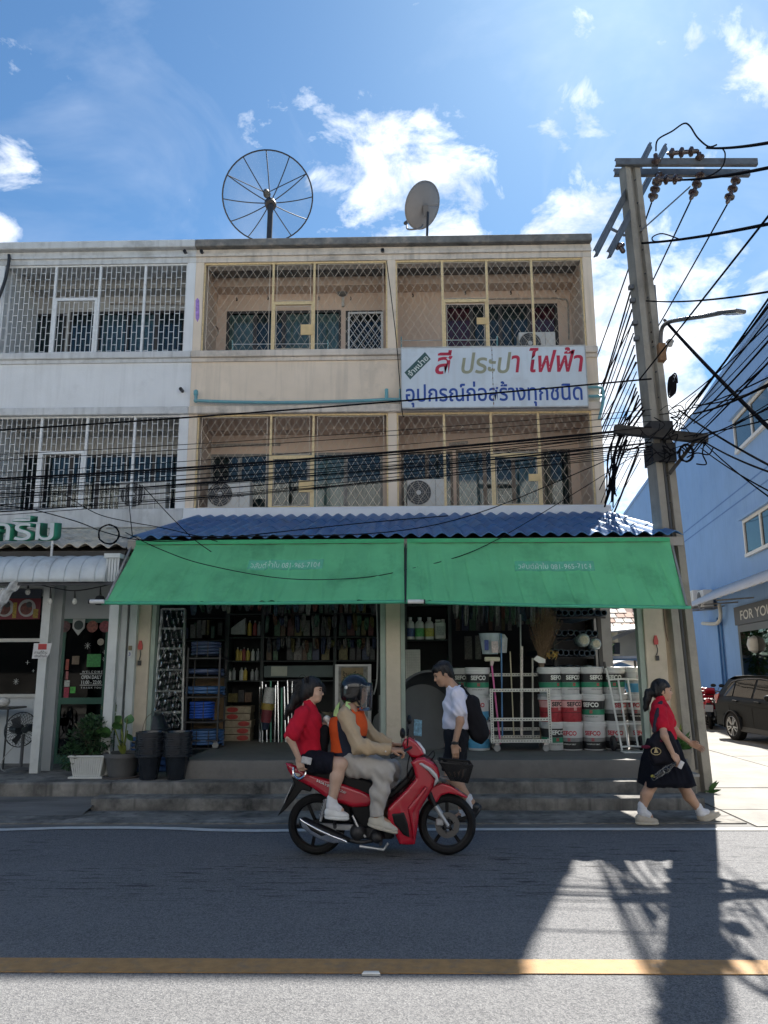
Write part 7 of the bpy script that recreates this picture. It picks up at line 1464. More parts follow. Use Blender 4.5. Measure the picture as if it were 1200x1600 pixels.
for poly in ([(-.36, .98), (-.22, 1.30), (-.06, 1.36), (-.02, 1.0)], [(.03, 1.0), (.0, 1.36), (.30, 1.41), (.72, 1.42), (.72, .98)], [(.80, .98), (.80, 1.42), (1.15, 1.40), (1.62, 1.16), (1.78, .97)]): flank(poly, 'side_window', CGL, .012)
MB().tube([cl(x, hw(z)+.016, z) for x, z in ((-.3, 1.2), (-.18, 1.36), (0, 1.41), (.4, 1.45), (.9, 1.455), (1.25, 1.42), (1.75, 1.10))], .016, 6).build('window_visor', M('visor_smoke', (.03, .03, .032), .2), car)
for xx in (.76, 1.86, -.12): MB().tube([cl(xx+.02*math.sin(z*5), hw(z)+.007, z) for z in np.linspace(.3, .97, 6)], .004, 4).build('door_gap', TRIM, car)
MB().bar(cl(-.1, .86, .8), cl(2.2, .862, .72), .008, .014).build('crease', CARP, car)
for xx in (.16, 1.0): MB().bar(cl(xx-.09, .875, .89), cl(xx+.09, .875, .885), .025, .03).build('door_handle', CARP, car)
MB().sphere(cl(1.62, .98, 1.02), .1, 14, (1, .9, .7)).build('wing_mirror', CARP, car, smooth='all')
MB().add([cl(-.705, .84, 1.0), cl(-.70, .845, .78), cl(-.60, .862, .80), cl(-.50, .84, 1.05)], [(0, 1, 2, 3)]).build('tail_light', M('tail_red', (.25, .01, .012), .2, coat=.6), car, thick=.02)
MB().bar(cl(-.3, .84, .27), cl(2.6, .84, .25), .04, .1).build('sill', TRIM, car)
for x in (0, 2.53):
    for s in (1, -1):
        c = cl(x, s*.785, .30); q = Matrix.Translation(c) @ Matrix.Rotation(math.atan2(side.y, side.x)-math.pi/2, 4, 'Z')
        w = MB().lathe([(.19, .10), (.26, .105), (.295, .08), (.30, 0), (.295, -.08), (.19, -.1)], (0, 0, 0), 'y', 30).xf(q).build('wheel', TYRE, car, smooth=True)
        if s == 1:
            MB().lathe([(0, .05), (.1, .055), (.19, .06), (.2, .10), (.21, .10), (.21, .0), (0, 0)], (0, 0, 0), 'y', 30).xf(q).build('rim_barrel', TRIM, w)
            MB().lathe([(.19, .09), (.205, .108), (.212, .1)], (0, 0, 0), 'y', 30).xf(q).build('rim', ALLOY, w)
            for i in range(10):
                a = 2*math.pi*i/10+(.13 if i % 2 else -.13); MB().bar((.04*math.cos(a), .09, .04*math.sin(a)), (.197*math.cos(a), .1, .197*math.sin(a)), .022, .02).xf(q).build('spoke', ALLOY, w)
            MB().lathe([(.0, -.005), (.325, -.002), (.335, .112), (.32, .115)], (0, 0, 0), 'y', 24, math.radians(-8), math.radians(188)).xf(q).build('wheel_arch', TRIM, car)
# ================================================================ SMOOTH SOLIDS (distance fields meshed with surface nets)
class SDF:
    """A solid made of blended primitives; mesh() returns its skin as vertices and quads."""
    def __init__(s, h=.006): s.h = h; s.pr = []
    def cap(s, a, b, ra, rb=None, k=.02, op='u'):
        rb = ra if rb is None else rb; a, b = np.array(a, np.float32), np.array(b, np.float32); m = max(ra, rb)
        def f(p):
            ba = b-a; t = np.clip(((p-a)@ba)/max(1e-9, float(ba@ba)), 0, 1); return np.linalg.norm(p-a-t[..., None]*ba, axis=-1)-(ra+(rb-ra)*t)
        s.pr.append((f, np.minimum(a, b)-m, np.maximum(a, b)+m, k, op)); return s
    def chain(s, pts, rs, k=.02):
        for i in range(len(pts)-1): s.cap(pts[i], pts[i+1], rs[i], rs[i+1], k)
        return s
    def ell(s, c, r, R=None, k=.02, op='u'):
        c, r = np.array(c, np.float32), np.array(r, np.float32); R = np.eye(3, dtype=np.float32) if R is None else np.array(R, np.float32); m = float(r.max())
        def f(p):
            q = (p-c)@R; k0 = np.linalg.norm(q/r, axis=-1); k1 = np.linalg.norm(q/(r*r), axis=-1); return k0*(k0-1)/np.maximum(k1, 1e-6)
        s.pr.append((f, c-m, c+m, k, op)); return s
    def box(s, c, hf, R=None, rd=.01, k=.01, op='u'):
        c, hf = np.array(c, np.float32), np.array(hf, np.float32)-rd; R = np.eye(3, dtype=np.float32) if R is None else np.array(R, np.float32); m = float(np.linalg.norm(hf+rd))
        def f(p):
            q = np.abs((p-c)@R)-hf; return np.linalg.norm(np.maximum(q, 0), axis=-1)+np.minimum(q.max(-1), 0)-rd
        s.pr.append((f, c-m, c+m, k, op)); return s
    def slab(s, poly, y0, y1, rd=.03, k=.01, op='u', wfn=None):      # polygon in xz, between y0 and y1, rounded
        V = np.array(poly, np.float32); cy, hy = (y0+y1)/2, (y1-y0)/2; n = len(V)
        def f(p):
            x, z = p[..., 0], p[..., 2]; d = np.full(x.shape, 1e9, np.float32); sg = np.ones(x.shape, np.float32)
            for i in range(n):
                a, b = V[i], V[i-1]; e = b-a; wx, wz = x-a[0], z-a[1]; t = np.clip((wx*e[0]+wz*e[1])/max(1e-12, float(e@e)), 0, 1)
                d = np.minimum(d, (wx-e[0]*t)**2+(wz-e[1]*t)**2)
                c1, c2, c3 = z >= a[1], z < b[1], e[0]*wz > e[1]*wx; fl = (c1 & c2 & c3) | (~c1 & ~c2 & ~c3); sg = np.where(fl, -sg, sg)
            d2 = sg*np.sqrt(d)+rd; w = hy if wfn is None else wfn(x, z); dy = np.abs(p[..., 1]-cy)-w+rd
            return np.sqrt(np.maximum(d2, 0)**2+np.maximum(dy, 0)**2)+np.minimum(np.maximum(d2, dy), 0)-rd
        lo = np.array([V[:, 0].min(), y0, V[:, 1].min()], np.float32); hi = np.array([V[:, 0].max(), y1, V[:, 1].max()], np.float32); s.pr.append((f, lo, hi, k, op)); return s
    def cut(s, c, n):                                                    # drop everything on the n side of a plane
        c, n = np.array(c, np.float32), np.array(Vector(n).normalized(), np.float32); s.pr.append((lambda p: -((p-c)@n), None, None, 0, 's')); return s
    def disp(s, fn): s.pr.append((fn, None, None, 0, 'd')); return s
    def mesh(s, name):
        h = s.h; us = [q for q in s.pr if q[4] == 'u']; lo = np.min([q[1] for q in us], 0)-.03; hi = np.max([q[2] for q in us], 0)+.03
        n = np.ceil((hi-lo)/h).astype(int)+1; ax = [lo[i]+h*np.arange(n[i], dtype=np.float32) for i in range(3)]; F = np.full(n, .25, np.float32)
        for f, a, b, k, op in s.pr:
            if a is None: i0, i1 = np.zeros(3, int), n
            else: i0 = np.clip(((a-lo-.03-k)/h).astype(int), 0, n-1); i1 = np.clip(np.ceil((b-lo+.03+k)/h).astype(int)+1, 1, n)
            sl = tuple(slice(i0[i], i1[i]) for i in range(3)); p = np.stack(np.meshgrid(*[ax[i][i0[i]:i1[i]] for i in range(3)], indexing='ij'), -1); cur = F[sl]; d = f(p).astype(np.float32)
            if op == 'u':
                if k > 0: hh = np.clip(.5+.5*(cur-d)/k, 0, 1); F[sl] = cur*(1-hh)+d*hh-k*hh*(1-hh)
                else: F[sl] = np.minimum(cur, d)
            elif op == 's': F[sl] = np.maximum(cur, -d)
            else: F[sl] = cur+d
        ins = F < 0; c = [ins[i:n[0]-1+i, j:n[1]-1+j, m:n[2]-1+m] for i in (0, 1) for j in (0, 1) for m in (0, 1)]
        sm = np.sum(c, 0, dtype=np.int8); act = (sm > 0) & (sm < 8); idx = np.argwhere(act); vid = np.full(act.shape, -1, np.int64); vid[act] = np.arange(len(idx))
        acc = np.zeros((len(idx), 3), np.float32); cnt = np.zeros((len(idx), 1), np.float32); offs = [np.array(o) for o in [(i, j, m) for i in (0, 1) for j in (0, 1) for m in (0, 1)]]
        for u in range(8):
            for v in range(u+1, 8):
                if np.abs(offs[u]-offs[v]).sum() != 1: continue
                a, b = idx+offs[u], idx+offs[v]; fa, fb = F[a[:, 0], a[:, 1], a[:, 2]], F[b[:, 0], b[:, 1], b[:, 2]]; x = (fa < 0) != (fb < 0); t = np.where(x, fa/np.where(x, fa-fb, 1), 0)[:, None]
                acc += np.where(x[:, None], a+(b-a)*t, 0); cnt += x[:, None]
        V = lo+h*(acc/np.maximum(cnt, 1)); Q = []
        for d in range(3):
            e1, e2 = (d+1) % 3, (d+2) % 3; A = ins.take(range(n[d]-1), d); B = ins.take(range(1, n[d]), d); ed = np.argwhere(A != B); ok = (ed[:, e1] > 0) & (ed[:, e2] > 0) & (ed[:, e1] < n[e1]-1) & (ed[:, e2] < n[e2]-1); ed = ed[ok]
            fl = A[ed[:, 0], ed[:, 1], ed[:, 2]]; o1, o2 = np.zeros(3, int), np.zeros(3, int); o1[e1] = 1; o2[e2] = 1
            g = lambda q: vid[q[:, 0], q[:, 1], q[:, 2]]
            q4 = np.stack([g(ed), g(ed-o1), g(ed-o1-o2), g(ed-o2)], 1); Q.append(np.where(fl[:, None], q4, q4[:, ::-1]))
        Q = np.concatenate(Q); Q = Q[(Q >= 0).all(1)]
        me = bpy.data.meshes.new(name); me.vertices.add(len(V)); me.vertices.foreach_set('co', V.astype(np.float32).ravel()); me.loops.add(len(Q)*4); me.loops.foreach_set('vertex_index', Q.astype(np.int32).ravel()); me.polygons.add(len(Q)); me.polygons.foreach_set('loop_start', np.arange(0, len(Q)*4, 4, dtype=np.int32)); me.polygons.foreach_set('loop_total', np.full(len(Q), 4, np.int32)); me.update(calc_edges=True); me.validate(); return me
    def build(s, name, mat, parent=None, smooth='all'):
        return link(name, s.mesh(name), mat, parent, smooth)
# ================================================================ MOTORBIKE
YM = G(590, 1335.5).y
def B(px, py, dy=0.0): return P(px, py, YM)+Vector((0, dy, 0))
def BP(pts): return [(B(a, b).x, B(a, b).z) for a, b in pts]
BRED = M('red_bike_paint', (.36, .008, .022), .22, .05, 4, coat=.6); BBLK = M('bike_black', (.006, .006, .007), .4, .15, 9, spec=.3); SEAT = M('seat_vinyl', (.006, .0065, .008), .55, .1, 30, .2, 200, spec=.3); CHR = M('chrome', (.75, .76, .78), .12, .03, 6, metal=1.0); SILV = M('silver_paint', (.42, .43, .44), .35, .06, 8, metal=.5); BKD = M('engine_dark', (.035, .035, .038), .5, .3, 20, metal=.3)
bike = thing('motorbike', 'red underbone motorbike with black front basket carrying two people', 'motorbike', Vector((B(595, 1335).x, YM, 0)))
WR = B(495, 1286); WF = B(698.5, 1289); RW = WR.z; WR.z = WF.z = RW = (WR.z+WF.z)/2+.002
def wheel(c, disc):
    w = MB().lathe([(RW-.062, -.032), (RW-.03, -.043), (RW-.008, -.026), (RW-.001, 0), (RW-.008, .026), (RW-.03, .043), (RW-.062, .032)], c, 'y', 44).build('wheel', TYRE, bike, smooth=True)
    MB().lathe([(RW-.062, -.033), (RW-.052, -.035), (RW-.075, -.02), (RW-.078, 0), (RW-.075, .02), (RW-.052, .035), (RW-.062, .033)], c, 'y', 44).build('rim', BBLK, w, smooth=True)
    for i in range(5):
        a = i*2*math.pi/5+(.3 if disc else .75); m = MB(); d = Vector((math.cos(a), 0, math.sin(a))); s_ = Vector((-math.sin(a), 0, math.cos(a)))
        m.bar(c+d*.03, c+d*(RW-.068), .03, .022, up=(0, 1, 0)); m.build('spoke', BBLK, w, bevel=.004)
    MB().cyl(c+Vector((0, -.055, 0)), c+Vector((0, .055, 0)), .036, n=16).build('hub', BKD, w)
    if disc:
        MB().lathe([(.055, -.06), (.108, -.06), (.108, -.056), (.055, -.056), (.055, -.06)], c, 'y', 36).build('brake_disc', M('disc_steel', (.16, .155, .15), .4, .1, 12, metal=.8), w)
        for i in range(6):
            a = i*math.pi/3; d = Vector((math.cos(a), 0, math.sin(a))); d2 = Vector((math.cos(a+.35), 0, math.sin(a+.35))); MB().bar(c+d*.03+Vector((0, -.058, 0)), c+d2*.07+Vector((0, -.058, 0)), .012, .004).build('disc_arm', BBLK, w)
        MB().box(c.x-.1, c.x-.035, c.y-.085, c.y-.04, c.z+.0, c.z+.055).build('caliper', SILV, w, bevel=.008); MB().cyl(c+Vector((0, -.085, 0)), c+Vector((0, -.05, 0)), .016, n=10).build('axle_nut', CHR, w)
wheel(WR, False); wheel(WF, True)
# bodywork
tail = SDF(.007); tp = BP([(446, 1191), (455, 1192), (466, 1197), (480, 1204), (498, 1210), (518, 1215), (540, 1222), (565, 1231), (588, 1242), (590, 1250), (575, 1257), (552, 1258), (527, 1250), (510, 1242), (490, 1229), (470, 1220), (457, 1213), (450, 1203)])
x0t, x1t = B(446, 1200).x, B(590, 1240).x
tail.slab(tp, YM-.2, YM+.2, .035, wfn=lambda x, z: .045+.1*np.clip((x-x0t)/(x1t-x0t)*2.2, 0, 1)).build('tail_cowl', BRED, bike)
sp = BP([(474, 1199), (486, 1193), (505, 1197), (528, 1204), (552, 1210), (572, 1214), (588, 1221), (597, 1232), (596, 1246), (585, 1245), (560, 1234), (535, 1224), (505, 1214), (480, 1207)])
SDF(.007).slab(sp, YM-.125, YM+.125, .028).build('seat', SEAT, bike)
SDF(.007).slab(BP([(550, 1244), (588, 1247), (592, 1262), (588, 1290), (566, 1292), (552, 1270), (546, 1254)]), YM-.11, YM+.11, .02).build('side_cover', BBLK, bike)
ls = BP([(641, 1187), (651, 1181), (662, 1180), (677, 1189), (684, 1198), (687, 1211), (676, 1227), (667, 1242), (655, 1262), (652, 1287), (648, 1313), (636, 1313), (624, 1311), (616, 1292), (606, 1272), (606, 1257), (615, 1247), (636, 1227), (649, 1212), (646, 1198)])
xl0, xl1 = B(605, 1250).x, B(687, 1210).x
leg = SDF(.007).slab(ls, YM-.3, YM+.3, .03, wfn=lambda x, z: .225-.15*np.clip((x-xl0)/(xl1-xl0)-.25, 0, 1)).build('leg_shield', BRED, bike)
SDF(.007).slab(BP([(612, 1264), (631, 1262), (637, 1280), (640, 1300), (630, 1296), (616, 1279)]), YM-.232, YM-.18, .012).build('black_inset', BBLK, leg)
SDF(.006).slab(BP([(652, 1189), (658, 1188), (673, 1197), (682, 1207), (684, 1216), (676, 1226), (679, 1213), (668, 1201)]), YM-.175, YM-.11, .008).build('silver_trim', SILV, leg)
SDF(.006).slab(BP([(637, 1256), (654, 1236), (664, 1223), (667, 1226), (657, 1242), (645, 1262), (648, 1290), (646, 1305), (642, 1280)]), YM-.222, YM-.15, .012).build('body_crease', BRED, leg)
SDF(.007).slab(BP([(588, 1240), (600, 1252), (616, 1243), (638, 1224), (650, 1208), (644, 1196), (634, 1214), (615, 1232), (602, 1240)]), YM-.07, YM+.07, .02).build('centre_tunnel', BBLK, bike)
SDF(.006).slab(BP([(632, 1153), (640, 1150), (650, 1157), (659, 1168), (662, 1176), (654, 1182), (642, 1181), (632, 1170), (628, 1161)]), YM-.13, YM+.13, .025).build('handlebar_cowl', BRED, bike)
SDF(.006).slab(BP([(647, 1154), (656, 1159), (664, 1170), (665, 1177), (660, 1177), (652, 1165)]), YM-.1, YM+.1, .015).build('headlight', M('headlight_lens', (.5, .52, .55), .08, .1, 20, coat=.8), bike)
SDF(.006).slab(BP([(640, 1180), (656, 1180), (668, 1188), (660, 1196), (648, 1196)]), YM-.08, YM+.08, .02).build('steering_head', BBLK, bike)
fe = SDF(.006).slab(BP([(675, 1227), (690, 1222), (704, 1226), (718, 1235), (731, 1244), (726, 1245), (712, 1240), (700, 1238), (689, 1241), (683, 1251), (676, 1256), (668, 1247), (668, 1236)]), YM-.075, YM+.075, .014).build('front_fender', BRED, bike)
for s in (-1, 1):
    MB().cyl(B(677, 1253, s*.085), Vector((WF.x+.004, YM+s*.085, WF.z)), .019, .016, n=12).build('fork_leg', SILV, bike, smooth=True)
    MB().cyl(B(668, 1232, s*.08), B(679, 1257, s*.085), .022, n=12).build('fork_tube', BBLK, bike)
SDF(.006).slab(BP([(456, 1211), (470, 1219), (489, 1229), (486, 1236), (473, 1233), (462, 1247), (448, 1263), (434, 1275), (444, 1256), (455, 1236), (461, 1224)]), YM-.055, YM+.055, .008).build('rear_mudguard', BBLK, bike)
MB().bar(B(459, 1222, 0), B(446, 1252, 0), .2, .006, up=(1, 0, .4)).build('number_plate', M('plate_grey', (.28, .29, .30), .5), bike)
MB().tube(smooth_path([B(462, 1196, -.13), B(463, 1207, -.15), B(470, 1213, -.15), B(478, 1209, -.15), B(481, 1200, -.13)], 5), .011, 8).build('grab_rail', CHR, bike, smooth=True)
SDF(.005).ell(B(465, 1209, -.1), (.04, .02, .022), k=0).build('turn_signal', M('amber_clear', (.5, .45, .4), .15, .1, 9, coat=.6), bike)
# engine, exhaust, swing arm
SDF(.008).box(B(575, 1296), (.13, .1, .065), rd=.03).box(B(598, 1300), (.1, .075, .05), rd=.03).cap(B(560, 1296, -.1), B(560, 1296, .1), .07).cap(B(590, 1303, -.12), B(590, 1303, .1), .055).build('engine', BKD, bike)
for i in range(6): MB().box(B(603+i*3, 1290).x, B(604.2+i*3, 1290).x, YM-.08, YM+.08, B(600, 1308).z, B(600, 1292).z).build('cooling_fin', BKD, bike)
mf = SDF(.006).cap(B(479, 1280, -.16), B(532, 1303, -.15), .048, .042).cap(B(532, 1303, -.15), B(546, 1307, -.13), .042, .02).build('muffler', BBLK, bike)
SDF(.005).slab(BP([(473, 1270), (480, 1275), (500, 1286), (522, 1296), (543, 1304), (547, 1309), (524, 1309), (506, 1305), (488, 1295), (476, 1284)]), YM-.225, YM-.19, .008).build('heat_shield', CHR, mf)
SDF(.005).slab(BP([(481, 1278), (500, 1289), (514, 1296), (506, 1298), (490, 1289)]), YM-.229, YM-.19, .004).build('shield_slot', BBLK, mf)
MB().tube(smooth_path([B(545, 1307, -.13), B(565, 1312, -.1), B(590, 1309, -.05), B(606, 1300, 0)], 5), .017, 8).build('exhaust_pipe', BKD, bike, smooth=True)
for s in (-1, 1):
    MB().bar(Vector((WR.x, YM+s*.09, WR.z)), B(562, 1290, s*.09), .03, .05).build('swing_arm', SILV if s < 0 else BKD, bike, bevel=.006)
    a, b = B(512, 1245, s*.125), B(503, 1279, s*.125); pts = [a.lerp(b, t)+Vector((.024*math.cos(t*50), .024*math.sin(t*50), 0)) for t in np.linspace(0, .8, 60)]
    sh = MB().cyl(a, b, .012, n=8).build('shock_absorber', SILV, bike); MB().tube([Vector(q) for q in pts], .0055, 5).build('spring', SILV, sh)
MB().tube([B(563, 1317, -.13), B(600, 1322, -.14), B(607, 1312, -.13)], .012, 8).build('footrest_bar', SILV, bike); MB().tube([B(596, 1308, -.1), B(596, 1308, -.27)], .016, 8).build('footpeg', BLK, bike); MB().tube([B(524, 1281, -.08), B(527, 1283, -.26)], .016, 8).build('footpeg', BLK, bike); MB().tube([B(552, 1270, -.13), B(562, 1290, -.14), B(572, 1303, -.13)], .010, 6).build('kick_lever', SILV, bike)
SDF(.007).slab(BP([(508, 1240), (548, 1256), (552, 1285), (520, 1285), (505, 1262)]), YM-.06, YM+.06, .02).build('frame_cover', BBLK, bike)
# handlebar, mirrors
for s in (-1, 1):
    MB().tube(smooth_path([B(646, 1165, s*.05), B(640, 1166, s*.16), B(628, 1170, s*.27), B(614, 1174, s*.35)], 4), .012, 8).build('handlebar', BBLK, bike); MB().tube([B(625, 1171, s*.285), B(612, 1175, s*.365)], .019, 10).build('grip', BLK, bike)
    MB().tube(smooth_path([B(636, 1163, s*.2), B(637, 1148, s*.24), B(638, 1134, s*.28)], 4), .006, 6).build('mirror_stem', BBLK, bike); SDF(.005).ell(B(629 if s < 0 else 640, 1141 if s < 0 else 1128, s*.3), (.025, .07, .045), k=0).build('mirror', BBLK, bike)
    MB().tube([B(640, 1167, s*.13), B(622, 1177, s*.33)], .006, 6).build('brake_lever', SILV, bike)
# basket of black wire mesh
A0, A1, C0, C1 = B(686, 1188), B(736, 1193), B(703, 1216), B(729, 1220); hb = .16
def bk(u, v, w): lo = C0.lerp(C1, u); hi = A0.lerp(A1, u); p = lo.lerp(hi, v); return Vector((p.x, YM+(w-.5)*2*hb*(.72+.28*v), p.z))
bas = thing('front_basket', 'x', 'basket'); bpy.data.objects.remove(bas)
fr = MB()
for v, r in ((0, .007), (1, .010)): fr.tube([bk(0, v, 0), bk(1, v, 0), bk(1, v, 1), bk(0, v, 1)], r, 6, closed=True)
for u in (0, 1):
    for w in (0, 1): fr.tube([bk(u, 0, w), bk(u, 1, w)], .007, 6)
bskt = fr.build('basket', BBLK, bike)
ms = MB()
for i in range(1, 26):
    for w in (0, 1): ms.tube([bk(i/26, 0, w), bk(i/26, 1, w)], .0028, 3, caps=False); 
    for u in (0, 1): ms.tube([bk(u, 0, i/26), bk(u, 1, i/26)], .0028, 3, caps=False)
    ms.tube([bk(i/26, 0, 0), bk(i/26, 0, 1)], .0028, 3, caps=False)
for i in range(1, 14):
    ms.tube([bk(0, i/14, 0), bk(1, i/14, 0), bk(1, i/14, 1), bk(0, i/14, 1)], .0028, 3, closed=True)
    ms.tube([bk(0, 0, i/14), bk(1, 0, i/14)], .0028, 3, caps=False)
ms.build('wire_mesh', BBLK, bskt)['kind'] = 'stuff'
for s in (-.06, .06): MB().tube([B(668, 1200, s), B(690, 1214, s), B(704, 1216, s)], .007, 6).build('basket_bracket', SILV, bike)
MB().tube(smooth_path([B(648, 1176, -.1), B(664, 1182, -.12), B(676, 1172, -.08), B(678, 1180, -.05), B(672, 1188, -.03)], 5), .005, 6).build('brake_hose', BBLK, bike)
MB().tube(smooth_path([B(640, 1178, -.08), B(636, 1200, -.1), B(638, 1218, -.08)], 5), .006, 6).build('control_cable', BBLK, bike)
put_text('125i', 'lettering', M('decal_white', (.55, .55, .55), .4), B(537, 1232, -.155)+Vector((0, -.004, 0)), right=(1, 0, -.42), up=(.42, 0, 1), width=.07, height=.02, bold=.02, shear=.3, parent=bike)
put_text('WAVE', 'lettering', M('decal_white', (.55, .55, .55), .4), B(508, 1220, -.152)+Vector((0, -.004, 0)), right=(1, 0, -.42), up=(.42, 0, 1), width=.13, height=.022, bold=.02, shear=.3, parent=bike)
# two parked motorbikes at the blue wall, same make of frame
for lab, px, py, az, sc in (('red parked motorbike against the blue wall behind the grey hatchback', 1106, 1139, 66, .98), ('parked motorbike with red tail half hidden behind the utility pole', 1092, 1137, 60, .98)):
    g = G(px, py); b2 = copy_tree(bike, None, (g.x+.25, g.y+.35, 0), R_(az), lab)
# ================================================================ PEOPLE
random.seed(77)
def skin(name, col): return M(name, col, .55, .07, 25, .1, 180, sss=.06)
SK_BOY, SK_GIRL, SK_GIRL2, SK_RIDER = skin('skin_boy', (.40, .235, .15)), skin('skin_passenger', (.50, .33, .245)), skin('skin_walker', (.45, .27, .18)), skin('skin_rider', (.38, .215, .135))
HAIR = M('black_hair', (.010, .009, .009), .45, .5, 60, .5, 220, spec=.4)
def cloth(name, col=(.5, .5, .5), var=.08): return M(name, col, .9, var, 12, .25, 320, spec=.2)
EYE = M('eye_dark', (.015, .012, .01), .25); LIP = M('lips', (.36, .15, .12), .5); BROW = M('eyebrow', (.02, .015, .012), .9)
def np3(v): return np.array((v[0], v[1], v[2]), np.float32)
def head_frame(fwd, up=(0, 0, 1)):
    f = Vector(fwd).normalized(); u = Vector(up); u = (u-f*u.dot(f)).normalized(); s_ = u.cross(f); return f, s_, u
def head(S, c, fr, sc=1.0, neck=None, chin=1.0):
    """Skull, jaw, nose, brow, lips, ears; c is the middle of the head."""
    f, s_, u = fr; c = Vector(c); R = np.array([[f.x, s_.x, u.x], [f.y, s_.y, u.y], [f.z, s_.z, u.z]], np.float32)
    L = lambda a, b, d: c+(f*a+s_*b+u*d)*sc
    def e(p, r, k=.02): S.ell(L(*p), tuple(x*sc for x in r), R, k)
    e((-.012, 0, .028), (.096, .077, .092)); e((.028, 0, -.035), (.066, .060, .075), .03); e((.056, 0, -.085*chin), (.030, .030, .024), .03)
    e((.052, .03, -.028), (.032, .026, .026), .02); e((.052, -.03, -.028), (.032, .026, .026), .02)
    e((.074, 0, .032), (.018, .048, .012), .015)
    S.cap(L(.083, 0, .012), L(.103, 0, -.024), .008*sc, .011*sc, .012); e((.094, .011, -.027), (.010, .008, .007), .008); e((.094, -.011, -.027), (.010, .008, .007), .008)
    e((.084, 0, -.052), (.012, .022, .0065), .006); e((.082, 0, -.063), (.012, .020, .007), .006)
    for sd in (1, -1): e((-.012, sd*.077, -.012), (.019, .009, .030), .008)
    if neck is not None: S.cap(L(-.022, 0, -.055), neck, .052*sc, .056*sc, .03)
    return L, R
def face_parts(root, L, R, sc=1.0, sides=(1, -1)):
    for sd in sides:
        SDF(.0025).ell(L(.0815, sd*.031, .010), (.008*sc, .013*sc, .0065*sc), R, 0).build('eye', EYE, root); SDF(.003).ell(L(.0865, sd*.033, .031), (.008*sc, .019*sc, .0045*sc), R, 0).build('eyebrow', BROW, root)
    SDF(.003).ell(L(.0905, 0, -.0575), (.0085*sc, .018*sc, .0075*sc), R, 0).build('lips', LIP, root)
def hand(S, w, d, n, curl=.5, sc=1.0, thumb=1, spread=.0):
    """Palm with four fingers and a thumb; d points along the hand, n out of the back of it."""
    w, d, n = Vector(w), Vector(d).normalized(), Vector(n); n = (n-d*n.dot(d)).normalized(); t = d.cross(n)*thumb; R = np.array([[d.x, t.x, n.x], [d.y, t.y, n.y], [d.z, t.z, n.z]], np.float32)
    S.box(w+d*.045*sc, (.046*sc, .040*sc, .014*sc), R, .012*sc, .016)
    for i, (off, ln) in enumerate(((.030, .068), (.010, .076), (-.010, .071), (-.029, .056))):
        p = w+d*.085*sc+t*off*sc; a = curl*.6
        for seg, k in ((.45, 0), (.32, 1), (.23, 2)):
            dd = d*math.cos(a)-n*math.sin(a)+t*spread*(off/.03)*.2; q = p+dd*ln*seg*1.15*sc; S.cap(p, q, (.0086-.0007*k)*sc, (.0082-.0007*k)*sc, .004); p = q; a += curl*.85
    p = w+d*.02*sc+t*.034*sc; q = p+(d*.6+t*.65-n*.35).normalized()*.035*sc; S.cap(p, q, .0125*sc, .0105*sc, .01); S.cap(q, q+(d*.9+t*.15-n*.4).normalized()*.032*sc, .010*sc, .0085*sc, .005)
def folds(amp, fx, fz, ph=0.0, sl=.7):
    def f(p):
        x, y, z = p[..., 0], p[..., 1], p[..., 2]; return amp*(np.sin(fx*x+fz*z*sl+3*np.sin(7*z+ph)+ph)*.6+np.sin(fz*z-fx*.6*x+5*y+2*np.sin(9*x+ph))*.4+.5*np.sin(2.3*fx*x+1.7*fz*z+11*y+ph)*np.sin(13*z+ph))
    return f
def shoe(root, heel, toe, up, w, mat, sole, name='shoe', laces=None):
    h, t, u = Vector(heel), Vector(toe), Vector(up); d = (t-h).normalized(); u = (u-d*u.dot(d)).normalized(); s_ = d.cross(u); L = (t-h).length; R = np.array([[d.x, s_.x, u.x], [d.y, s_.y, u.y], [d.z, s_.z, u.z]], np.float32)
    S = SDF(.005); S.ell(h+d*L*.22+u*.045, (L*.22, w*.46, .05), R, .02).ell(h+d*L*.62+u*.032, (L*.38, w*.52, .036), R, .04).cap(h+d*L*.2+u*.05, h+d*L*.3+u*.085, w*.40, w*.36, .03).cap(h+d*L*.32+u*.07, h+d*L*.6+u*.045, w*.3, w*.34, .03); S.cut(h+u*.016, -u)
    o = S.build(name, mat, root); T = SDF(.005); T.ell(h+d*L*.25+u*.012, (L*.26, w*.47, .03), R, .02).ell(h+d*L*.65+u*.012, (L*.37, w*.53, .03), R, .05); T.cut(h+u*.024, u).cut(h-u*.004, -u); T.build('sole', sole, o)
    if laces is not None:
        m = MB()
        for i in range(5): c = h+d*L*(.36+.055*i)+u*(.097-.009*i-.002*i*i*.5); m.bar(c-s_*w*.24, c+s_*w*.24+d*.008, .006, .005)
        m.build('laces', laces, o)
    return o
def limb(S, pts, rs, k=.03): S.chain([np3(p) for p in pts], rs, k)
def person(label, loc): return thing('person', label, 'person', loc)
WS, GS = M('white_shoe', (.62, .62, .60), .6, .06, 15), M('cream_sole', (.48, .44, .36), .7, .1, 15); SOCK = cloth('white_sock', (.62, .62, .64))
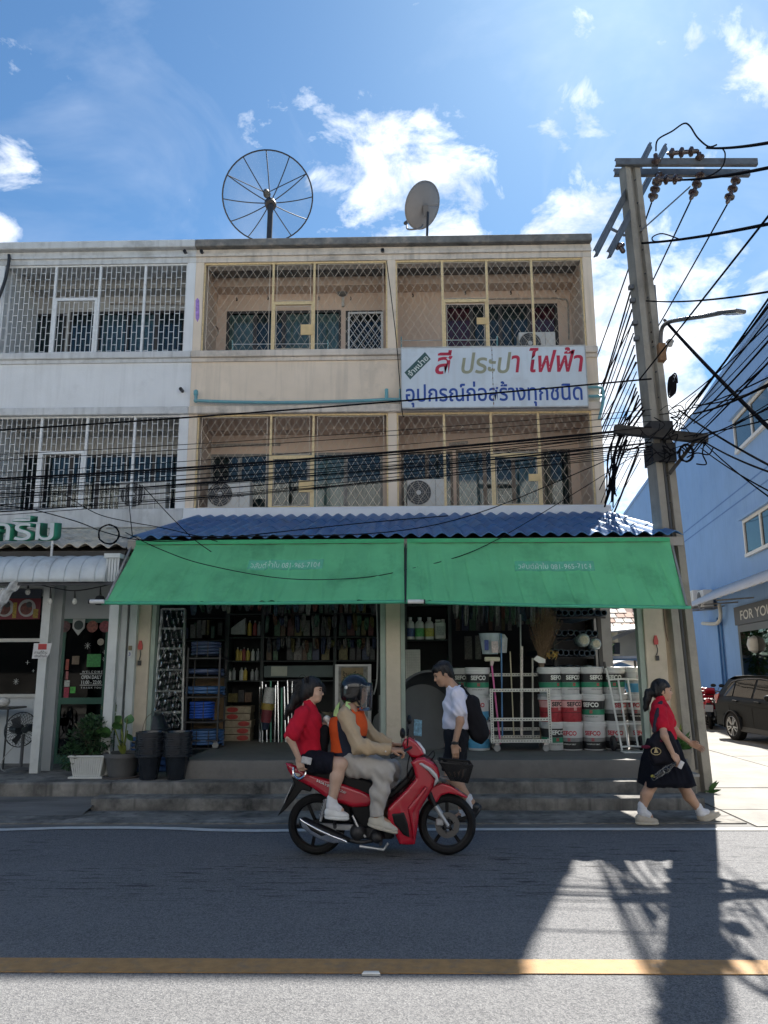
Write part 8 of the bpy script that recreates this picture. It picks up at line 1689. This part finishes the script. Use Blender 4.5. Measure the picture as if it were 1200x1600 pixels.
# ---------------------------------------------------------------- RIDER
def Q(px, py, dy=0.0): return P(px, py, YM+dy)
rider = person('person in tan shirt, orange and navy vest and black helmet steering the motorbike', (Q(548, 1205).x, YM, 0))
sh_n, sh_f = Q(540, 1119, -.17), Q(556, 1116, .18); el_n, el_f = Q(561, 1164, -.27), Q(580, 1147, .27); wr_n, wr_f = Q(609, 1172, -.31), Q(612, 1164, .30)
hip, chest, nk = Q(546, 1188), Q(545, 1134), Q(549, 1103); hp_n, hp_f = Q(546, 1194, -.1), Q(548, 1194, .1); kn_n, kn_f = Q(601, 1205, -.21), Q(612, 1203, .21); an_n, an_f = Q(588, 1277, -.21), Q(596, 1275, .21)
hc = Q(557, 1080); fr = head_frame((1, -.10, -.08)); S = SDF(.0055); Lh, Rh = head(S, hc, fr, 1.0, nk)
S.ell(chest, (.12, .17, .17), k=.04).ell(hip, (.13, .16, .12), k=.04).cap(Q(546, 1112, -.08), Q(550, 1112, .08), .08, k=.04); limb(S, [hip, chest], [.13, .12])
for a, b, c, hk, kk, aa in ((sh_n, el_n, wr_n, hp_n, kn_n, an_n), (sh_f, el_f, wr_f, hp_f, kn_f, an_f)): limb(S, [a, b, c], [.055, .042, .029]); limb(S, [hk, kk, aa], [.09, .06, .042]); S.cap(aa, aa+Vector((.10, 0, -.05)), .035, .03, .02)
hand(S, wr_n+Vector((.012, 0, .004)), (1, .05, -.08), (.05, -.2, 1), 1.15, 1.0, 1); hand(S, wr_f+Vector((.012, 0, .004)), (1, -.05, -.08), (.05, .2, 1), 1.15, 1.0, -1)
S.build('body', SK_RIDER, rider); face_parts(rider, Lh, Rh)
TAN = cloth('tan_shirt', (.43, .325, .21)); shs = SDF(.0055)
limb(shs, [hip+Vector((0, 0, .03)), chest, Q(547, 1112)], [.138, .132, .09]); shs.ell(chest+Vector((.0, 0, .0)), (.135, .178, .165), k=.05).cap(sh_n, sh_f, .066, k=.05).ell(hip+Vector((.0, 0, .02)), (.145, .175, .10), k=.05)
for a, b, c in ((sh_n, el_n, wr_n), (sh_f, el_f, wr_f)): limb(shs, [a, b+Vector((0, 0, -.012)), c], [.070, .066, .046], .04); shs.cap(Vector(c)-Vector((.05, 0, 0)), c, .043, .044, .01)
shs.cap(Q(549, 1106), Q(556, 1096), .068, .066, .02).disp(folds(.009, 46, 38, .4)); shs.cut(wr_n+Vector((.012, 0, 0)), (1, 0, -.1)).cut(Q(552, 1097), (-.25, 0, 1)).ell(Q(556, 1093), (.05, .056, .06), k=0, op='s')
shirt = shs.build('shirt', TAN, rider); MB().sphere(wr_n+Vector((-.035, -.052, -.006)), .007, 8).build('cuff_button', M('button_white', (.7, .7, .68), .4), shirt)
NAVY = cloth('navy_vest', (.022, .026, .042)); ORG = cloth('orange_vest', (.60, .085, .02)); vs = SDF(.0055)
def torso_shell(T, g): limb(T, [hip+Vector((-.004, 0, .02)), chest+Vector((-.006, 0, 0)), Q(545, 1113)], [.152+g, .148+g, .112+g]); T.ell(chest+Vector((-.004, 0, 0)), (.150+g, .186+g, .175), k=.05).ell(hip+Vector((-.004, 0, .025)), (.15+g, .178+g, .10), k=.05).cap(sh_n+Vector((0, .055, .012)), sh_f+Vector((0, -.055, .012)), .07+g, k=.04)
torso_shell(vs, .007)
for a, b in ((sh_n, el_n), (sh_f, el_f)): vs.cap(a+Vector((.012, -.045 if a is sh_n else .045, -.01)), Vector(a).lerp(b, .75), .085, .088, 0, 's')
vs.cut(Q(550, 1178), (.15, 0, -1)).cut(Q(549, 1104), (-.1, 0, 1)).ell(Q(556, 1094), (.075, .065, .06), k=0, op='s').disp(folds(.003, 30, 26, 1.2)).build('vest', NAVY, rider)
vo = SDF(.0055); torso_shell(vo, .0125)
for a, b in ((sh_n, el_n), (sh_f, el_f)): vo.cap(a+Vector((.012, -.045 if a is sh_n else .045, -.01)), Vector(a).lerp(b, .75), .095, .098, 0, 's')
bkpl = Q(530, 1140); vo.slab([(Q(a, b).x, Q(a, b).z) for a, b in ((538, 1108), (575, 1108), (575, 1200), (546, 1200), (538, 1178), (531, 1150), (529, 1125))], YM-.4, YM+.4, .004, 0, 's'); vo.cut(Q(536, 1173), (.2, 0, -1)).cut(Q(528, 1118), (-.35, 0, 1)).disp(folds(.003, 30, 26, 1.2)); vo.build('vest_back_panel', ORG, rider)
vf = SDF(.0055); torso_shell(vf, .012)
for a, b in ((sh_n, el_n), (sh_f, el_f)): vf.cap(a+Vector((.0, -.045 if a is sh_n else .045, 0)), Vector(a).lerp(b, .75), .085, .085, 0, 's')
vf.slab([(Q(a, b).x, Q(a, b).z) for a, b in ((500, 1090), (549, 1090), (552, 1118), (560, 1145), (562, 1200), (500, 1200))], YM-.4, YM+.4, .003, 0, 's'); vf.cut(Q(556, 1145), (-.3, 0, -1)).cut(Q(556, 1107), (.2, 0, 1)).ell(Q(558, 1094), (.07, .05, .06), k=0, op='s').build('vest_front_panel', ORG, rider)
LIME = M('reflective_lime', (.55, .75, .28), .4, .1, 20)
for x0, x1, y1 in ((522, 531, 1118), (541, 549, 1117)):
    lp = SDF(.005); torso_shell(lp, .015); lp.cap(sh_n+Vector((.012, -.045, -.01)), Vector(sh_n).lerp(el_n, .75), .085, .088, 0, 's').cap(sh_f+Vector((.012, .045, -.01)), Vector(sh_f).lerp(el_f, .75), .085, .088, 0, 's')
    lp.cut(Q(x0, 1110), (-1, 0, 0)).cut(Q(x1, 1110), (1, 0, 0)).cut(Q(545, y1), (0, 0, -1)).build('reflective_patch', LIME, rider)
TRS = cloth('grey_trousers', (.40, .375, .345)); ts = SDF(.0055); ts.ell(hip+Vector((0, 0, -.005)), (.145, .175, .12), k=.05)
for hk, kk, aa in ((hp_n, kn_n, an_n), (hp_f, kn_f, an_f)): limb(ts, [hk, Vector(hk).lerp(kk, .5)+Vector((0, 0, .012)), kk, Vector(kk).lerp(aa, .45)+Vector((-.012, 0, 0)), aa], [.112, .10, .082, .075, .062], .05)
ts.disp(folds(.008, 38, 27, 2.1, 1.3)).cut(an_n+Vector((0, 0, .012)), (.1, 0, -1)).cut(hip+Vector((0, 0, .085)), (-.1, 0, 1)).build('trousers', TRS, rider)
for a, dy in ((574, -.21), (582, .21)): shoe(rider, Q(a, 1289, dy), Q(a+47, 1303, dy), (.29, 0, 1), .105, M('cream_shoe', (.45, .42, .35), .7, .1, 14), GS, 'shoe', M('dark_lace', (.03, .03, .03), .8))
# helmet
HB = M('helmet_black', (.007, .008, .010), .22, .1, 6, coat=.25); hcn = Lh(-.018, 0, .032); hs_ = SDF(.005); hs_.ell(hcn, (.135, .118, .125), Rh, 0).ell(Lh(-.04, 0, -.05), (.10, .110, .085), Rh, .04); hs_.ell(hcn, (.112, .098, .105), Rh, 0, 's').ell(Lh(-.02, 0, -.08), (.09, .085, .10), Rh, 0, 's')
hs_.box(Lh(.135, 0, -.045), (.075, .2, .085), Rh, .02, 0, 's'); hs_.cut(Lh(-.02, 0, -.115), tuple(-fr[2])); hel = hs_.build('helmet', HB, rider)
for sd in (-1, 1): SDF(.004).chain([np3(Lh(.02, sd*.098, -.06)), np3(Lh(.045, sd*.07, -.11)), np3(Lh(.05, 0, -.118))], [.009, .008, .008], .004).build('chin_strap', BLK, hel)
vz = MB().grid(lambda u, v: Lh(-.02+.165*math.cos((u-.5)*2.2)*(1+.06*v), .145*math.sin((u-.5)*2.2), .085-.245*v), 18, 8); vz.build('visor', glass('visor_film', (.85, .87, .9), .05, .92), hel, smooth='all', thick=.002)
MB().sphere(Lh(-.08, -.105, .03), .016, 10, (1, .5, 1)).build('rivet', M('helmet_decal', (.45, .45, .45), .3), hel); SDF(.004).box(Lh(-.13, -.03, .06), (.006, .015, .018), Rh, .004, 0).build('decal', M('helmet_decal'), hel)
# ---------------------------------------------------------------- PASSENGER
girl = person('person in red shirt and black shorts riding side by side behind the rider, hair blown back', (Q(490, 1200).x, YM, 0)); girl['label'] = 'person in red shirt and navy shorts seated behind the rider holding the grab rail'
hc = Q(489, 1079); fr = head_frame((1, -.22, -.10)); S = SDF(.0055); nk = Q(482, 1105); Lg, Rg = head(S, hc, fr, .94, nk, .94)
chest, hip = Q(480, 1134), Q(487, 1184); sh_n, sh_f = Q(472, 1116, -.145), Q(486, 1115, .15); el_n, wr_n = Q(453, 1153, -.24), Q(467, 1185, -.20); el_f, wr_f = Q(494, 1146, .21), Q(507, 1131, .08)
hp_n, hp_f = Q(490, 1190, -.09), Q(492, 1190, .09); kn_n, kn_f = Q(533, 1194, -.22), Q(535, 1196, .24); an_n, an_f = Q(518, 1257, -.215), Q(522, 1259, .22)
S.ell(chest, (.095, .14, .15), k=.04).ell(hip, (.115, .15, .10), k=.04); limb(S, [hip, chest, nk], [.10, .09, .055])
for a, b, c in ((sh_n, el_n, wr_n), (sh_f, el_f, wr_f)): limb(S, [a, b, c], [.044, .034, .024])
for a, b, c in ((hp_n, kn_n, an_n), (hp_f, kn_f, an_f)): limb(S, [a, b], [.085, .054], .03); limb(S, [b, Vector(b).lerp(c, .32)+Vector((-.012, 0, 0)), c], [.054, .056, .035], .03); S.cap(c, c+Vector((.08, 0, -.05)), .034, .03, .02)
hand(S, wr_n, (.25, -.05, -1), (-.3, -1, 0), 1.0, .92, -1); hand(S, wr_f, (.75, -.5, .35), (-.4, -.6, .6), .8, .9, 1); S.build('body', SK_GIRL, girl); face_parts(girl, Lg, Rg, .94)
REDS = cloth('red_shirt', (.46, .012, .032)); s2 = SDF(.0055); s2.ell(chest, (.125, .165, .16), k=.05).cap(sh_n, sh_f, .062, k=.05); limb(s2, [hip+Vector((-.008, 0, .01)), chest, nk+Vector((0, 0, -.03))], [.132, .118, .075], .05)
for a, b in ((sh_n, el_n), (sh_f, el_f)): s2.cap(a, Vector(a).lerp(b, .80), .062, .074, .03)
s2.cap(Q(480, 1108), Q(485, 1098), .062, .060, .02).disp(folds(.008, 44, 36, 3.3)).ell(Q(489, 1095), (.05, .052, .05), k=0, op='s'); s2.cut(hip+Vector((0, 0, -.012)), (.25, 0, -1)).build('shirt', REDS, girl)
NV = cloth('navy_shorts', (.008, .009, .016)); s3 = SDF(.0055); s3.ell(hip+Vector((0, 0, -.01)), (.128, .165, .095), k=.05)
for a, b in ((hp_n, kn_n), (hp_f, kn_f)): limb(s3, [a, Vector(a).lerp(b, .72)], [.105, .088], .04)
s3.disp(folds(.005, 60, 30, 1.0)).cut(Vector(hp_n).lerp(kn_n, .72), (1, 0, -.1)).build('shorts', NV, girl)
for c in (an_n, an_f): T = SDF(.005); limb(T, [Vector(c)+Vector((.004, 0, .05)), Vector(c)+Vector((0, 0, -.03))], [.044, .044]); T.cap(Vector(c), Vector(c)+Vector((.06, 0, -.04)), .043, .038, .02); T.disp(folds(.0015, 10, 160)).build('sock', SOCK, girl)
for dy in (-.215, .22): shoe(girl, Q(507, 1278, dy), Q(545, 1281, dy), (.04, 0, 1), .095, WS, WS, 'shoe', M('white_lace', (.68, .68, .68), .7))
hr = SDF(.0055); hr.ell(Lg(-.022, 0, .035), (.105, .089, .10), Rg, 0).ell(Lg(-.05, 0, -.02), (.075, .085, .09), Rg, .04)
hr.box(Lg(.105, 0, -.05), (.07, .2, .085), Rg, .02, 0, 's'); tl = [Lg(-.10, 0, -.02), Lg(-.16, .01, -.09), Lg(-.22, .0, -.20), Lg(-.25, 0, -.30)]; hr.chain([np3(p) for p in tl], [.045, .048, .034, .010], .03); hr.disp(folds(.005, 70, 25, .3))
hair = hr.build('hair', HAIR, girl); st = MB()
for k in range(60):
    a0 = random.uniform(-1, 1); p = Lg(-.06+random.uniform(-.05, .08), a0*.075, .08+random.uniform(-.06, .03)); q = [p, p+fr[0]*-.06+Vector((0, 0, random.uniform(-.02, .03))), p+fr[0]*-.14+Vector((random.uniform(-.03, .02), random.uniform(-.03, .03), random.uniform(-.14, .0)))]; st.tube(smooth_path(q, 3), [.0028]*6+[.0008], 3, caps=False)
for k in range(18): p = Lg(.07, random.uniform(-.05, .05), .085); st.tube(smooth_path([p, p+fr[0]*.03+Vector((0, 0, -.03)), p+fr[0]*random.uniform(.02, .05)+Vector((0, random.uniform(-.02, .02), random.uniform(-.12, -.05)))], 3), [.002]*6+[.0006], 3, caps=False)
st.build('loose_strands', HAIR, hair)['kind'] = 'stuff'
ph = thing('phone', 'pale phone held by the passenger against the grab rail', 'phone', Q(477, 1188, -.23)); a = Q(474, 1186, -.235); SDF(.004).box(a+Vector((.03, -.02, -.01)), (.045, .008, .03), np.array(Matrix.Rotation(R_(12), 3, 'Y')), .006, 0).build('case', M('phone_case', (.42, .42, .42), .3, .2, 40), ph)
gl = thing('drink_bag', 'small white and green bag held between passenger and rider', 'bag', Q(513, 1131, .02)); T = SDF(.005); T.ell(Q(511, 1124, .02), (.04, .035, .03), k=.02).ell(Q(516, 1133, .02), (.035, .03, .028), k=.02).disp(folds(.006, 70, 60)); T.build('bag', M('bag_offwhite', (.60, .61, .56), .4, .15, 30), gl)
T = SDF(.006); pk = thing('black_bag', 'upright black bag wedged between the passenger and the rider', 'bag', Q(505, 1170)); T.box(Q(506, 1156, .03), (.042, .10, .135), np.array(Matrix.Rotation(R_(6), 3, 'Y')), .035, 0).disp(folds(.004, 35, 30)); T.build('bag', cloth('bag_black', (.006, .007, .009)), pk)
# ---------------------------------------------------------------- BOY WALKING LEFT
YBo = G(722, 1289).y; D = lambda px, py, dy=0.0: P(px, py, YBo+dy)
boy = person('person in white school shirt and black shorts looking down, walking left behind the motorbike', (D(715, 1289).x, YBo, 0)); fr = head_frame((-1, -.18, -.42), (-.30, 0, 1)); hc = D(692, 1054); nk = D(708, 1076); S = SDF(.0055); Lb, Rb = head(S, hc, fr, 1.02, nk)
chest, hip = D(714, 1103), D(713, 1148); sh_n, sh_f = D(716, 1084, -.17), D(712, 1083, .17); el_n, wr_n = D(719, 1127, -.25), D(710, 1164, -.27); el_f, wr_f = D(716, 1126, .24), D(700, 1160, .25)
hp_n, hp_f = D(714, 1155, -.09), D(712, 1155, .09); kn_n, kn_f = D(703, 1212, -.10), D(716, 1217, .09); an_n, an_f = D(736, 1254, -.11), D(723, 1272, .10)
S.ell(chest, (.11, .165, .18), k=.04).ell(hip, (.115, .15, .11), k=.04); limb(S, [hip, chest, nk], [.115, .11, .06])
for a, b, c in ((sh_n, el_n, wr_n), (sh_f, el_f, wr_f)): limb(S, [a, b, c], [.05, .040, .028])
for a, b, c in ((hp_n, kn_n, an_n), (hp_f, kn_f, an_f)): limb(S, [a, b], [.092, .058], .03); limb(S, [b, Vector(b).lerp(c, .33)+Vector((.012, 0, 0)), c], [.056, .058, .038], .03)
S.cap(an_n, an_n+Vector((.0, 0, -.06)), .038, .034, .02).cap(an_f, an_f+Vector((-.08, 0, -.04)), .036, .03, .02); hand(S, wr_n, (.12, -.05, -1), (.25, -1, 0), .55, 1.0, -1); hand(S, wr_f, (.0, 0, -1), (0, 1, 0), .55, 1.0, 1); S.build('body', SK_BOY, boy); face_parts(boy, Lb, Rb, 1.02)
WSH = cloth('white_school_shirt', (.66, .66, .76), .04); s2 = SDF(.0055); s2.ell(chest, (.135, .19, .185), k=.05).cap(sh_n, sh_f, .068, k=.05); limb(s2, [D(713, 1130), chest, D(710, 1084)], [.152, .135, .085], .05)
for a, b in ((sh_n, el_n), (sh_f, el_f)): s2.cap(a, Vector(a).lerp(b, .62), .066, .080, .03)
s2.cap(D(709, 1083), D(705, 1075), .062, .060, .02).disp(folds(.009, 40, 34, 5.0)).ell(D(699, 1068), (.058, .056, .05), k=0, op='s').cut(D(712, 1138.5), (0, 0, -1)).build('shirt', WSH, boy)
BT = cloth('black_shorts', (.012, .013, .017)); s3 = SDF(.0055); s3.ell(hip+Vector((0, 0, -.01)), (.138, .172, .13), k=.05)
for a, b in ((hp_n, kn_n), (hp_f, kn_f)): limb(s3, [a, Vector(a).lerp(b, .82)], [.118, .098], .05)
s3.disp(folds(.005, 40, 30, 2.2)).cut(D(712, 1202), (0, 0, -1)).cut(D(712, 1137), (0, 0, 1)).build('shorts', BT, boy)
hr = SDF(.0055); hr.ell(Lb(-.018, 0, .045), (.108, .092, .094), Rb, 0).ell(Lb(-.07, 0, -.01), (.05, .075, .07), Rb, .03).ell(Lb(.04, 0, .085), (.05, .074, .034), Rb, .03); hr.box(Lb(.112, 0, -.065), (.095, .2, .115), Rb, .015, 0, 's'); hr.disp(folds(.004, 120, 60, .9)).build('hair', HAIR, boy)
bkp = SDF(.006); bkp.box(D(741, 1121), (.09, .15, .24), np.array(Matrix.Rotation(R_(-14), 3, 'Y').transposed().transposed()), .07, 0).ell(D(750, 1140), (.085, .13, .14), k=.06).disp(folds(.006, 30, 26, 1.0)); pack = thing('backpack', 'black backpack worn by the person in the white school shirt', 'backpack', D(744, 1165)); bkp.build('bag', cloth('backpack_black', (.012, .012, .015)), pack)
for dy in (-.12, .12): T = SDF(.005); T.chain([np3(D(736, 1090, dy)), np3(D(722, 1073, dy*1.05)), np3(D(714, 1078, dy*1.1))], [.014, .016, .012], .01); T.build('strap', cloth('backpack_black'), pack)
wt = thing('wristwatch', 'black wristwatch on the wrist of the person in the white shirt', 'watch', D(710, 1163, -.27)); MB().lathe([(.030, -.012), (.036, -.012), (.036, .012), (.030, .012), (.030, -.012)], D(711, 1161, -.268), 'z', 20).build('strap', BLKP, wt); SDF(.004).box(D(710, 1161, -.30), (.016, .008, .016), None, .004, 0).build('case', BLKP, wt)
for c, hgt in ((an_n, .0), (an_f, .0)): T = SDF(.005); d = Vector((.012, 0, -.07)) if c is an_n else Vector((0, 0, -.05)); limb(T, [Vector(c)+Vector((-.03 if c is an_n else 0, 0, .05)), Vector(c)+d*.6], [.045, .042]); T.disp(folds(.0015, 10, 150)).build('sock', SOCK, boy)
BSH = M('black_shoe', (.014, .014, .016), .4, .1, 9); shoe(boy, D(753, 1260, -.11), D(738, 1284, -.11), (-.9, 0, -.45), .095, BSH, BSH); shoe(boy, D(730, 1289, .10), D(694, 1290, .10), (0, 0, 1), .10, BSH, BSH)
# ---------------------------------------------------------------- GIRL WALKING RIGHT
YGi = G(1012, 1287).y; E_ = lambda px, py, dy=0.0: P(px, py, YGi+dy)
wk = person('person in red shirt and navy skirt with ponytail walking right past the steps', (E_(1045, 1287).x, YGi, 0)); fr = head_frame((1, -.12, -.05)); hc = E_(1035, 1079); nk = E_(1030, 1099); S = SDF(.0055); Lw, Rw = head(S, hc, fr, .95, nk, .94)
chest, hip = E_(1033, 1121), E_(1036, 1168); sh_n, sh_f = E_(1031, 1108, -.15), E_(1036, 1108, .15); el_n, wr_n = E_(1038, 1150, -.29), E_(1052, 1179, -.31); el_f, wr_f = E_(1056, 1143, .2), E_(1079, 1161, .17)
hp_n, hp_f = E_(1034, 1178, -.085), E_(1040, 1178, .085); kn_n, kn_f = E_(1017, 1228, -.09), E_(1069, 1230, .08); an_n, an_f = E_(1003, 1266, -.09), E_(1095, 1268, .08)
S.ell(chest, (.10, .145, .16), k=.04).ell(hip, (.115, .155, .11), k=.04); limb(S, [hip, chest, nk], [.10, .095, .055])
for a, b, c in ((sh_n, el_n, wr_n), (sh_f, el_f, wr_f)): limb(S, [a, b, c], [.044, .035, .024])
for a, b, c in ((hp_n, kn_n, an_n), (hp_f, kn_f, an_f)): limb(S, [a, b], [.085, .056], .03); limb(S, [b, Vector(b).lerp(c, .35)+Vector((-.014, 0, 0)), c], [.055, .057, .036], .03)
S.cap(an_n, an_n+Vector((.08, 0, -.06)), .034, .03, .02).cap(an_f, an_f+Vector((.09, 0, -.02)), .034, .03, .02); hand(S, wr_n, (.55, -.1, -.9), (.5, -1, .2), .8, .93, -1); hand(S, wr_f, (.9, -.25, -.45), (.3, .9, .5), .35, .93, 1, .5); S.build('body', SK_GIRL2, wk); face_parts(wk, Lw, Rw, .95)
s2 = SDF(.0055); s2.ell(chest+Vector((.008, 0, 0)), (.112, .152, .155), k=.05).cap(sh_n, sh_f, .060, k=.05); limb(s2, [E_(1044, 1174), E_(1038, 1150), chest, nk+Vector((0, 0, -.03))], [.118, .108, .102, .07], .05)
for a, b in ((sh_n, el_n), (sh_f, el_f)): s2.cap(a, Vector(a).lerp(b, .58), .056, .066, .03)
s2.cap(E_(1029, 1102), E_(1032, 1091), .060, .060, .02).disp(folds(.005, 42, 34, 2.7)).ell(E_(1036, 1089), (.05, .052, .05), k=0, op='s').cut(E_(1050, 1184), (.25, 0, -1)).build('shirt', REDS, wk)
s3 = SDF(.006); SKI = cloth('navy_skirt', (.006, .007, .013)); a0, b0 = hip+Vector((0, 0, .09)), E_(1043, 1226)
s3.slab([(E_(a, b).x, E_(a, b).z) for a, b in ((1016, 1155), (1054, 1155), (1062, 1180), (1079, 1224), (1060, 1228), (1030, 1226), (1004, 1227), (1008, 1190))], YGi-.25, YGi+.25, .06, wfn=lambda x, z: .155+.09*np.clip((a0.z-z)/.42, 0, 1)); s3.disp(folds(.006, 48, 8, .7, .3)).cut(E_(1040, 1227), (0, 0, -1)).build('skirt', SKI, wk)
hr = SDF(.0055); hr.ell(Lw(-.02, 0, .032), (.103, .086, .098), Rw, 0).ell(Lw(-.06, 0, -.02), (.06, .074, .07), Rw, .03); hr.box(Lw(.110, 0, -.062), (.085, .2, .095), Rw, .015, 0, 's'); hr.chain([np3(p) for p in (Lw(-.115, 0, .0), Lw(-.15, 0, -.03), Lw(-.17, 0, -.11), Lw(-.185, 0, -.20), Lw(-.20, 0, -.245))], [.026, .04, .042, .028, .008], .02); hr.disp(folds(.004, 90, 25, .2)); h_ = hr.build('hair', HAIR, wk); MB().tube([Lw(-.118, .03*math.cos(a), .0+.03*math.sin(a)) for a in np.linspace(0, 2*math.pi, 13)[:-1]], .008, 6, closed=True).build('hair_tie', M('hair_tie', (.2, .16, .12), .7), h_)
for c, hl in ((an_n, 0), (an_f, 1)): T = SDF(.005); limb(T, [Vector(c)+(Vector((.006, 0, .05)) if not hl else Vector((-.025, 0, .045))), Vector(c)+Vector((.005, 0, -.03))], [.045, .046]); T.cap(Vector(c)+Vector((.0, 0, -.01)), Vector(c)+Vector((.06, 0, -.045 if not hl else -.012)), .043, .038, .02); T.disp(folds(.0015, 10, 160)).build('sock', SOCK, wk)
GSH = M('beige_shoe', (.42, .37, .30), .75, .1, 14); shoe(wk, E_(993, 1287, -.09), E_(1029, 1288, -.09), (.0, 0, 1), .092, GSH, GS, 'shoe', M('beige_lace', (.5, .45, .38), .7)); shoe(wk, E_(1093, 1287, .08), E_(1126, 1273, .08), (-.40, 0, 1), .092, GSH, GS, 'shoe', M('beige_lace'))
bg = thing('shoulder_bag', 'black school bag with gold emblem carried by the walking person with ponytail', 'bag', E_(1027, 1190)); T = SDF(.006); T.slab([(E_(a, b).x, E_(a, b).z) for a, b in ((1010, 1146), (1022, 1138), (1036, 1140), (1047, 1156), (1050, 1186), (1040, 1190), (1012, 1190), (1004, 1176), (1004, 1156))], YGi-.275, YGi-.13, .05).disp(folds(.008, 34, 28, .5)); T.build('bag', cloth('school_bag_black', (.012, .012, .018)), bg)
T = SDF(.005); T.chain([np3(E_(1022, 1142, -.22)), np3(E_(1026, 1118, -.215)), np3(E_(1031, 1100, -.17)), np3(E_(1033, 1097, -.10))], [.022, .022, .022, .018], .01); T.build('strap', cloth('strap_navy', (.03, .03, .045)), bg)
for a, b, w_ in ((1009, 1167, .035), (1034, 1157, .03)): SDF(.005).ell(E_(a, b, -.255), (w_*1.4, .026, .02), k=0).build('maroon_patch', cloth('maroon', (.10, .012, .03)), bg)
GOLD = M('gold_print', (.40, .32, .16), .5, .15, 20); c = E_(1025, 1174, -.285); MB().tube([c+Vector((.05*math.cos(a), 0, .035*math.sin(a))) for a in np.linspace(0, 6.283, 20)], .004, 5).build('emblem_ring', GOLD, bg); MB().prism([(c.x-.022, c.z-.015), (c.x+.022, c.z-.015), (c.x, c.z+.045)], c.y-.003, c.y+.003).build('emblem', GOLD, bg)
bt = thing('plastic_bag', 'clear rolled plastic bag with yellow tip carried by the walking person', 'bag', E_(1035, 1205, -.25)); T = SDF(.005); T.chain([np3(E_(1056, 1191, -.34)), np3(E_(1040, 1203, -.33)), np3(E_(1022, 1215, -.33))], [.012, .035, .028], .02).disp(folds(.005, 70, 60)); T.build('film', glass('bag_film', (.85, .87, .88), .15, .7), bt); SDF(.005).ell(E_(1020, 1213, -.33), (.022, .018, .016), k=0).build('filling', M('yellow_food', (.45, .38, .06), .5), bt)
pn = thing('phone', 'white phone in the near hand of the walking person with ponytail', 'phone', E_(1064, 1196, -.22)); SDF(.004).box(E_(1064, 1195, -.335), (.022, .006, .04), np.array(Matrix.Rotation(R_(30), 3, 'Y')), .005, 0).build('case', M('phone_white', (.6, .58, .57), .3), pn)

# loose hair lying over the heads
def strands(root, L, c0, rad, n, seed, t1=1.75, fade=.9):
    rnd = random.Random(seed); m = MB()
    for _ in range(n):
        a = rnd.uniform(1.0, 5.28); w = rnd.uniform(-.25, .25); te = t1*rnd.uniform(.6, 1.05); g = 1.015+rnd.uniform(0, .035)
        pts = [L(c0[0]+rad[0]*g*math.sin(t)*math.cos(a+w*t), rad[1]*g*math.sin(t)*math.sin(a+w*t), c0[2]+rad[2]*g*math.cos(t)) for t in np.linspace(.08, te, 7)]
        m.tube(pts, [.0024]*6+[.0008], 3, caps=False)
    m.build('hair_strands', M('hair_sheen', (.02, .017, .016), .35, .3, 60), root)['kind'] = 'stuff'
strands(boy, Lb, (-.018, 0, .045), (.108, .092, .094), 160, 1, 1.5); strands(wk, Lw, (-.02, 0, .032), (.103, .086, .098), 160, 2, 1.7); strands(girl, Lg, (-.022, 0, .035), (.105, .089, .10), 170, 3, 1.9)
